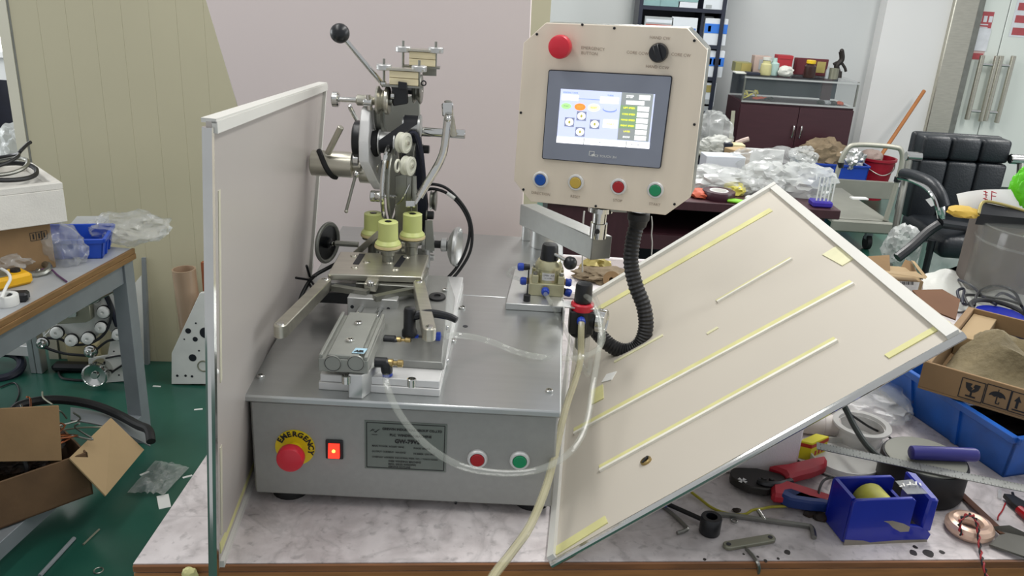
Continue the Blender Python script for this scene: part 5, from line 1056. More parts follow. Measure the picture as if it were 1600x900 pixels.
# ---- box of scrap on the stretcher
bz = .115
s0, s1 = Z(-40, 842, bz), Z(146, 772, bz); su = (s1 - s0).normalized(); sv = V((-su.y, su.x, 0)); sl_ = (s1 - s0).length
sx = thing('scrap_box', 'battered brown cardboard box of copper scrap below the side table', 'box', tuple(s0))
zt1 = PL(110, 716, s0, sv).z
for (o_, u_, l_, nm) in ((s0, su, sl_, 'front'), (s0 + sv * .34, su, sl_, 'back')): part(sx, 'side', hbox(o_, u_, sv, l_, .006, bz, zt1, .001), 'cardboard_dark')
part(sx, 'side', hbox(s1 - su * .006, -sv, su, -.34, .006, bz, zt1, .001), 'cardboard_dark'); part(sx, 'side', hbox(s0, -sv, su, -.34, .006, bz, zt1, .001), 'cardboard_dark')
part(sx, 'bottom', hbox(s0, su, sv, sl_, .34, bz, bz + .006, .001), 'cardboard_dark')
ffl = [PL(-30, 722, s0, sv), PL(97, 720, s0, sv)]; ft2 = [PL(-30, 640, s0 + sv * .02, sv), PL(92, 634, s0 + sv * .02, sv)]
part(sx, 'flap', G().hexa([ffl[0], ffl[1], ffl[1] + sv * .005, ffl[0] + sv * .005], [ft2[0], ft2[1], ft2[1] + sv * .005, ft2[0] + sv * .005], bev=.001), 'cardboard', 'front flap standing up, wrinkled tape on it')
hr = [PL(107, 717, s1 + su * -.02, sv), PL(164, 776, s1 - sv * .10, sv), PL(224, 704, s1 + sv * .05, sv), PL(172, 654, s1 + sv * .12, sv)]
hn = (hr[1] - hr[0]).cross(hr[3] - hr[0]).normalized()
part(sx, 'flap', G().prism(hr, hn * .005), 'cardboard_pale', 'tan side flap hanging open')
g = G().blob(s0 + su * (sl_ * .55) + sv * .17 + Z_ * (zt1 - bz - .01), (sl_ * .37, .105, .045), 5, .35, 3.2, sub=5); part(sx, 'scrap', g, 'rust_mix', 'tangled dark copper scrap', stuff=True)
for i in range(14):
    random.seed(40 + i); c = s0 + su * (sl_ * random.uniform(.5, .95)) + sv * random.uniform(.05, .3) + Z_ * (zt1 - bz + .03); pts = [c + V((random.uniform(-.07, .07), random.uniform(-.06, .06), random.uniform(-.01, .05))) for _ in range(5)]
    part(sx, 'wire_scrap', G().tube(pts, .0028, n=6, res=5), 'copper' if i % 3 else 'steel_dark')
solo('rubber_hoop', G().tube([W(*p) for p in ((14, 650, 2.2), (30, 634, 2.25), (70, 625, 2.3), (110, 626, 2.33), (150, 634, 2.34), (185, 648, 2.33), (215, 664, 2.28), (232, 672, 2.24), (236, 690, 2.2))], .014, n=10), 'black_rubber', 'black rubber hoop lying over the scrap box', 'hoop', tuple(s1))
g = G().sheet(lambda s, t: W(110 + 125 * s, 636 + 42 * s + 20 * t, 2.36 - .1 * t - .02 * s) + Z_ * (.02 * math.sin(s * 3)), 12, 3, .004); solo('metal_band', g, 'table_steel', 'curved grey metal band under the rubber hoop', 'band', tuple(s1), None)
for i, pts in enumerate((((95, 672, 2.15), (130, 668, 2.15), (160, 667, 2.16), (178, 660, 2.2)), ((66, 612, 2.3), (68, 622, 2.28), (82, 632, 2.25)))):
    solo('bent_wire', G().tube([W(*p) for p in pts], .0028, n=6), 'olive_steel', ('bent grey wire sticking out over the tan flap', 'short bent wire standing above the rubber hoop')[i], 'wire', tuple(W(*pts[0])))
solo('electric_cable', G().tube([W(*p) for p in ((-10, 698, 1.95), (20, 702, 1.95), (38, 720, 1.95), (42, 748, 1.94), (30, 780, 1.93), (8, 812, 1.92), (-10, 835, 1.92))], .006, n=8), 'cable_black', 'black cord hanging down the front of the scrap box', 'cable', tuple(W(20, 702, 1.95)))
# ---- litter on the floor
c = Z(246, 750, 0)
def bagf(s, t):
    p = (Z(199, 772, .004) * (1 - s) + Z(256, 776, .004) * s) * (1 - t) + (Z(243, 722, .004) * (1 - s) + Z(296, 733, .004) * s) * t
    return p + Z_ * (.006 + .022 * abs(noise.noise(V((s * 4, t * 4, 2.2)))) * 2 * math.sin(math.pi * min(max(s, .02), .98)))
g = G().sheet(bagf, 18, 18); bmesh.ops.solidify(g.bm, geom=g.bm.faces[:], thickness=.002)
solo('plastic_bag', g, 'bag_clear', 'flat clear plastic bag lying alone on the green floor', 'bag', tuple(c), None)
a, b = Z(254, 774, .0), Z(258, 794, 0); solo('paper_strip', strip(a, b, .035, .0015, Z_, Z_.cross(b - a)), 'paper_white', 'white paper strip on the green floor beside the bag', 'paper', tuple(a))
c = Z(154, 892, 0); solo('washer', G().torus(c + Z_ * .0015, Z_, .012, .002, 18, 6), 'steel_dark', 'small steel washer on the green floor near the picture bottom', 'washer', tuple(c))
solo('metal_rod', G().cyl(Z(130, 851, .003), Z(155, 827, .003), .003, n=8), 'olive_steel', 'thin steel rod lying on the green floor', 'rod', tuple(Z(130, 851, 0)))
solo('metal_rod', G().cyl(Z(62, 900, .006), Z(116, 841, .006), .006, n=8), 'table_steel', 'long grey rod on the floor beside the stretcher', 'rod', tuple(Z(62, 900, 0)))
for i, (px, py) in enumerate(((245, 604), (310, 640), (293, 745), (226, 740))):
    c = Z(px, py, 0); solo('paper_scrap', G().box(c + Z_ * .001, (.03, .008, .002), rotz(.3 * i)), 'paper_white', ('pale scrap on the floor beside the drilled plate', 'pale scrap on the floor just left of the guard panel', 'pale scrap at the right corner of the flat bag', 'pale scrap behind the flat bag')[i], 'scrap', tuple(c))
mat('tape_lump', '#ccc98c', 0.6, 0, 0.15, 30)
c = Z(298, 884, ZB); solo('tape_lump', G().blob(c + V((0, -.006, -.008)), (.010, .006, .009), 8, .4, 2.5, sub=3), 'tape_lump', 'crumpled yellow tape stuck on the bench edge beside the guard panel', 'tape', tuple(c))
# ================================================================== FAR RIGHT
mat('shelf_navy', '#1b2030', 0.45, 0, 0.15, 6); mat('cabinet_red', '#3c1f26', 0.4, 0, 0.12, 5, stretch=(1, 1, 8)); mat('desk_red', '#43262c', 0.4, 0, 0.15, 5, stretch=(8, 1, 1)); mat('glass_pane', '#8f9a9a', 0.06, 0, 0.03, 4, clear=0.88, coat=0.6)
mat('book_white', '#c9ced4', 0.6, 0, 0.06, 6); mat('book_grey', '#9ba0a2', 0.6, 0, 0.1, 8); mat('book_teal', '#7fa0a0', 0.5, 0, 0.15, 9); mat('print_blue', '#2a6dc8', 0.5); mat('print_red', '#a8584c', 0.5)
mat('gold_box', '#8d8a58', 0.4, 0.2, 0.1, 9); mat('pink_box', '#b09c92', 0.6, 0, 0.08, 9); mat('red_box', '#a82630', 0.5, 0, 0.1, 8); mat('maroon', '#5a1c24', 0.4, 0, 0.1, 8); mat('gold', '#a89a5c', 0.4, 0.3, 0.1, 9); mat('amber_dark', '#35211e', 0.3); mat('carton_grey', '#6a625c', 0.7); mat('cap_yellow', '#d8b41c', 0.4); mat('cloth_white', '#c9cac2', 0.8, 0, 0.1, 12, bump=.2, bscale=60); mat('bronze', '#2a2522', 0.5, .3); mat('jade', '#a9c2bc', 0.4); mat('pale_jar', '#c2bd8a', 0.4)
mat('crate_blue', '#10399a', 0.4, 0, 0.12, 8); mat('bucket_red', '#98142a', 0.4, 0, 0.1, 8); mat('rag_brown', '#82725a', 0.85, 0, 0.3, 16, bump=.4, bscale=50); mat('foil', '#d6d6d4', 0.25, 0.7, 0.35, 20, bump=.6, bscale=30); mat('trolley_grey', '#85867c', 0.6, 0.1, 0.12, 6); mat('trolley_tube', '#aaa99c', 0.45, 0.4, 0.1, 9); mat('broom_wood', '#b0713c', 0.5, 0, .12, 9)
mat('leather_black', '#1a1f24', 0.4, 0, 0.15, 14, bump=.12, bscale=120); mat('bag_green', '#5fc81e', 0.35, 0, 0.12, 10, bump=.5, bscale=24); mat('yellow_cloth', '#c2a03c', 0.7); mat('purple_lid', '#3a2a9c', 0.4); mat('bag_white', '#cfd0c9', 0.4, 0, 0.06, 10, bump=.4, bscale=22); mat('lime', '#86d02c', 0.5); mat('orange_bit', '#c0583a', 0.6); mat('maroon_tape', '#40202a', 0.3, 0, .1, 9); mat('yellow_bit', '#d6cc5c', .6)
def yb_(px0, py0, px1, py1, y, d, bev=.002, m=0):
    "box whose front face spans the two pixels on plane y, depth d"
    a, b = W(px0, py0, y), W(px1, py1, y)
    return G().box(((a.x + b.x) / 2, y + d / 2, (a.z + b.z) / 2), (abs(b.x - a.x), d, abs(a.z - b.z)), bev=bev, m=m)
def frm(px0, py0, px1, py1, y, d): a, b = W(px0, py0, y), W(px1, py1, y); return a.x, b.x, min(a.z, b.z), max(a.z, b.z)
# ---- book shelf
sy = 7.0
xl_, xr_ = W(998, 20, sy).x, W(1124, 90, sy).x
bs = thing('bookshelf', 'tall dark navy bookshelf holding catalogues behind the control box', 'shelf', ((xl_ + xr_) / 2, sy, 0))
sd = .32
for x in (xl_, xr_ - .03): part(bs, 'side_panel', G().box((x + .015, sy + sd / 2, 1.0), (.03, sd, 2.0)), 'shelf_navy')
part(bs, 'back_panel', G().box(((xl_ + xr_) / 2, sy + sd - .006, 1.0), (xr_ - xl_ - .062, .01, 2.0)), 'shelf_navy')
xm_ = W(1095, 60, sy).x; 
lev = [W(1115, p, sy).z for p in (18, 74, 124, 178)] + [.45, .1, 1.98]
for z in lev: part(bs, 'board', G().box(((xl_ + xr_) / 2, sy + sd / 2 - .006, z), (xr_ - xl_ - .062, sd - .014, .028)), 'shelf_navy')
for z0, z1 in ((lev[1], lev[0]), (lev[0], 1.98), (lev[2], lev[1]), (lev[3], lev[2])): part(bs, 'divider', G().box((xm_, sy + sd / 2, (z0 + z1) / 2), (.022, sd - .05, z1 - z0 - .03)), 'shelf_navy')
def book(px0, py0, px1, py1, z0, mt, lab, cov=None, d=.05, y=sy + .02, lean=0):
    a, b = W(px0, py0, y), W(px1, py1, y); z1 = a.z
    t_ = thing('catalogue', lab, 'book', ((a.x + b.x) / 2, y, z0), 'catalogues on the dark bookshelf')
    R = Matrix.Rotation(lean, 3, 'X')
    part(t_, 'cover', G().box(((a.x + b.x) / 2, y + d / 2, (z0 + z1) / 2), (b.x - a.x, d, z1 - z0), bev=.002), mt)
    for (f0, f1, h0, h1, mm_) in (cov or []): part(t_, 'printed_band', G().box((a.x + (b.x - a.x) * (f0 + f1) / 2, y - .0015, z0 + (z1 - z0) * (h0 + h1) / 2), ((b.x - a.x) * (f1 - f0), .002, (z1 - z0) * (h1 - h0))), mm_)
s1_, s2_, s3_, s4_ = [z + .0145 for z in lev[:4]]
book(1004, -20, 1032, 10, s1_, 'book_teal', 'pale teal catalogue leftmost on the top visible shelf', [(.05, .95, .4, .6, 'book_grey')])
book(1034, -20, 1062, 10, s1_, 'book_teal', 'teal and grey catalogue second on the top visible shelf', [(.1, .9, .5, .7, 'book_white')])
book(1063, -20, 1090, 10, s1_, 'book_white', 'white and teal catalogue third on the top visible shelf', [(0, 1, .3, .6, 'book_teal')])
book(1103, -20, 1136, 12, s1_, 'book_white', 'white box file rightmost on the top visible shelf', [(.1, .35, .05, .2, 'book_grey')])
book(1008, 25, 1048, 68, s2_, 'book_grey', 'grey catalogue with faded red band above the control box', [(.05, .95, .45, .7, 'print_red'), (.05, .95, .76, .9, 'book_white')])
book(1051, 26, 1086, 68, s2_, 'book_white', 'white catalogue with blue picture band above the control box', [(.05, .95, .2, .6, 'print_blue'), (.35, .55, .35, .5, 'book_white'), (.68, .88, .35, .5, 'book_white')])
book(1097, 25, 1110, 70, s2_, 'book_grey', 'pale catalogue spine behind the blue striped white one', None, .05, sy + .09)
book(1103, 28, 1133, 70, s2_, 'book_white', 'white catalogue with broad blue stripe right of the control box', [(.0, 1, .45, .8, 'print_blue'), (.15, .28, .5, .72, 'book_white')])
book(1100, 78, 1128, 119, s3_, 'book_white', 'white catalogue with two small pictures on a blue stripe', [(.0, 1, .42, .75, 'print_blue'), (.2, .42, .47, .7, 'book_white'), (.5, .85, .47, .7, 'book_white')])
book(1102, 129, 1116, 158, s4_ + .04, 'book_white', 'small pale leaflet on the lowest visible shelf', [(.1, .9, .6, .9, 'gold'), (.1, .9, .1, .3, 'book_grey')])
book(1098, 160, 1112, 172, s4_ , 'book_grey', 'grey case lying below the small leaflet on the shelf')
# ---- display cabinet
cy_ = 6.6; cdp = .45
x0, x1, zb_, zt_ = W(1160, 145, cy_).x, W(1340, 145, cy_).x, W(1250, 164, cy_).z, W(1250, 123, cy_).z
dc = thing('display_cabinet', 'dark red display cabinet with glass top case against the far wall', 'cabinet', ((x0 + x1) / 2, cy_, 0))
part(dc, 'carcass', G().box(((x0 + x1) / 2, cy_ + cdp / 2 + .01, zb_ / 2), (x1 - x0, cdp - .02, zb_ - .01)), 'cabinet_red')
xm = W(1243, 205, cy_).x
for xa2, xb2, hx in ((x0 + .002, xm - .002, W(1237, 205, cy_).x), (xm + .002, x1 - .002, W(1249, 205, cy_).x)):
    dr = part(dc, 'door', G().box(((xa2 + xb2) / 2, cy_, .08 + (zb_ - .1) / 2), (xb2 - xa2, .018, zb_ - .1), bev=.002), 'cabinet_red')
    zh = W(1240, 205, cy_).z; part(dr, 'handle', G().tube([V((hx, cy_ - .01, zh - .045)), V((hx, cy_ - .03, zh - .035)), V((hx + .004, cy_ - .03, zh + .035)), V((hx + .004, cy_ - .01, zh + .045))], .006, n=8, res=3), 'chrome', 'silver bow handle')
part(dc, 'glass_front', G().box(((x0 + x1) / 2, cy_ + .004, (zb_ + zt_) / 2), (x1 - x0 - .02, .006, zt_ - zb_ - .02)), 'glass_pane')
for x in (x0 + .004, x1 - .004): part(dc, 'glass_side', G().box((x, cy_ + cdp / 2, (zb_ + zt_) / 2), (.006, cdp - .03, zt_ - zb_ - .02)), 'glass_pane')
part(dc, 'glass_top', G().box(((x0 + x1) / 2, cy_ + cdp / 2, zt_ - .002), (x1 - x0, cdp, .008)), 'glass_pane'); part(dc, 'case_back', G().box(((x0 + x1) / 2, cy_ + cdp - .01, (zb_ + zt_) / 2), (x1 - x0 - .02, .012, zt_ - zb_ - .02)), 'shelf_navy')
for z in (zb_ + .004, zt_ - .012): part(dc, 'metal_rail', G().box(((x0 + x1) / 2, cy_ - .006, z), (x1 - x0, .014, .012)), 'aluminium')
for x in (x0 + .006, x1 - .006): part(dc, 'corner_post', G().box((x, cy_ - .002, (zb_ + zt_) / 2), (.012, .012, zt_ - zb_)), 'steel_dark')
part(dc, 'partition', G().box((W(1312, 145, cy_).x, cy_ + .30, (zb_ + zt_) / 2), (.08, .02, zt_ - zb_ - .03)), 'cabinet_red')
zs = zb_ + .001
for i in range(5):
    random.seed(90 + i); c = V((x0 + .07 + .035 * i, cy_ + .12, zs + .012)); solo('wire_bundle', G().tube([c + V((random.uniform(-.06, .06), random.uniform(-.05, .05), random.uniform(0, .06 if i < 3 else .02))) for _ in range(5)], .006, n=6), ('yellow_bit', 'pale_jar', 'yellow_bit', 'orange_bit', 'bronze')[i], ('yellow wire piece leftmost in the glass case', 'pale wire piece second from the left in the glass case', 'yellow wire piece beside the orange one in the glass case', 'orange wire piece in the glass case', 'dark wire piece right of the orange one in the glass case')[i], 'wire', tuple(c), 'wire pieces in the glass case')
for i in range(4):
    c = V((W(1292 + 10 * i, 155, cy_).x, cy_ + .12, zs)); solo('part_sample', G().blob(c + Z_ * .014, (.03, .03, .016), 60 + i, .4, 2.5, 3, floor=zs), ('bronze', 'book_grey', 'bronze', 'orange_bit')[i], ('dark coil sample leftmost of the four at the right end of the glass case', 'grey coil sample in the glass case', 'dark coil sample between the grey and orange ones in the glass case', 'orange coil sample at the right end of the glass case')[i], 'sample', tuple(c), 'samples in the glass case')
# things on the cabinet
def bx(name, px0, py0, px1, py1, y, d, m, lab, cat, parts=()):
    x_0, x_1, z_0, z_1 = frm(px0, py0, px1, py1, y, d); z_0 = zt_ + .003
    t_ = thing(name, lab, cat, ((x_0 + x_1) / 2, y, z_0)); part(t_, 'body', G().box(((x_0 + x_1) / 2, y + d / 2, (z_0 + z_1) / 2), (x_1 - x_0, d, z_1 - z_0), bev=.003), m)
    for i_, (nm, f0, f1, h0, h1, mm_) in enumerate(parts): part(t_, nm, G().box((x_0 + (x_1 - x_0) * (f0 + f1) / 2, y - .002 - .004 * i_, z_0 + (z_1 - z_0) * (h0 + h1) / 2), ((x_1 - x_0) * (f1 - f0), .004, (z_1 - z_0) * (h1 - h0))), mm_)
    return t_
bx('gift_box', 1150, 97, 1173, 113, cy_ + .22, .12, 'gold_box', 'olive gold gift box leftmost on the display cabinet', 'box', (('label', .38, .98, .1, .9, 'gold'),))
bx('gift_box', 1180, 87, 1201, 118, cy_ + .24, .1, 'pink_box', 'tall beige pink gift box on the display cabinet', 'box', (('label', .3, .8, .2, .8, 'book_grey'),))
bx('gift_box', 1216, 86, 1236, 112, cy_ + .24, .1, 'red_box', 'red gift box standing on the display cabinet', 'box', (('lid', .0, 1, .82, 1.0, 'red_box'),))
bx('plaque', 1243, 90, 1291, 118, cy_ + .28, .03, 'maroon', 'framed maroon award plaque on the display cabinet', 'plaque', (('frame_panel', .06, .94, .08, .92, 'maroon'), ('gold_plate', .66, .92, .2, .85, 'gold'), ('gold_plate', .38, .6, .2, .85, 'gold')))
bx('name_card', 1150, 113, 1168, 118, cy_ + .05, .12, 'cloth_white', 'white paper stack lying on the cabinet corner', 'paper'); bx('case', 1168, 113, 1188, 119, cy_ + .02, .09, 'shelf_navy', 'small navy case on the front edge of the cabinet', 'case')
def lz(name, px, y, prof, m, lab, cat):
    x = W(px, 118, y).x; return thing(name, lab, cat, (x, y, zt_ + .003)), G().lathe((x, y, zt_ + .003), Z_, prof, 18), x
t_, g, x = lz('jar', 1195, cy_ + .1, [(.04, 0), (.045, .01), (.04, .08), (.03, .09), (.03, .11)], '', 'pale yellow jar in front of the beige gift box', 'jar'); part(t_, 'body', g, 'pale_jar'); part(t_, 'lid', G().cyl((x, cy_ + .1, zt_ + .115), (x, cy_ + .1, zt_ + .135), .034), 'cloth_white')
t_, g, x = lz('jar', 1207, cy_ + .12, [(.035, 0), (.04, .01), (.04, .09), (.02, .10), (.018, .13)], '', 'pale jade vase on the display cabinet beside the red box', 'vase'); part(t_, 'body', g, 'jade')
t_, g, x = lz('bottle', 1264, cy_ + .1, [(.042, 0), (.045, .01), (.045, .085), (.03, .1), (.03, .104)], '', 'small dark bottle with yellow cap on the display cabinet', 'bottle'); part(t_, 'body', g, 'amber_dark'); part(t_, 'cap', G().cyl((x, cy_ + .1, zt_ + .1075), (x, cy_ + .1, zt_ + .135), .036, n=18, bev=.004), 'cap_yellow')
t_, g, x = lz('cup', 1302, cy_ + .12, [(.035, 0), (.036, .08), (.032, .08), (.03, .01), (0, .01)], '', 'grey metal cup before the figurine on the display cabinet', 'cup'); part(t_, 'body', g, 'olive_steel')
t_, g, x = lz('bottle', 1292, cy_ + .12, [(.014, 0), (.014, .06), (.008, .075), (.008, .09)], '', 'little clear bottle beside the grey cup', 'bottle'); part(t_, 'body', g, 'book_grey')
x = W(1312, 100, cy_ + .25).x; fz = zt_ + .003
g = G(); g.cyl((x, cy_ + .25, fz), (x, cy_ + .25, fz + .05), .035, .03, 12); g.tube([V((x, cy_ + .25, fz + .04)), V((x - .02, cy_ + .25, fz + .09)), V((x + .01, cy_ + .25, fz + .14)), V((x - .005, cy_ + .25, fz + .2))], .022, n=8); g.tube([V((x - .05, cy_ + .25, fz + .10)), V((x, cy_ + .25, fz + .12)), V((x + .045, cy_ + .25, fz + .08)), V((x + .06, cy_ + .25, fz + .05))], .011, n=6); g.sph((x - .003, cy_ + .25, fz + .205), .017)
solo('figurine', g, 'bronze', 'dark bronze tree like figurine at the right end of the display cabinet', 'figurine', (x, cy_ + .25, fz))
c = V((W(1226, 114, cy_ + .1).x, cy_ + .08, zt_ + .003)); solo('cloth', G().blob(c + Z_ * .035, (.055, .045, .04), 33, .4, 2.2, 3, floor=c.z), 'cloth_white', 'crumpled white cloth before the red gift box', 'cloth', tuple(c))
pc_ = W(1146, 200, cy_ - .05); solo('wood_board', G().hexa([W(1138, 225, cy_ - .12), W(1144, 225, cy_ - .12), W(1144, 225, cy_ - .10), W(1138, 225, cy_ - .10)], [W(1143, 173, cy_ - .05), W(1149, 173, cy_ - .05), W(1149, 173, cy_ - .03), W(1143, 173, cy_ - .03)]), 'olive_steel', 'narrow grey board leaning on the left side of the display cabinet', 'board', tuple(pc_))
# ---- dark red desk
dz = .75; dy0, dy1 = 3.42, 4.15
dx0, dx1 = .10, Z(1310, 326, dz).x
dk = thing('desk', 'dark red wooden desk piled with plastic bags behind the leaning panel', 'desk', ((dx0 + dx1) / 2, dy0, 0))
part(dk, 'desktop', G().box(((dx0 + dx1) / 2, (dy0 + dy1) / 2, dz - .02), (dx1 - dx0, dy1 - dy0, .04), bev=.003), 'desk_red')
px_ = W(986, 390, dy0 + .03).x
for a_, b_ in ((dx0 + .03, px_), (dx1 - .09, dx1 - .05)): part(dk, 'pedestal', G().box(((a_ + b_) / 2, (dy0 + dy1) / 2, (dz - .04) / 2), (b_ - a_, dy1 - dy0 - .06, dz - .042)), 'desk_red')
zr0, zr1 = W(1050, 391, dy0 + .04).z, W(1050, 368, dy0 + .04).z
part(dk, 'rail', G().box(((px_ + dx1 - .09) / 2, dy0 + .05, (zr0 + zr1) / 2), (dx1 - .09 - px_ - .002, .02, zr1 - zr0)), 'desk_red', 'dark red lower rail'); part(dk, 'shelf', G().box(((px_ + dx1 - .09) / 2, dy0 + .3, zr1 - .01), (dx1 - .09 - px_ - .004, .45, .015)), 'desk_red')
part(dk, 'back_panel', G().box(((dx0 + dx1) / 2, dy1 - .04, (dz - .04) / 2), (dx1 - dx0 - .1, .015, dz - .05)), 'shelf_navy')
def on(px, py): return Z(px, py, dz)
c = on(1121, 330); c.y = max(c.y, dy0 + .07); c = V((W(1121, 326, c.y).x, dy0 + .09, dz))
tr = thing('tape_roll', 'large maroon tape roll with pale core on the dark red desk edge', 'tape roll', tuple(c)); k = sc(c)
part(tr, 'roll', G().lathe(c + Z_ * .0005, Z_, [(15 * k, 0), (25 * k, 0), (25.5 * k, .002), (25.5 * k, .032), (25 * k, .034), (15 * k, .034), (15 * k, .001)], 32), 'maroon_tape'); part(tr, 'core', G().lathe(c + Z_ * .001, Z_, [(14.5 * k, 0), (14.5 * k, .034), (12.5 * k, .034), (12.5 * k, .004), (0, .004)], 28), 'paper_white')
def dbag(name, px, py, y, size, seed, m, lab, cat='bag', amp=.42, sub=4):
    c = W(px, py, y); return solo(name, G().blob(V((c.x, y, dz + size[2] * .62)), (size[0] * 1.05, size[1], size[2] * .88), seed, amp, 1.9, sub, floor=dz + .001, jit=.022), m, lab, cat, (c.x, y, dz), smooth=32)
dbag('plastic_bag', 1120, 290, 3.70, (.17, .12, .062), 21, 'bag_milky', 'white crumpled bag behind the maroon tape roll')
dbag('plastic_bag', 1196, 285, 3.70, (.11, .10, .085), 22, 'bag_milky', 'milky plastic bag in the middle of the red desk')
dbag('plastic_bag', 1256, 285, 3.68, (.12, .10, .092), 23, 'bag_milky', 'milky plastic bag at the right end of the red desk')
dbag('plastic_bag', 1205, 250, 3.98, (.19, .08, .095), 24, 'bag_clear', 'large clear bag at the back of the red desk')
dbag('plastic_bag', 1165, 300, 3.62, (.06, .05, .05), 25, 'bag_clear', 'small clear bag behind the lime green tag on the desk')
dbag('yellow_wrapper', 1146, 303, 3.60, (.045, .04, .035), 26, 'yellow_bit', 'yellow wrapper among the bags on the red desk', 'wrapper', .5, 3)
dbag('rag', 1092, 318, 3.52, (.045, .05, .022), 27, 'orange_bit', 'orange rag on the red desk beside the control box', 'rag', .4, 3)
a = Z(1157, 318, dz); solo('tag', G().box(V((a.x, a.y, dz + .008)), (.11, .04, .012), rotz(-.35), .004), 'lime', 'lime green tag on the red desk beside the tape roll', 'tag', tuple(a))
for i, (px, m, lab) in enumerate(((1173, 'cloth_white', 'white plastic cap right of the lime tag'), (1190, 'pale_jar', 'small pale jar lid behind the panel corner'), (1202, 'gold', 'small tan lid rightmost before the panel corner'))):
    c = Z(px, 320, dz); solo('plastic_stopper', G().lathe((c.x, c.y, dz + .0005), Z_, [(.026, 0), (.028, .004), (.028, .03), (.024, .034), (0, .034)], 20), m, lab, 'lid', (c.x, c.y, dz))
c = on(1281, 322); pb = thing('clear_canister', 'clear ribbed canister with purple base at the right end of the desk', 'canister', tuple(c))
part(pb, 'base', G().box(c + Z_ * .014, (.085, .07, .026), None, .006), 'purple_lid'); g = G()
part(pb, 'body', G().box(c + Z_ * .082, (.08, .066, .105), None, .008), 'glass_pane')
for j in range(5): part(pb, 'rib', G().box(c + V((-.032 + .016 * j, -.035, .082)), (.005, .003, .10)), 'label_white')
# items in the gap beside the control box
bt = .93; by = 4.6
g = W(1140, 241, by)
sb = thing('stool', 'small round ended grey stool top carrying boxes behind the desk', 'stool', (g.x, by, 0)); rr_ = W(1185, 241, by).x
part(sb, 'top', G().prism([V((W(1088, 241, by).x, by - .02, g.z - .014)), V((rr_ - .08, by - .02, g.z - .014)), V((rr_ - .02, by + .03, g.z - .014)), V((rr_, by + .12, g.z - .014)), V((rr_ - .02, by + .21, g.z - .014)), V((rr_ - .08, by + .26, g.z - .014)), V((W(1088, 241, by).x, by + .26, g.z - .014))], (0, 0, .014), bev=.003), 'trolley_grey')
for x in (W(1098, 241, by).x, rr_ - .1): part(sb, 'leg', G().box((x, by + .12, (g.z - .015) / 2), (.04, .2, g.z - .015)), 'shelf_navy')
c = W(1170, 234, by + .02); solo('small_box', yb_(1146, 226, 1163, 240.5, by, .08), 'cream_box', 'small cream box on the grey stool top', 'box', tuple(c)); solo('small_box', yb_(1133, 224, 1144, 240.5, by + .01, .07), 'shelf_navy', 'small navy box on the grey stool top', 'box', tuple(W(1138, 240, by)))
for nm, px, py, sz, sd_, m, lab in (('plastic_bag', 1112, 207, (.11, .07, .11), 31, 'bag_clear', 'upright clear bag beside the right edge of the control box'), ('plastic_bag', 1120, 228, (.085, .06, .055), 32, 'bag_white', 'white bag on the grey stool top beside the control box')):
    c = W(px, py, by + .1); solo(nm, G().blob(c, sz, sd_, .4, 2.1, 4, floor=g.z + .001), m, lab, 'bag', (c.x, c.y, g.z))
solo('curved_stick', G().tube([W(1150, 224, by + .2), W(1160, 220, by + .2), W(1170, 217, by + .2)], .014, n=8), 'pink_box', 'pale curved wooden handle above the cream box', 'handle', tuple(W(1150, 224, by + .2)))
a = W(1190, 300, 4.4); sq_ = frm(1161, 231, 1215, 300, 4.4, 0); solo('white_sheet', G().box(((sq_[0] + sq_[1]) / 2, 4.406, sq_[3] / 2), (sq_[1] - sq_[0], .012, sq_[3]), bev=.002), 'paper_white', 'white square sheet standing behind the desk', 'sheet', (a.x, 4.4, 0))
solo('small_carton', G().box(on(1150, 262) + V((0, .02, .05)), (.11, .08, .09), rotz(.5), .003), 'cardboard_pale', 'small tan carton at the back of the red desk', 'box', tuple(on(1150, 262)))
solo('card_stack', G().box(on(1125, 275) + V((0, .0, .055)), (.19, .1, .10), rotz(.1), .003), 'book_white', 'white flat box stack on the red desk beside the control box', 'box', tuple(on(1125, 275)))
# ---- blue crate, bucket, broom and trolley
pz = .2; ty0, ty1 = 5.30, 6.30
tx0, tx1 = W(1302, 345, ty0).x, W(1393, 350, ty0).x
tl = thing('platform_trolley', 'grey platform trolley with tubular handle standing beside the desk', 'trolley', ((tx0 + tx1) / 2, ty0, 0))
zp = W(1350, 344, ty0).z
part(tl, 'platform', G().box(((tx0 + tx1) / 2, (ty0 + ty1) / 2 - .02, zp - .02), (tx1 - tx0, ty1 - ty0 - .1, .04), bev=.006), 'trolley_grey'); part(tl, 'bumper', G().box(((tx0 + tx1) / 2, ty0 - .0, zp - .045), (tx1 - tx0 + .02, .035, .08), bev=.01), 'trolley_grey')
for x in (tx0 + .08, tx1 - .08):
    for y in (ty0 + .12, ty1 - .15): w_ = part(tl, 'caster', G().cyl((x - .015, y, .05), (x + .015, y, .05), .05, n=18), 'black_rubber'); part(w_, 'fork', G().box((x, y, (zp - .04 + .05) / 2 + .02), (.045, .03, zp - .04 - .05)), 'table_steel')
hy = ty0 + .03
hz = W(1350, 227, hy).z; hx0, hx1 = W(1300, 300, hy).x, W(1396, 300, hy).x
part(tl, 'handle', G().tube([V((hx0 - .02, hy, zp)), V((hx0, hy, zp + .2)), V((hx0 + .02, hy, hz - .1)), V((hx0 + .05, hy, hz - .02)), V((hx0 + .10, hy, hz)), V(((hx0 + hx1) / 2, hy, hz + .005)), V((hx1 - .06, hy, hz)), V((hx1 - .01, hy, hz - .02)), V((hx1 + .012, hy, hz - .1)), V((hx1 + .005, hy, zp + .2)), V((hx1 - .01, hy, zp))], .016, n=12), 'trolley_tube', 'bent grey tube handle')
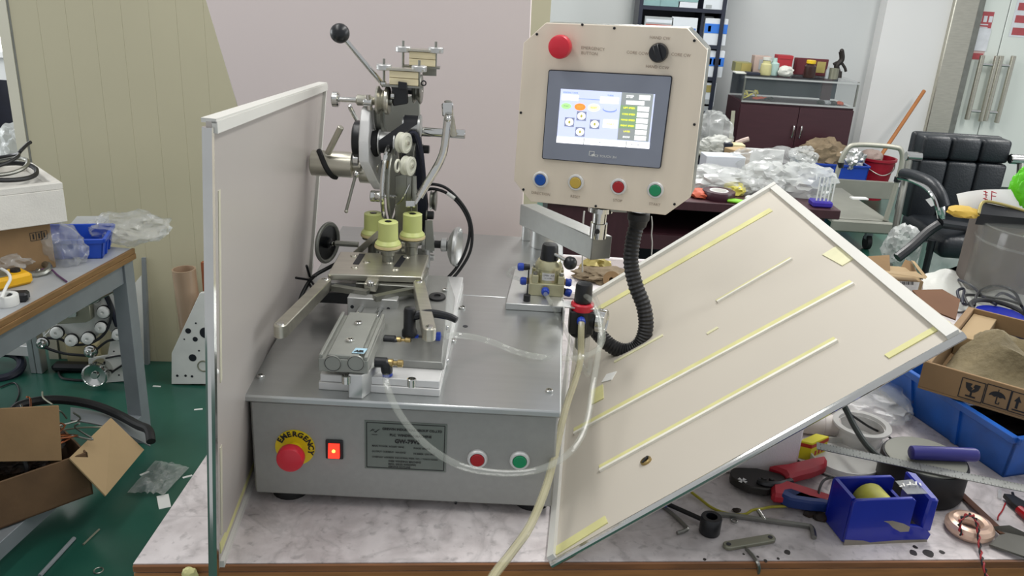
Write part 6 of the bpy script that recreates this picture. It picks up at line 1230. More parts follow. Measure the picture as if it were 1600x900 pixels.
for x, z in ((hx0 + .02, W(1302, 257, hy).z), (hx1 + .008, W(1397, 280, hy).z)): part(tl, 'clamp', G().cyl((x, hy, z - .016), (x, hy, z + .016), .021, n=14), 'black_plastic')
c = Z(1342, 311, zp); solo('paper_slip', G().box(c + Z_ * .006, (.12, .05, .01), rotz(.1)), 'paper_white', 'white slip lying on the trolley platform', 'paper', tuple(c))
solo('floor_board', yb_(1306, 280, 1392, 312, 6.32, .03), 'trolley_grey', 'grey board standing behind the trolley platform', 'board', tuple(W(1350, 312, 6.32)))
cy2 = 6.36
ca_, cb2 = W(1243, 300, cy2), W(1350, 282, cy2)
open_bin('storage_crate', V((ca_.x, cy2, 0)), X_, Y_, cb2.x - ca_.x, .2, W(1300, 256, cy2).z, 'crate_blue', 'tall blue crate stuffed with rags before the display cabinet', 'crate', .015, 1, .01, .008)
ctz = W(1300, 256, cy2).z
def cr_b(px, size, seed, m, lab, dy=.09): c = W(px, 250, cy2 + dy); return solo('rag', G().blob(V((c.x, cy2 + dy, ctz + size[2] * .35)), size, seed, .5, 2.4, 4), m, lab, 'rag', (c.x, cy2 + dy, ctz))
cr_b(1283, (.17, .09, .12), 41, 'rag_brown', 'brown rags heaped in the blue crate'); cr_b(1327, (.10, .08, .09), 42, 'foil', 'crumpled silver foil in the right half of the blue crate', .05); cr_b(1255, (.10, .07, .08), 43, 'bag_milky', 'pale plastic hanging over the left end of the blue crate', .02)
bkt = W(1366, 285, 6.9); kb_ = sc(bkt)
bk_ = thing('bucket', 'red plastic bucket holding the broom by the white wall', 'bucket', (bkt.x, 6.95, 0)); hb_ = W(1366, 245, 6.95).z
part(bk_, 'pail', G().lathe((bkt.x, 6.95, 0), Z_, [(.10, 0), (.15, hb_ - .02), (.16, hb_ - .02), (.16, hb_), (.145, hb_), (.095, .02), (0, .02)], 28), 'bucket_red'); part(bk_, 'handle', G().tube([V((bkt.x - .155, 6.95, hb_ - .02)), V((bkt.x - .1, 6.82, hb_ - .08)), V((bkt.x, 6.78, hb_ - .12)), V((bkt.x + .1, 6.82, hb_ - .08)), V((bkt.x + .155, 6.95, hb_ - .02))], .005, n=6), 'steel_dark')
bm_ = thing('broom', 'broom with orange wooden stick leaning from the red bucket to the wall', 'broom', (bkt.x, 6.95, .1))
part(bm_, 'stick', G().cyl(V((bkt.x - .03, 6.93, .25)), W(1444, 142, 7.3), .016, n=12), 'broom_wood'); part(bm_, 'brush', G().blob(V((bkt.x - .06, 6.93, hb_ + .0)), (.09, .06, .06), 51, .4, 3, 3), 'pink_box')
# ---- black arm chair
ky = 4.35
kc = W(1497, 215, ky)
oc_ = thing('armchair', 'black leather office armchair with chrome arm frame by the glass door', 'chair', (kc.x, ky, 0))
xL, xR = W(1427, 280, ky).x, W(1567, 280, ky).x; zT, zB2 = W(1497, 214, ky).z, W(1497, 345, ky).z
pw2 = (xR - xL) / 3
zm = W(1497, 252, ky).z
for i in range(3):
    x_0, x_1 = xL + pw2 * i + .001, xL + pw2 * (i + 1) - .001
    part(oc_, 'back_cushion', G().box(((x_0 + x_1) / 2, ky + .04, (zT + zm) / 2), (x_1 - x_0, .11, zT - zm - .002), bev=.022, seg=3), 'leather_black')
    part(oc_, 'back_cushion', G().box(((x_0 + x_1) / 2, ky + .03, (zm + zB2) / 2), (x_1 - x_0, .10, zm - zB2 - .002), bev=.018, seg=3), 'leather_black')
part(oc_, 'back_shell', G().box(((xL + xR) / 2, ky + .115, (zT + zB2) / 2), (xR - xL + .01, .05, zT - zB2), bev=.018, seg=3), 'leather_black')
zs2 = zB2 + .02
part(oc_, 'seat', G().box(((xL + xR) / 2, ky - .2, zs2 - .05), (xR - xL, .5, .11), bev=.035, seg=3), 'leather_black')
for s_, x in ((-1, xL), (1, xR)):
    xj = x + s_ * .045; zj = W(1420, 243, ky).z if s_ < 0 else W(1577, 247, ky).z
    part(oc_, 'arm_joint', G().cyl((x + s_ * -.005, ky - .02, zj), (x + s_ * .075, ky - .02, zj), .026, n=20, bev=.004), 'chrome', 'chrome pivot joint')
    xo = x + s_ * .055
    part(oc_, 'arm_upright', G().tube([V((xo, ky - .02, zj)), V((xo + s_ * .01, ky - .05, zj - .12)), V((xo + s_ * .03, ky - .10, zj - .28)), V((xo + s_ * .05, ky - .2, .05))], .018, n=10), 'steel_dark')
if True:
    P2 = [W(*p) for p in ((1412, 272, 4.28), (1432, 276, 4.12), (1455, 287, 3.98), (1468, 303, 3.92), (1474, 322, 3.9))]
    part(oc_, 'arm_pad', G().tube(P2, .030, n=12, res=6), 'leather_black', 'curved black arm pad')
    part(oc_, 'arm_frame', G().tube([p + V((-.03, -.02, -.018)) for p in P2] + [W(1468, 340, 3.9)], .010, n=8), 'chrome', 'chrome strip under the arm pad')
    part(oc_, 'arm_post', G().hexa([W(*p, 3.9) for p in ((1469, 321), (1477, 321), (1477, 343), (1467, 343))], [W(*p, 3.94) for p in ((1469, 321), (1477, 321), (1477, 343), (1467, 343))], bev=.003), 'chrome')
    part(oc_, 'base_bar', G().tube([W(1468, 350, 3.9), W(1450, 362, 3.9), W(1425, 385, 3.88), W(1402, 403, 3.86)], .024, n=10), 'black_plastic'); part(oc_, 'base_bar', G().tube([W(1468, 349, 3.9), W(1490, 352, 3.95), W(1520, 356, 4.05)], .022, n=10), 'black_plastic')
    a = W(1446, 378, 3.9); part(oc_, 'leg', G().tube([a, V((a.x + .005, a.y, .02))], .012, n=10, res=0), 'chrome', 'slim chrome leg'); a = W(1456, 375, 3.95); part(oc_, 'leg', G().tube([a, V((a.x, a.y, .02))], .02, n=10, res=0), 'black_plastic')
solo('paper_tag', G().hexa(*[[W(*p, y) for p in ((1446, 312), (1456, 308), (1462, 320), (1455, 323))] for y in (4.20, 4.203)]), 'paper_white', 'white paper tag on the black chair below the cushions', 'tag', tuple(W(1455, 320, 4.2)))
c = W(1414, 372, 4.1); fz_ = 0.0
solo('plastic_bag', G().blob(V((c.x, 4.1, .42)), (.085, .08, .10), 71, .4, 2.2), 'bag_milky', 'milky plastic bag hanging beside the armchair base', 'bag', (c.x, 4.1, .3))
solo('plastic_sack', G().blob(V((W(1484, 395, 4.78).x, 4.78, .2)), (.17, .12, .24), 72, .3, 2.0, floor=.002), 'bag_milky', 'grey plastic sack on the floor under the armchair', 'sack', (W(1484, 395, 4.78).x, 4.78, 0))
# ================================================================== RIGHT HALF OF THE BENCH
# white foam tray of scrap right of the machine
zt3 = ZB + .001
def Zb(px, py, h=0.0): return Z(px, py, ZB + h)
wt0 = W(935, 440, 2.02)
ft_ = thing('foam_tray', 'white foam tray of brown scrap between the machine and the leaning panel', 'tray', (wt0.x, 2.0, ZB))
hx_ = wt0.x - .10; 
part(ft_, 'tray', G().box((wt0.x + .0, 2.06, ZB + .0105), (.30, .22, .019), bev=.004), 'foam_white')
zr_ = ZB + .02
for (cx2, cy3, sx2, sy2) in ((wt0.x, 2.165, .30, .012), (wt0.x - .144, 2.06, .012, .19), (wt0.x + .144, 2.06, .012, .19)): part(ft_, 'rim', G().box((cx2, cy3, zr_ + .013), (sx2, sy2, .028), bev=.003), 'foam_white')
c = V((wt0.x + .02, 2.06, zr_)); solo('rag', G().blob(c + Z_ * .012, (.075, .045, .018), 81, .4, 3, 4, floor=zr_ + .001), 'rag_brown', 'grey brown rag lying in the foam tray behind the regulator', 'rag', tuple(c))
solo('scrap_piece', G().blob(c + V((-.02, .04, .022)), (.035, .02, .022), 82, .5, 2.5, 3, floor=zr_ + .001), 'gold', 'ochre scrap lump in the foam tray', 'scrap', tuple(c))
q = W(957, 437, 2.02); solo('tape_roll', G().lathe(q + V((0, .0, 0)), V((-.3, -1, .35)), [(.006, 0), (.021, 0), (.022, .002), (.022, .016), (.006, .017), (.006, .002)], 22), 'cardboard', 'small brown tape roll tilted in the foam tray', 'tape roll', tuple(q))
# clear bag with rolls behind the panel edge
c = W(1132, 356, 2.12); rbz = ZB
solo('plastic_bag', G().blob(V((c.x, 2.12, ZB + .075)), (.065, .06, .085), 83, .25, 1.8, floor=ZB + .001), 'bag_clear', 'clear bag holding tape rolls behind the upper edge of the cream panel', 'bag', (c.x, 2.12, ZB))
c2 = W(1135, 352, 2.10); t_ = solo('tape_roll', G().torus(c2 + V((.005, 0, .0)), V((0, -1, .6)), .026, .009, 24, 8), 'black_rubber', 'black tape roll inside the clear bag behind the panel', 'tape roll', tuple(c2)); solo('tape_roll', G().lathe(W(1130, 362, 2.09), V((0, -.3, 1)), [(.006, 0), (.018, 0), (.018, .014), (.006, .014)], 20), 'red_plastic', 'red tape roll inside the clear bag behind the panel', 'tape roll', tuple(W(1130, 362, 2.09)))
# crimping pliers
mat('plier_steel', '#3e3c3a', 0.45, 0.6, 0.2, 20); mat('plier_red', '#a81c2c', 0.45, 0, 0.12, 15); mat('plier_blue', '#1a3470', 0.5, 0, 0.12, 15)
pl_ = thing('crimping_pliers', 'crimping pliers with red and blue handles lying before the foam block', 'pliers', tuple(Zb(1180, 760)))
hp = [Zb(*p, .006) for p in ((1139, 748), (1141, 742), (1152, 741), (1180, 742), (1222, 752), (1240, 762), (1212, 772), (1198, 776), (1170, 772), (1148, 762), (1140, 756))]
part(pl_, 'jaw', G().prism(hp, (0, 0, .014), bev=.002), 'plier_steel', 'dark steel head with star shaped die')
dc_ = Zb(1160, 751, .0205)
g = G()
for i in range(4): an = math.pi / 4 + i * math.pi / 2; u = V((math.cos(an), math.sin(an), 0)); g.hexa([dc_ + u * .001 - u.cross(Z_) * .0008, dc_ + u * .001 + u.cross(Z_) * .0008, dc_ + u * .007 + u.cross(Z_) * .003, dc_ + u * .007 - u.cross(Z_) * .003], [p + Z_ * .001 for p in (dc_ + u * .001 - u.cross(Z_) * .0008, dc_ + u * .001 + u.cross(Z_) * .0008, dc_ + u * .007 + u.cross(Z_) * .003, dc_ + u * .007 - u.cross(Z_) * .003)])
part(pl_, 'die', g, 'aluminium_light', 'bright four point die')
part(pl_, 'link', G().tube([Zb(1185, 752, .022), Zb(1196, 756, .023), Zb(1215, 757, .022), Zb(1236, 752, .02)], .006, n=8), 'black_plastic'); part(pl_, 'pin', G().lathe(Zb(1193, 753, .022), Z_, [(.005, 0), (.004, .008)], 12), 'plier_steel'); part(pl_, 'pin', G().lathe(Zb(1205, 754, .022), Z_, [(.005, 0), (.004, .008)], 12), 'plier_steel')
part(pl_, 'handle', G().prism([Zb(*p, .008) for p in ((1196, 742), (1225, 739), (1262, 730), (1284, 726), (1290, 730), (1289, 742), (1270, 750), (1245, 756), (1228, 762), (1222, 752))], (0, 0, .020), bev=.005), 'plier_red', 'upper red handle')
part(pl_, 'handle', G().prism([Zb(*p, .008) for p in ((1203, 770), (1212, 764), (1228, 764), (1262, 775), (1296, 786), (1298, 796), (1275, 797), (1240, 792), (1204, 787))], (0, 0, .018), bev=.005), 'plier_red', 'lower red handle with dark blue inlay')
part(pl_, 'grip_inlay', G().prism([Zb(*p, .0075) for p in ((1216, 787), (1220, 779), (1232, 777), (1262, 788), (1297, 797), (1296, 803), (1262, 800), (1232, 795))], (0, 0, .0185), bev=.003), 'plier_blue', 'dark blue grip inlay')
# yellow box
mat('carton_yellow', '#d9cf1e', 0.5, 0, 0.06, 12); mat('carton_red', '#b8321e', 0.5)
y0, y1, y2 = Zb(1243, 715), Zb(1264, 720), Zb(1290, 708)
yu, yv = (y1 - y0), (y2 - y1); yh = .034
yb4 = [y0, y1, y2, y0 + yv]
yx = thing('bulb_carton', 'small yellow and red carton beside the foam block', 'box', tuple(y0)); part(yx, 'carton', G().hexa(yb4, [p + Z_ * yh for p in yb4], bev=.001), 'carton_yellow')
cc_ = sum(yb4, V()) / 4; yr4 = [cc_ + (p - cc_) * 1.012 for p in yb4]; part(yx, 'red_band', G().hexa([p + Z_ * (yh - .010) for p in yr4], [p + Z_ * (yh - .003) for p in yr4]), 'carton_red', 'red band round the carton')
for f in (.25, .45, .65): part(yx, 'printed_line', G().hexa(*[[y1 + yv * a_ + Z_ * (yh * z_) + yu * .004 * s_ for a_, z_ in ((f, .2), (f + .12, .2), (f + .12, .45), (f, .45))] for s_ in (0, 3)]), 'carton_red')
# lamp / pvc spool, clear reel, thin things
mat('porcelain', '#cfc8c2', 0.4, 0, 0.05, 9); mat('reel_clear', '#c8c8c4', 0.15, 0, 0.05, 9, clear=.35)
c = Zb(1281, 661, .0205); solo('white_bottle', G().lathe(c - X_ * .035, V((1, -.12, 0)), [(.010, -.02), (.018, -.01), (.020, 0), (.020, .038), (.0192, .039), (.020, .040), (.0195, .062), (.014, .068), (0, .069)], 26), 'porcelain', 'white round bottle lying under the panel edge behind the yellow carton', 'bottle', tuple(c))
c = Zb(1340, 692); k = sc(c)
solo('clear_reel', G().lathe(c + Z_ * .0005, Z_, [(.020, 0), (.050, 0), (.050, .004), (.038, .006), (.038, .034), (.050, .036), (.050, .040), (.040, .040), (.036, .008), (.0, .008)], 36), 'reel_clear', 'clear plastic reel behind the steel ruler', 'reel', tuple(c))
c = Zb(1318, 722); solo('clear_dish', G().lathe(c + Z_ * .0005, Z_, [(.056, 0), (.060, .003), (.060, .014), (.057, .014), (.055, .004), (0, .004)], 36), 'reel_clear', 'shallow clear dish under the steel ruler', 'dish', tuple(c))
c = Zb(1360, 640); solo('plastic_bag', G().blob(c + V((-.01, .02, .02)), (.085, .10, .028), 85, .4, 2.0, floor=ZB + .001, jit=.04), 'bag_clear', 'clear plastic bag lying before the blue bin under the panel', 'bag', tuple(c))
mat('cable_green', '#13201d', 0.45)
solo('thick_cable', G().tube([Zb(1312, 622, .10), Zb(1322, 640, .085), Zb(1334, 664, .07), Zb(1350, 690, .06), Zb(1366, 708, .055), Zb(1378, 716, .05), Zb(1390, 730, .02)], .0052, n=10), 'cable_green', 'thick dark green cable running down to the grey lid', 'cable', tuple(Zb(1312, 622)))
solo('thin_cable', G().tube([Zb(1318, 640, .06), Zb(1340, 655, .045), Zb(1360, 668, .03), Zb(1385, 680, .01), Zb(1396, 690, .006), Zb(1397, 700, .004)], .0022, n=8), 'cable_black', 'thin black cable ending behind the grey lid', 'cable', tuple(Zb(1318, 640)))
# round tub with grey lid
c = Zb(1433, 762); 
tbz = thing('round_tub', 'black round tub with grey lid under the steel ruler', 'tub', tuple(c)); 
r_t = 63 * sc(c); th_ = .058
part(tbz, 'tub', G().lathe(c + Z_ * .0005, Z_, [(r_t * .95, 0), (r_t, .006), (r_t, th_ - .004), (r_t * .97, th_)], 40), 'black_rubber'); part(tbz, 'lid', G().lathe(c + Z_ * (th_ - .001), Z_, [(r_t * .93, 0), (r_t * .93, .003), (r_t * .9, .0042), (0, .0042)], 40), 'trolley_grey', 'worn grey lid')
ltz = ZB + th_ + .004
pt0, pt1 = Z(1422, 707, ltz + .012), Z(1526, 711, ltz + .012); mat('marker_purple', '#2c2a78', 0.35, 0, .1, 15)
mk = thing('marker_pen', 'thick purple blue marker lying on the grey tub lid', 'marker', tuple(pt0)); pd = (pt1 - pt0)
part(mk, 'barrel', G().lathe(pt0, pd, [(.008, 0), (.011, .002), (.0115, .01), (.0115, pd.length * .96), (.010, pd.length)], 20), 'marker_purple')
# steel ruler across
mat('ruler_steel', '#8a8c88', 0.35, 0.8, 0.12, 20)
u0, u1 = Z(1276, 697, ltz + .002), Z(1640, 772, ltz + .002)
ud = (u1 - u0).normalized(); un = Z_.cross(ud); un = un if un.y > 0 else -un; ul = (u1 - u0).length
rl_ = thing('steel_ruler', 'long steel ruler lying across the yellow carton and grey tub', 'ruler', tuple(u0))
part(rl_, 'blade', G().hexa([u0 - un * .011, u1 - un * .011, u1 + un * .011, u0 + un * .011], [p + ud.cross(un) * .0012 for p in (u0 - un * .011, u1 - un * .011, u1 + un * .011, u0 + un * .011)]), 'ruler_steel')
g = G(); uz = ud.cross(un) * .0015
for i in range(int(ul / .005)): L = .008 if i % 10 == 0 else (.006 if i % 5 == 0 else .004); g.quad(rect(u0 + ud * (.006 + i * .005) + un * (.0108 - L / 2) + uz, ud, un, .0003, L / 2)); g.quad(rect(u0 + ud * (.006 + i * .005) - un * (.0108 - L / 2) + uz, ud, un, .0003, L / 2))
part(rl_, 'scale_mark', g, 'ink', 'engraved scale marks', smooth=0, stuff=True)
g = G()
for i in range(1, int(ul / .03)): g.text(str(i), u0 + ud * (.006 + i * .03) + uz, ud, un, .006)
part(rl_, 'scale_number', g, 'ink', smooth=0, stuff=True)
# tape dispenser
mat('dispenser_blue', '#12249a', 0.3, 0, 0.1, 12, coat=.2); mat('worn_edge', '#8f877a', 0.6, 0, .2, 20); mat('tape_core', '#b4b244', 0.5, 0, .3, 30)
d0, d1_2 = Zb(1318, 852), Zb(1452, 846); du = (d1_2 - d0).normalized(); dvv = V((-du.y, du.x, 0)); dl = (d1_2 - d0).length; dw = .062
dh = PL(1318, 783, d0, dvv).z - ZB
td = thing('tape_dispenser', 'chipped blue tape dispenser with yellow core at the bench front', 'tape dispenser', tuple(d0))
def DD(u, v, z): return d0 + du * u + dvv * v + Z_ * z
prof = [(0, .004), (.004, 0), (dl - .004, 0), (dl, .012), (dl - .01, .022), (dl * .82, .028), (dl * .72, .030), (dl * .72, dh * .94), (dl * .68, dh), (.004, dh), (0, dh - .004)]
for v_ in (0, dw - .006): part(td, 'side_wall', G().prism([DD(u, v_, z) for u, z in prof], dvv * .006, bev=.001), 'dispenser_blue', 'blue side wall with chipped corner')
part(td, 'end_wall', G().hexa([DD(0, .006, .002), DD(.006, .006, .002), DD(.006, dw - .006, .002), DD(0, dw - .006, .002)], [DD(0, .006, dh), DD(.006, .006, dh), DD(.006, dw - .006, dh), DD(0, dw - .006, dh)]), 'dispenser_blue'); part(td, 'bottom', G().hexa([DD(.004, .006, 0.001), DD(dl - .006, .006, 0.001), DD(dl - .006, dw - .006, 0.001), DD(.004, dw - .006, 0.001)], [p + Z_ * .012 for p in (DD(.004, .006, 0), DD(dl - .006, .006, 0), DD(dl - .006, dw - .006, 0), DD(.004, dw - .006, 0))]), 'worn_edge', 'worn grey base')
part(td, 'cutter_post', G().hexa([DD(dl * .86, .0, .020), DD(dl * .995, .0, .016), DD(dl * .995, dw, .016), DD(dl * .86, dw, .020)], [DD(dl * .88, .0, dh * .97), DD(dl * .99, .0, dh * .95), DD(dl * .99, dw, dh * 1.02), DD(dl * .84, dw, dh * 1.1)], bev=.003), 'dispenser_blue', 'blue cutter post'); part(td, 'front_wall', G().hexa([DD(dl * .68, .006, .012), DD(dl * .72, .006, .012), DD(dl * .72, dw - .006, .012), DD(dl * .68, dw - .006, .012)], [p + Z_ * (dh * .55) for p in (DD(dl * .68, .006, .012), DD(dl * .72, .006, .012), DD(dl * .72, dw - .006, .012), DD(dl * .68, dw - .006, .012))]), 'dispenser_blue')
part(td, 'core', G().lathe(DD(dl * .40, .010, dh * .60), dvv, [(.004, 0), (.025, 0), (.026, .003), (.026, .038), (.025, .04), (.004, .04)], 24), 'tape_core', 'yellow tape core')
part(td, 'chip', G().prism([DD(u, -.0006, z) for u, z in ((dl * .40, .040), (dl * .50, .040), (dl * .64, .034), (dl * .72, .028), (dl * .72, .020), (dl * .62, .020), (dl * .52, .028), (dl * .46, .036))], dvv * .001), 'worn_edge', 'broken edge showing grey plastic'); part(td, 'scuff', G().prism([DD(u, -.0006, z) for u, z in ((.0, .0), (dl * .97, .0), (dl * .96, .004), (dl * .6, .005), (dl * .3, .003), (.03, .007), (.0, .010))], dvv * .001), 'worn_edge', 'scuffed lower edge')
g = G()
for i, (u, ln, an) in enumerate(((.655, .006, .3), (.70, .008, 1.2), (.735, .006, .2), (.77, .009, 1.1), (.80, .006, -.5), (.84, .010, 1.0), (.875, .007, 1.3))):
    c = DD(dl * (u - .0), .028 + .003 * (i % 2), dh * (1.0 if u < .72 else 1.03)) + Z_ * .002; t1 = du * math.cos(an) + dvv * math.sin(an); g.hexa(rect(c, t1, Z_.cross(t1), ln / 2, .0011), [p + Z_ * .0005 for p in rect(c, t1, Z_.cross(t1), ln / 2, .0011)])
part(td, 'tape_end', G().hexa([DD(dl * .66, .012, dh * .99), DD(dl * .90, .012, dh * .985), DD(dl * .90, .044, dh * 1.03), DD(dl * .66, .044, dh * 1.0)], [p + Z_ * .0008 for p in (DD(dl * .66, .012, dh * .99), DD(dl * .90, .012, dh * .985), DD(dl * .90, .044, dh * 1.03), DD(dl * .66, .044, dh * 1.0))]), 'bag_clear'); part(td, 'brush_mark', g, 'label_white', 'white brushed strokes', smooth=0, stuff=True)
# hex keys, ring, link, wires
mat('tool_steel', '#8d8d88', 0.35, 0.8, 0.15, 20); mat('tool_black', '#2a2b2c', 0.45, 0.4, .2, 20)
solo('hex_key', G().tube([Zb(*p, .004) for p in ((1112, 802), (1150, 806), (1200, 813), (1258, 821), (1266, 823), (1270, 829), (1272, 840))], .0042, n=6, res=5), 'tool_steel', 'long bright hex key lying before the pliers', 'hex key', tuple(Zb(1150, 806)))
solo('hex_key', G().tube([Zb(*p, .003) for p in ((1030, 787), (1052, 804), (1070, 821), (1074, 826), (1068, 830), (1058, 833))], .003, n=6, res=5), 'tool_steel', 'short grey hex key beside the leaning panel', 'hex key', tuple(Zb(1052, 804)))
sdv = thing('screwdriver', 'screwdriver with blue handle tip half hidden under the leaning panel', 'screwdriver', tuple(Zb(1046, 780))); part(sdv, 'shaft', G().cyl(Zb(1044, 788, .006), Zb(1098, 812, .006), .0036, n=10), 'tool_black'); part(sdv, 'handle', G().lathe(Zb(1030, 781, .010), Zb(1050, 789, .009) - Zb(1030, 781, .010), [(.006, -.03), (.010, -.02), (.010, .008), (.007, .014)], 14), 'blue_fitting')
c = Zb(1108, 832); solo('collar', G().lathe(c + Z_ * .0004, Z_, [(.0145, 0), (.0155, .002), (.0155, .026), (.0145, .028), (.0085, .028), (.008, .006), (0, .006)], 28), 'black_plastic', 'black knurled collar standing at the bench front', 'collar', tuple(c))
a, b = Zb(1138, 853, .003), Zb(1203, 842, .003); u = (b - a).normalized(); s = Z_.cross(u); pts = [a + u * (.008 * math.cos(math.radians(90 + 22.5 * i))) + s * (.008 * math.sin(math.radians(90 + 22.5 * i))) for i in range(9)] + [b + u * (.008 * math.cos(math.radians(-90 + 22.5 * i))) + s * (.008 * math.sin(math.radians(-90 + 22.5 * i))) for i in range(9)]
lkp = thing('link_plate', 'small dark steel link plate with two holes at the bench front', 'link plate', tuple(a)); part(lkp, 'plate', G().prism([p - Z_ * .0028 for p in pts], (0, 0, .006), bev=.001), 'olive_steel')
for q in (a, b): part(lkp, 'hole', G().cyl(q + Z_ * .0025, q + Z_ * .0038, .0035, n=14), 'dark_line')
mat('wire_yellow_green', '#a8a032', 0.45)
solo('earth_wire', G().tube([Zb(*p, h) for *p, h in ((1075, 765, .006), (1092, 778, .004), (1112, 793, .003), (1135, 802, .003), (1162, 804, .004), (1176, 797, .008), (1190, 795, .008), (1205, 792, .006), (1228, 791, .006))], .0022, n=8), 'wire_yellow_green', 'yellow green earth wire curling before the pliers', 'wire', tuple(Zb(1135, 802)))
solo('pin', G().cyl(Zb(1184, 797, .012), Zb(1195, 813, .004), .0035, n=12), 'chrome', 'short bright pin lying against the long hex key', 'pin', tuple(Zb(1195, 813)))
c = Zb(1147, 815); solo('spring_ring', G().torus(c + Z_ * .0016, Z_, .0045, .001, 16, 6), 'tool_steel', 'tiny ring beside the long hex key', 'ring', tuple(c))
for i, (px, py, sz) in enumerate(((1151, 799, .006), (1265, 806, .010), (1282, 812, .012), (1272, 798, .009))): c = Zb(px, py); solo('debris', G().blob(c + Z_ * sz * .4, (sz, sz * .7, sz * .55), 120 + i, .5, 2.5, 2, floor=ZB + .0005), 'rust_mix', ('tiny brown crumb above the bright hex key', 'dark crumb left of the tape dispenser', 'largest dark crumb touching the tape dispenser', 'dark crumb under the lower plier handle')[i], 'debris', tuple(c))
mat('stain_dark', '#221c1a', 0.5)
for i, (px, py, r) in enumerate(((1230, 863, 5), (1101, 874, 2.5), (1162, 866, 1.8), (1184, 870, 2), (1196, 876, 3), (1216, 873, 2.4), (1427, 864, 6), (1450, 864, 8), (1472, 863, 4), (1430, 855, 3.5), (1172, 862, 1.5))):
    c = Zb(px, py); k = sc(c) * r; pts = [c + Z_ * .0004 + V((k * (1 + .16 * math.sin(j * 1.0472 + i)) * math.cos(j * .5236), k * 1.2 * (1 + .16 * math.cos(j * .5236 + 2 * i)) * math.sin(j * .5236), 0)) for j in range(12)]; part(wb, 'ink_stain', G().face and G().hexa([p - Z_ * .0006 for p in pts], pts), 'stain_dark')
solo('bent_strip', G().tube([V((p.x, p.y, p.z)) for p in (Zb(1166, 858, .001), Zb(1176, 868, .002), Zb(1184, 880, .002), Zb(1186, 890, -.012), Zb(1182, 900, -.03))], .0028, n=6), 'tool_steel', 'thin bent metal strip hanging over the bench front edge', 'strip', tuple(Zb(1176, 868)))
# copper toroid with twisted lead
mat('toroid_copper', '#dcbca6', 0.3, 0.45, 0.12, 40); mat('wire_red', '#a01c22', 0.45); mat('connector_white', '#dcdad4', 0.5)
c = Zb(1512, 832); tz_ = thing('toroid_coil', 'copper toroid coil with twisted red and black lead at bench front', 'coil', tuple(c)); Rt = 25 * sc(c)
g = G().loop([c + Z_ * .011 + V((Rt * math.cos(t), Rt * math.sin(t), 0)) for t in [i * math.pi / 24 for i in range(48)]], .0105, 10); part(tz_, 'winding', g, 'toroid_copper')
ctl = [Zb(1502, 836, .016), Zb(1499, 822, .030), Zb(1502, 810, .040), Zb(1514, 804, .045), Zb(1524, 810, .040), Zb(1528, 826, .028), Zb(1530, 846, .016), Zb(1533, 866, .006), Zb(1536, 880, .004)]
ctl.append(ctl[-1] + V((.001, -.012, -.010))); ctl.append(ctl[-1] + V((.0, -.003, -.012)))
base = smooth_path(ctl, 10)
for ph, mm_ in ((0, 'wire_red'), (math.pi, 'cable_black')): part(tz_, 'lead_wire', G().tube([p + V((.0018 * math.cos(i * .55 + ph), .0012 * math.sin(i * .55 + ph), .0016 * math.sin(i * .55 + ph))) for i, p in enumerate(base)], .0014, n=6, res=0), mm_, 'twisted ' + ('red' if ph == 0 else 'black') + ' lead')
e_ = base[-1]; part(tz_, 'connector', G().box(e_ + V((.001, -.001, -.007)), (.011, .007, .013), Matrix.Rotation(.3, 3, 'Y'), .001), 'connector_white', 'white plug connector')
# brown strip and grey plastic scrap
mat('strip_brown', '#5a3a26', 0.5, 0, .2, 10); mat('scrap_grey', '#55544c', 0.55, 0, .15, 14)
a, b = Zb(1500, 772, .002), Zb(1568, 836, .012); solo('brown_strip', strip(a, b, .012, .003, Z_, Z_.cross(b - a)), 'strip_brown', 'narrow brown strip running from the tub to the grey scrap', 'strip', tuple(a))
pts = [Zb(*p, h) for *p, h in ((1545, 853, .003), (1566, 833, .012), (1551, 826, .014), (1575, 832, .018), (1576, 824, .022), (1620, 845, .02), (1640, 900, .01), (1600, 872, .008))]
g = G(); g.hexa([pts[0], pts[1], pts[5], pts[7]], [p + Z_ * .003 for p in (pts[0], pts[1], pts[5], pts[7])]); 
gs = thing('plastic_scrap', 'folded dark grey plastic scrap at the bottom right picture corner', 'scrap', tuple(pts[0])); part(gs, 'sheet', g, 'scrap_grey'); part(gs, 'fold', G().hexa([pts[2], pts[4], pts[5], pts[1]], [p + Z_ * .004 for p in (pts[2], pts[4], pts[5], pts[1])]), 'scrap_grey'); part(gs, 'fold', G().hexa([pts[7], pts[5], pts[6], pts[6] + V((-.03, -.02, 0))], [p + Z_ * .003 for p in (pts[7], pts[5], pts[6], pts[6] + V((-.03, -.02, 0)))]), 'scrap_grey')
a = Zb(1568, 778, .006); wc = thing('wire_cutter', 'dark wire cutters lying under the blue bin at the right edge', 'cutters', tuple(a)); part(wc, 'jaw', G().prism([Zb(*p, .004) for p in ((1566, 777), (1582, 779), (1604, 792), (1612, 806), (1590, 800), (1578, 790))], (0, 0, .008), bev=.001), 'tool_black'); part(wc, 'handle', G().tube([Zb(1592, 796, .008), Zb(1604, 806, .008), Zb(1625, 825, .008)], .007, n=10), 'red_button')
solo('black_loop_wire', G().tube([Zb(*p, .004) for p in ((1582, 770), (1586, 780), (1596, 788), (1612, 790))], .0022, n=8), 'cable_black', 'thin black wire loop beside the wire cutters', 'wire', tuple(Zb(1582, 770)))
solo('red_thread', G().tube([Zb(*p, .002) for p in ((1571, 786), (1566, 798), (1560, 806), (1559, 812))], .0011, n=6), 'wire_red', 'short red thread on the bench left of the wire cutters', 'thread', tuple(Zb(1571, 786)))
solo('clear_bit', G().box(Zb(1562, 772, .003), (.006, .03, .004), rotz(-.5), .001), 'bag_clear', 'small clear plastic sliver below the blue bin', 'sliver', tuple(Zb(1562, 772)))
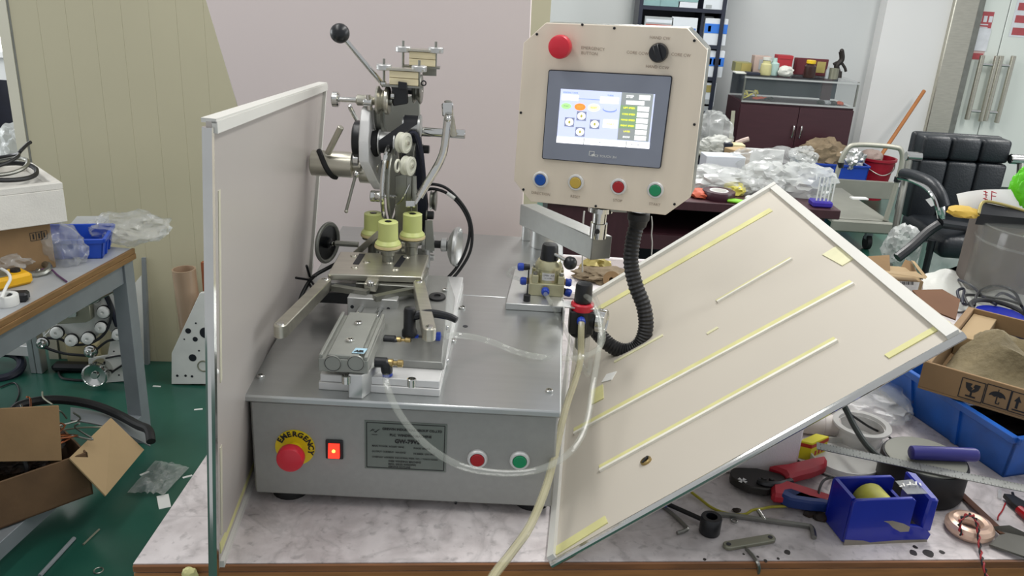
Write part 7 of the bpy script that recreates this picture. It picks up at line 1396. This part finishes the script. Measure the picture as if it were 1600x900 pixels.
solo('black_lead', G().tube([Zb(*p, .003) for p in ((1243, 718), (1258, 726), (1275, 735), (1290, 742), (1315, 748), (1345, 746), (1370, 742))], .002, n=8), 'cable_black', 'black lead running from the foam block to the round tub', 'wire', tuple(Zb(1258, 726)))
solo('black_lead', G().tube([Zb(*p, h) for *p, h in ((1280, 800, .004), (1279, 780, .02), (1281, 762, .028), (1288, 750, .02), (1300, 746, .004))], .0022, n=8), 'cable_black', 'black lead arching up behind the tape dispenser', 'wire', tuple(Zb(1280, 800)))
# blue bin + carton with handling marks
n0, n1 = Zb(1365, 606), Zb(1567, 746)
bu3 = (n0 - n1).normalized(); bv3 = V((bu3.y, -bu3.x, 0)); L3 = (n0 - n1).length
BH = .092
open_bin('storage_bin', n1, bu3, bv3, L3, .30, BH, 'bin_blue_bright', 'large bright blue plastic bin at the right end of the bench under the carton', 'bin', .02, 2, .008, .004)
solo('plastic_wrap', G().blob(n1 + bu3 * (L3 * .25) + bv3 * .14 + Z_ * .035, (.13, .07, .03), 141, .5, 2.5, 4), 'rust_mix', 'dark wrapped parts lying in the large blue bin', 'parts', tuple(n1 + bv3 * .14 + Z_ * .01))
# carton with handling marks on the bin
KZ = ZB + BH + .003; 
k0, k1 = Z(1433, 606, KZ), Z(1600, 657, KZ); ku = (k1 - k0).normalized(); kh = PL(1440, 563, k0, V((ku.y, -ku.x, 0))).z - KZ
kb = Z(1510, 478, KZ + kh) - Z(1440, 563, KZ + kh); kv = V((-ku.y, ku.x, 0)); kd = abs(kb.dot(kv)); kl = .46
sh = kb.dot(ku) / kd
def K(u, v, z): return k0 + ku * (u + sh * v) + kv * v + Z_ * z
def kbox(u0, u1, v0, v1, z0, z1, bev=.0008): return G().hexa([K(u0, v0, z0), K(u1, v0, z0), K(u1, v1, z0), K(u0, v1, z0)], [K(u0, v0, z1), K(u1, v0, z1), K(u1, v1, z1), K(u0, v1, z1)], bev=bev)
kt = thing('open_carton', 'open brown carton with fragile marks resting on the large blue bin', 'box', tuple(k0))
part(kt, 'bottom', kbox(0, kl, 0, kd, 0, .004), 'cardboard'); t5 = .005
part(kt, 'front_wall', kbox(0, kl, 0, t5, .0042, kh), 'cardboard', 'front wall printed with handling marks'); part(kt, 'side_wall', kbox(0, .012, t5 + .0003, kd - t5 - .0003, .0042, kh), 'cardboard'); part(kt, 'side_wall', kbox(kl - .012, kl, t5 + .0003, kd - t5 - .0003, .0042, kh), 'cardboard'); part(kt, 'back_wall', kbox(0, kl, kd - t5, kd, .0042, kh), 'cardboard')
part(kt, 'inner_block', kbox(.014, .058, kd * .55, kd - .008, .0045, kh - .010), 'cardboard_pale', 'folded inner cardboard block')
fq = [Z(1493, 501, KZ + kh), Z(1500, 470, KZ + kh + .012), Z(1472, 454, KZ + kh + .03), Z(1425, 455, KZ + kh + .02), Z(1452, 485, KZ + kh + .005)]
part(kt, 'flap', G().prism(fq, (0, 0, .003)), 'cardboard_inner', 'dark open side flap')
kn_ = -kv
def KF(px, py): return PL(px, py, k0, kn_) + kn_ * .0006
c1_, c2_, c3_ = KF(1518.5, 609.5), KF(1558, 620), KF(1597.5, 632)
hs = .0185
g = G()
def kr(c, a, b, w, h, an=0.0):
    u = ku * math.cos(an) + Z_ * math.sin(an); v = Z_ * math.cos(an) - ku * math.sin(an); g.quad(rect(c + ku * a + Z_ * b, u, v, w, h))
def kp(c, pts): g.face([g.bm.verts.new(c + ku * a + Z_ * b) for a, b in pts])
for c in (c1_, c2_, c3_):
    for a, b, w, h in ((0, hs, hs, .0008), (0, -hs, hs, .0008), (-hs, 0, .0008, hs), (hs, 0, .0008, hs)): kr(c, a, b, w, h)
kp(c1_, [(-.012, .012), (-.010, .002), (-.005, -.003), (-.002, -.004), (.002, -.004), (.005, -.003), (.010, .002), (.012, .012), (.003, .012), (.001, .006), (.004, .004), (-.001, -.001), (.001, .004), (-.003, .006), (-.001, .012)]); kr(c1_, 0, -.007, .0016, .0045); kr(c1_, 0, -.0125, .008, .0015)
kp(c2_, [(-.013, -.001)] + [(.013 * math.cos(math.pi - i * math.pi / 10), -.001 + .011 * math.sin(i * math.pi / 10)) for i in range(11)] + [(.009, .001), (.0045, -.001), (0, .001), (-.0045, -.001), (-.009, .001)]); kr(c2_, 0, -.006, .0009, .0065); kr(c2_, 0, .012, .0007, .002); kr(c2_, .0025, -.0125, .003, .0009); kr(c2_, .005, -.0105, .0008, .002)
for a in (-.0075, .0075): kp(c3_, [(a - .0055, .002), (a + .0055, .002), (a, .013)]); kr(c3_, a, -.004, .002, .0065)
kr(c3_, 0, -.0135, .013, .0012)
part(kt, 'printed_mark', g, 'ink', 'printed fragile, keep dry and this way up marks', smooth=0, stuff=True)
solo('tablet', kbox(.062, .15, kd * .62, kd - .01, .006, .020, .003), 'navy_black', 'dark green screened panel lying in the open carton', 'device', tuple(K(.1, kd * .8, .006)))
mat('rag_olive', '#7d7154', 0.9, 0, 0.35, 12, bump=.5, bscale=60)
rgc = K(.17, kd * .34, kh * .62)
def ragf(s, t):
    u = .02 + .42 * s; v = kd * (.08 + .78 * t)
    n_ = noise.noise(V((s * 3.1, t * 2.2, .4))); r_ = abs(noise.noise(V((s * 6 + 3, t * 4.5, 1.3))))
    e = math.sin(math.pi * min(1, max(0, s))) ** .5 * math.sin(math.pi * t) ** .5 if 0 < s < 1 and 0 < t < 1 else 0
    return K(u, v, .010 + e * (kh * .85 + .036 * n_ * 2 + .085 * (.35 - r_)))
g = G().sheet(ragf, 44, 30, .006); solo('rag', g, 'rag_olive', 'crumpled olive brown rag filling the open carton', 'rag', tuple(K(.2, kd * .4, .01)))
# white plastic wrap, cables and acrylic jar behind the carton
def wrf(s, t):
    p = Z(1440 + 230 * s, 492 - 72 * t - 10 * s, ZB); return V((p.x, min(p.y, 2.26), ZB + .004 + .02 * abs(noise.noise(V((s * 5, t * 4, 7.7)))) + .05 * math.exp(-((s - .15) ** 2) * 40) * t))
g = G().sheet(wrf, 30, 16, .002); solo('plastic_wrap', g, 'bag_white', 'white plastic wrap spread on the bench behind the carton', 'wrap', tuple(Z(1530, 460, ZB)))
for i, pts in enumerate((((1500, 470), (1496, 455), (1506, 452), (1504, 472), (1510, 476)), ((1512, 476), (1508, 462), (1530, 462), (1570, 468), (1596, 476)), ((1498, 437), (1520, 448), (1536, 464), (1556, 476)), ((1522, 478), (1528, 458), (1546, 448), (1568, 448), (1586, 458), (1596, 478)), ((1550, 470), (1566, 458), (1590, 470), (1602, 488)))):
    solo('cable', G().tube([Z(x, y, ZB + .03 + .012 * (j % 2)) for j, (x, y) in enumerate(pts)], .0038, n=8), 'cable_black' if i % 2 else 'navy_black', ('short grey cable hook at the left end of the white wrap', 'dark cable running low behind the carton', 'dark cable crossing before the clear jar', 'dark cable arching before the clear jar', 'thin dark cable at the right end behind the carton')[i], 'cable', tuple(Z(*pts[0], ZB + .03)))
c = Z(1562, 492, ZB + .03); bc3 = thing('blue_spool', 'blue spool with black cable ring behind the carton', 'spool', (c.x, c.y, ZB + .02)); part(bc3, 'spool', G().lathe((c.x, c.y, ZB + .022), Z_, [(.055, 0), (.055, .012), (.02, .014), (0, .014)], 28), 'dispenser_blue'); part(bc3, 'cable_ring', G().torus((c.x, c.y, ZB + .036), V((.05, -.1, 1)), .068, .006, 34, 8), 'cable_black')
jy = Z(1594, 458, ZB + .03).y; jc = W(1592, 352, jy); jr = 84 * sc(jc); jx = W(1594, 460, jy).x
mat('acrylic', '#a3a6a0', 0.05, 0, 0.04, 5, clear=.85, coat=.8)
jt = thing('acrylic_jar', 'large clear acrylic jar standing upside down behind the carton', 'jar', (jx, jy, ZB + .03))
jz = jc.z
part(jt, 'wall', G().lathe((jx, jy, ZB + .03), Z_, [(jr, 0), (jr, jz - ZB - .045), (jr * .97, jz - ZB - .034), (jr * .93, jz - ZB - .034), (jr * .965, jz - ZB - .05), (jr * .97, 0)], 48), 'acrylic'); part(jt, 'rim', G().torus((jx, jy, jz - .045), Z_, jr * 1.005, .0035, 48, 8), 'acrylic'); part(jt, 'base_plate', G().lathe((jx, jy, jz - .0065), Z_, [(jr * .96, 0), (jr * .93, .004), (0, .004)], 48), 'acrylic')
a, b = W(1548, 345, 2.12), W(1660, 470, 2.12)
solo('dark_carton', G().box(((a.x + b.x) / 2 + .02, 2.22, (ZB + a.z) / 2), (b.x - a.x, .08, a.z - ZB - .002), bev=.003), 'carton_grey', 'dull grey brown carton behind the clear jar', 'box', ((a.x + b.x) / 2, 2.17, ZB))
bzt = a.z + .001
solo('yellow_cloth', G().blob(V((W(1494, 345, 2.16).x + .02, 2.17, bzt + .006)), (.04, .035, .014), 151, .3, 2.5, 3), 'yellow_cloth', 'folded yellow cloth at the left of the clear jar top', 'cloth', (a.x, 2.17, bzt))
c = W(1597, 290, 2.235); solo('shopping_bag', G().blob(V((c.x + .012, 2.235, max(c.z - .01, bzt + .045))), (.042, .022, .062), 73, .35, 2.0, floor=bzt), 'bag_green', 'bright green plastic bag behind the curved white paper at the right picture edge', 'bag', (c.x, 2.235, bzt))
mat('paper_ink_red', '#b02a3a', 0.6)
def ppf(s, t): p = W(1500 + 140 * s, 336 - (30 + 8 * math.sin(s * 3.1)) * t, 2.20 + .02 * s); return p + Y_ * (.02 * t * t + .004 * math.sin(s * 9))
pp = thing('paper_sheet', 'curved white paper with red handwriting behind the clear jar', 'paper', tuple(W(1570, 336, 2.2)))
part(pp, 'sheet', G().sheet(ppf, 16, 6), 'paper_white'); g = G()
for x0_, y0_, x1_, y1_ in ((1537, 299, 1543, 301), (1537, 304, 1543, 305), (1540, 298, 1541, 309), (1536, 310, 1543, 312), (1539, 309, 1540, 316), (1549, 299, 1557, 302), (1550, 299, 1549, 313), (1550, 306, 1556, 307)):
    p, q = W(x0_, y0_, 2.195), W(x1_, y1_, 2.195); g.tube([p, q], .0013, n=5, res=0)
part(pp, 'handwriting', g, 'paper_ink_red', smooth=0, stuff=True)
mt_ = thing('mesh_tray', 'black tray with yellow rim behind the clear jar', 'tray', tuple(W(1570, 335, 2.16)))
tq_ = [W(1529, 334, 2.14), W(1536, 316, 2.17), W(1560, 318, 2.17), W(1602, 330, 2.17), W(1640, 345, 2.15)]
part(mt_, 'rim', G().tube(tq_, .004, n=8), 'gold', 'yellow rim'); part(mt_, 'basket', G().hexa([tq_[0], tq_[1], tq_[3], tq_[4]], [p + V((0, .004, -.03)) for p in (tq_[0], tq_[1], tq_[3], tq_[4])]), 'black_plastic')
# small open carton behind the panel
cy5 = 2.08; a, b = W(1400, 437, cy5), W(1440, 455, cy5)
oc5 = thing('small_carton', 'small open carton with barcode label behind the right edge of the panel', 'box', ((a.x + b.x) / 2, cy5, ZB))
part(oc5, 'body', G().box(((W(1372, 437, cy5).x + b.x) / 2, cy5 + .06, (ZB + a.z) / 2), (b.x - W(1372, 437, cy5).x, .12, a.z - ZB - .001), bev=.002), 'cardboard_pale')
part(oc5, 'label', yb_(1404, 439, 1430, 470, cy5 - .0015, .001, 0), 'paper_white', 'white barcode label'); g = G()
for i in range(9): p = W(1407 + 2.3 * i, 440, cy5 - .0025); q = W(1407 + 2.3 * i, 445, cy5 - .0025); g.quad([p, p + X_ * (.0012 + .0008 * (i % 3)), q + X_ * (.0012 + .0008 * (i % 3)), q])
part(oc5, 'barcode', g, 'ink', smooth=0, stuff=True)
def fl3(name, pts, m='cardboard_pale'): P = [W(*p) for p in pts]; part(oc5, name, G().hexa(P, [p + V((0, .003, .002)) for p in P]), m)
fl3('flap', ((1388, 428, 2.02), (1447, 436, 2.04), (1432, 426, 2.10), (1392, 424, 2.10)), 'cardboard_pale'); fl3('flap', ((1404, 426, 2.18), (1434, 427, 2.18), (1424, 410, 2.21), (1415, 407, 2.21)), 'cardboard'); fl3('flap', ((1356, 402, 2.2), (1390, 400, 2.2), (1391, 424, 2.15), (1375, 427, 2.15)), 'cardboard'); fl3('flap', ((1424, 408, 2.2), (1430, 410, 2.2), (1449, 434, 2.06), (1443, 434, 2.06)), 'cardboard_pale')
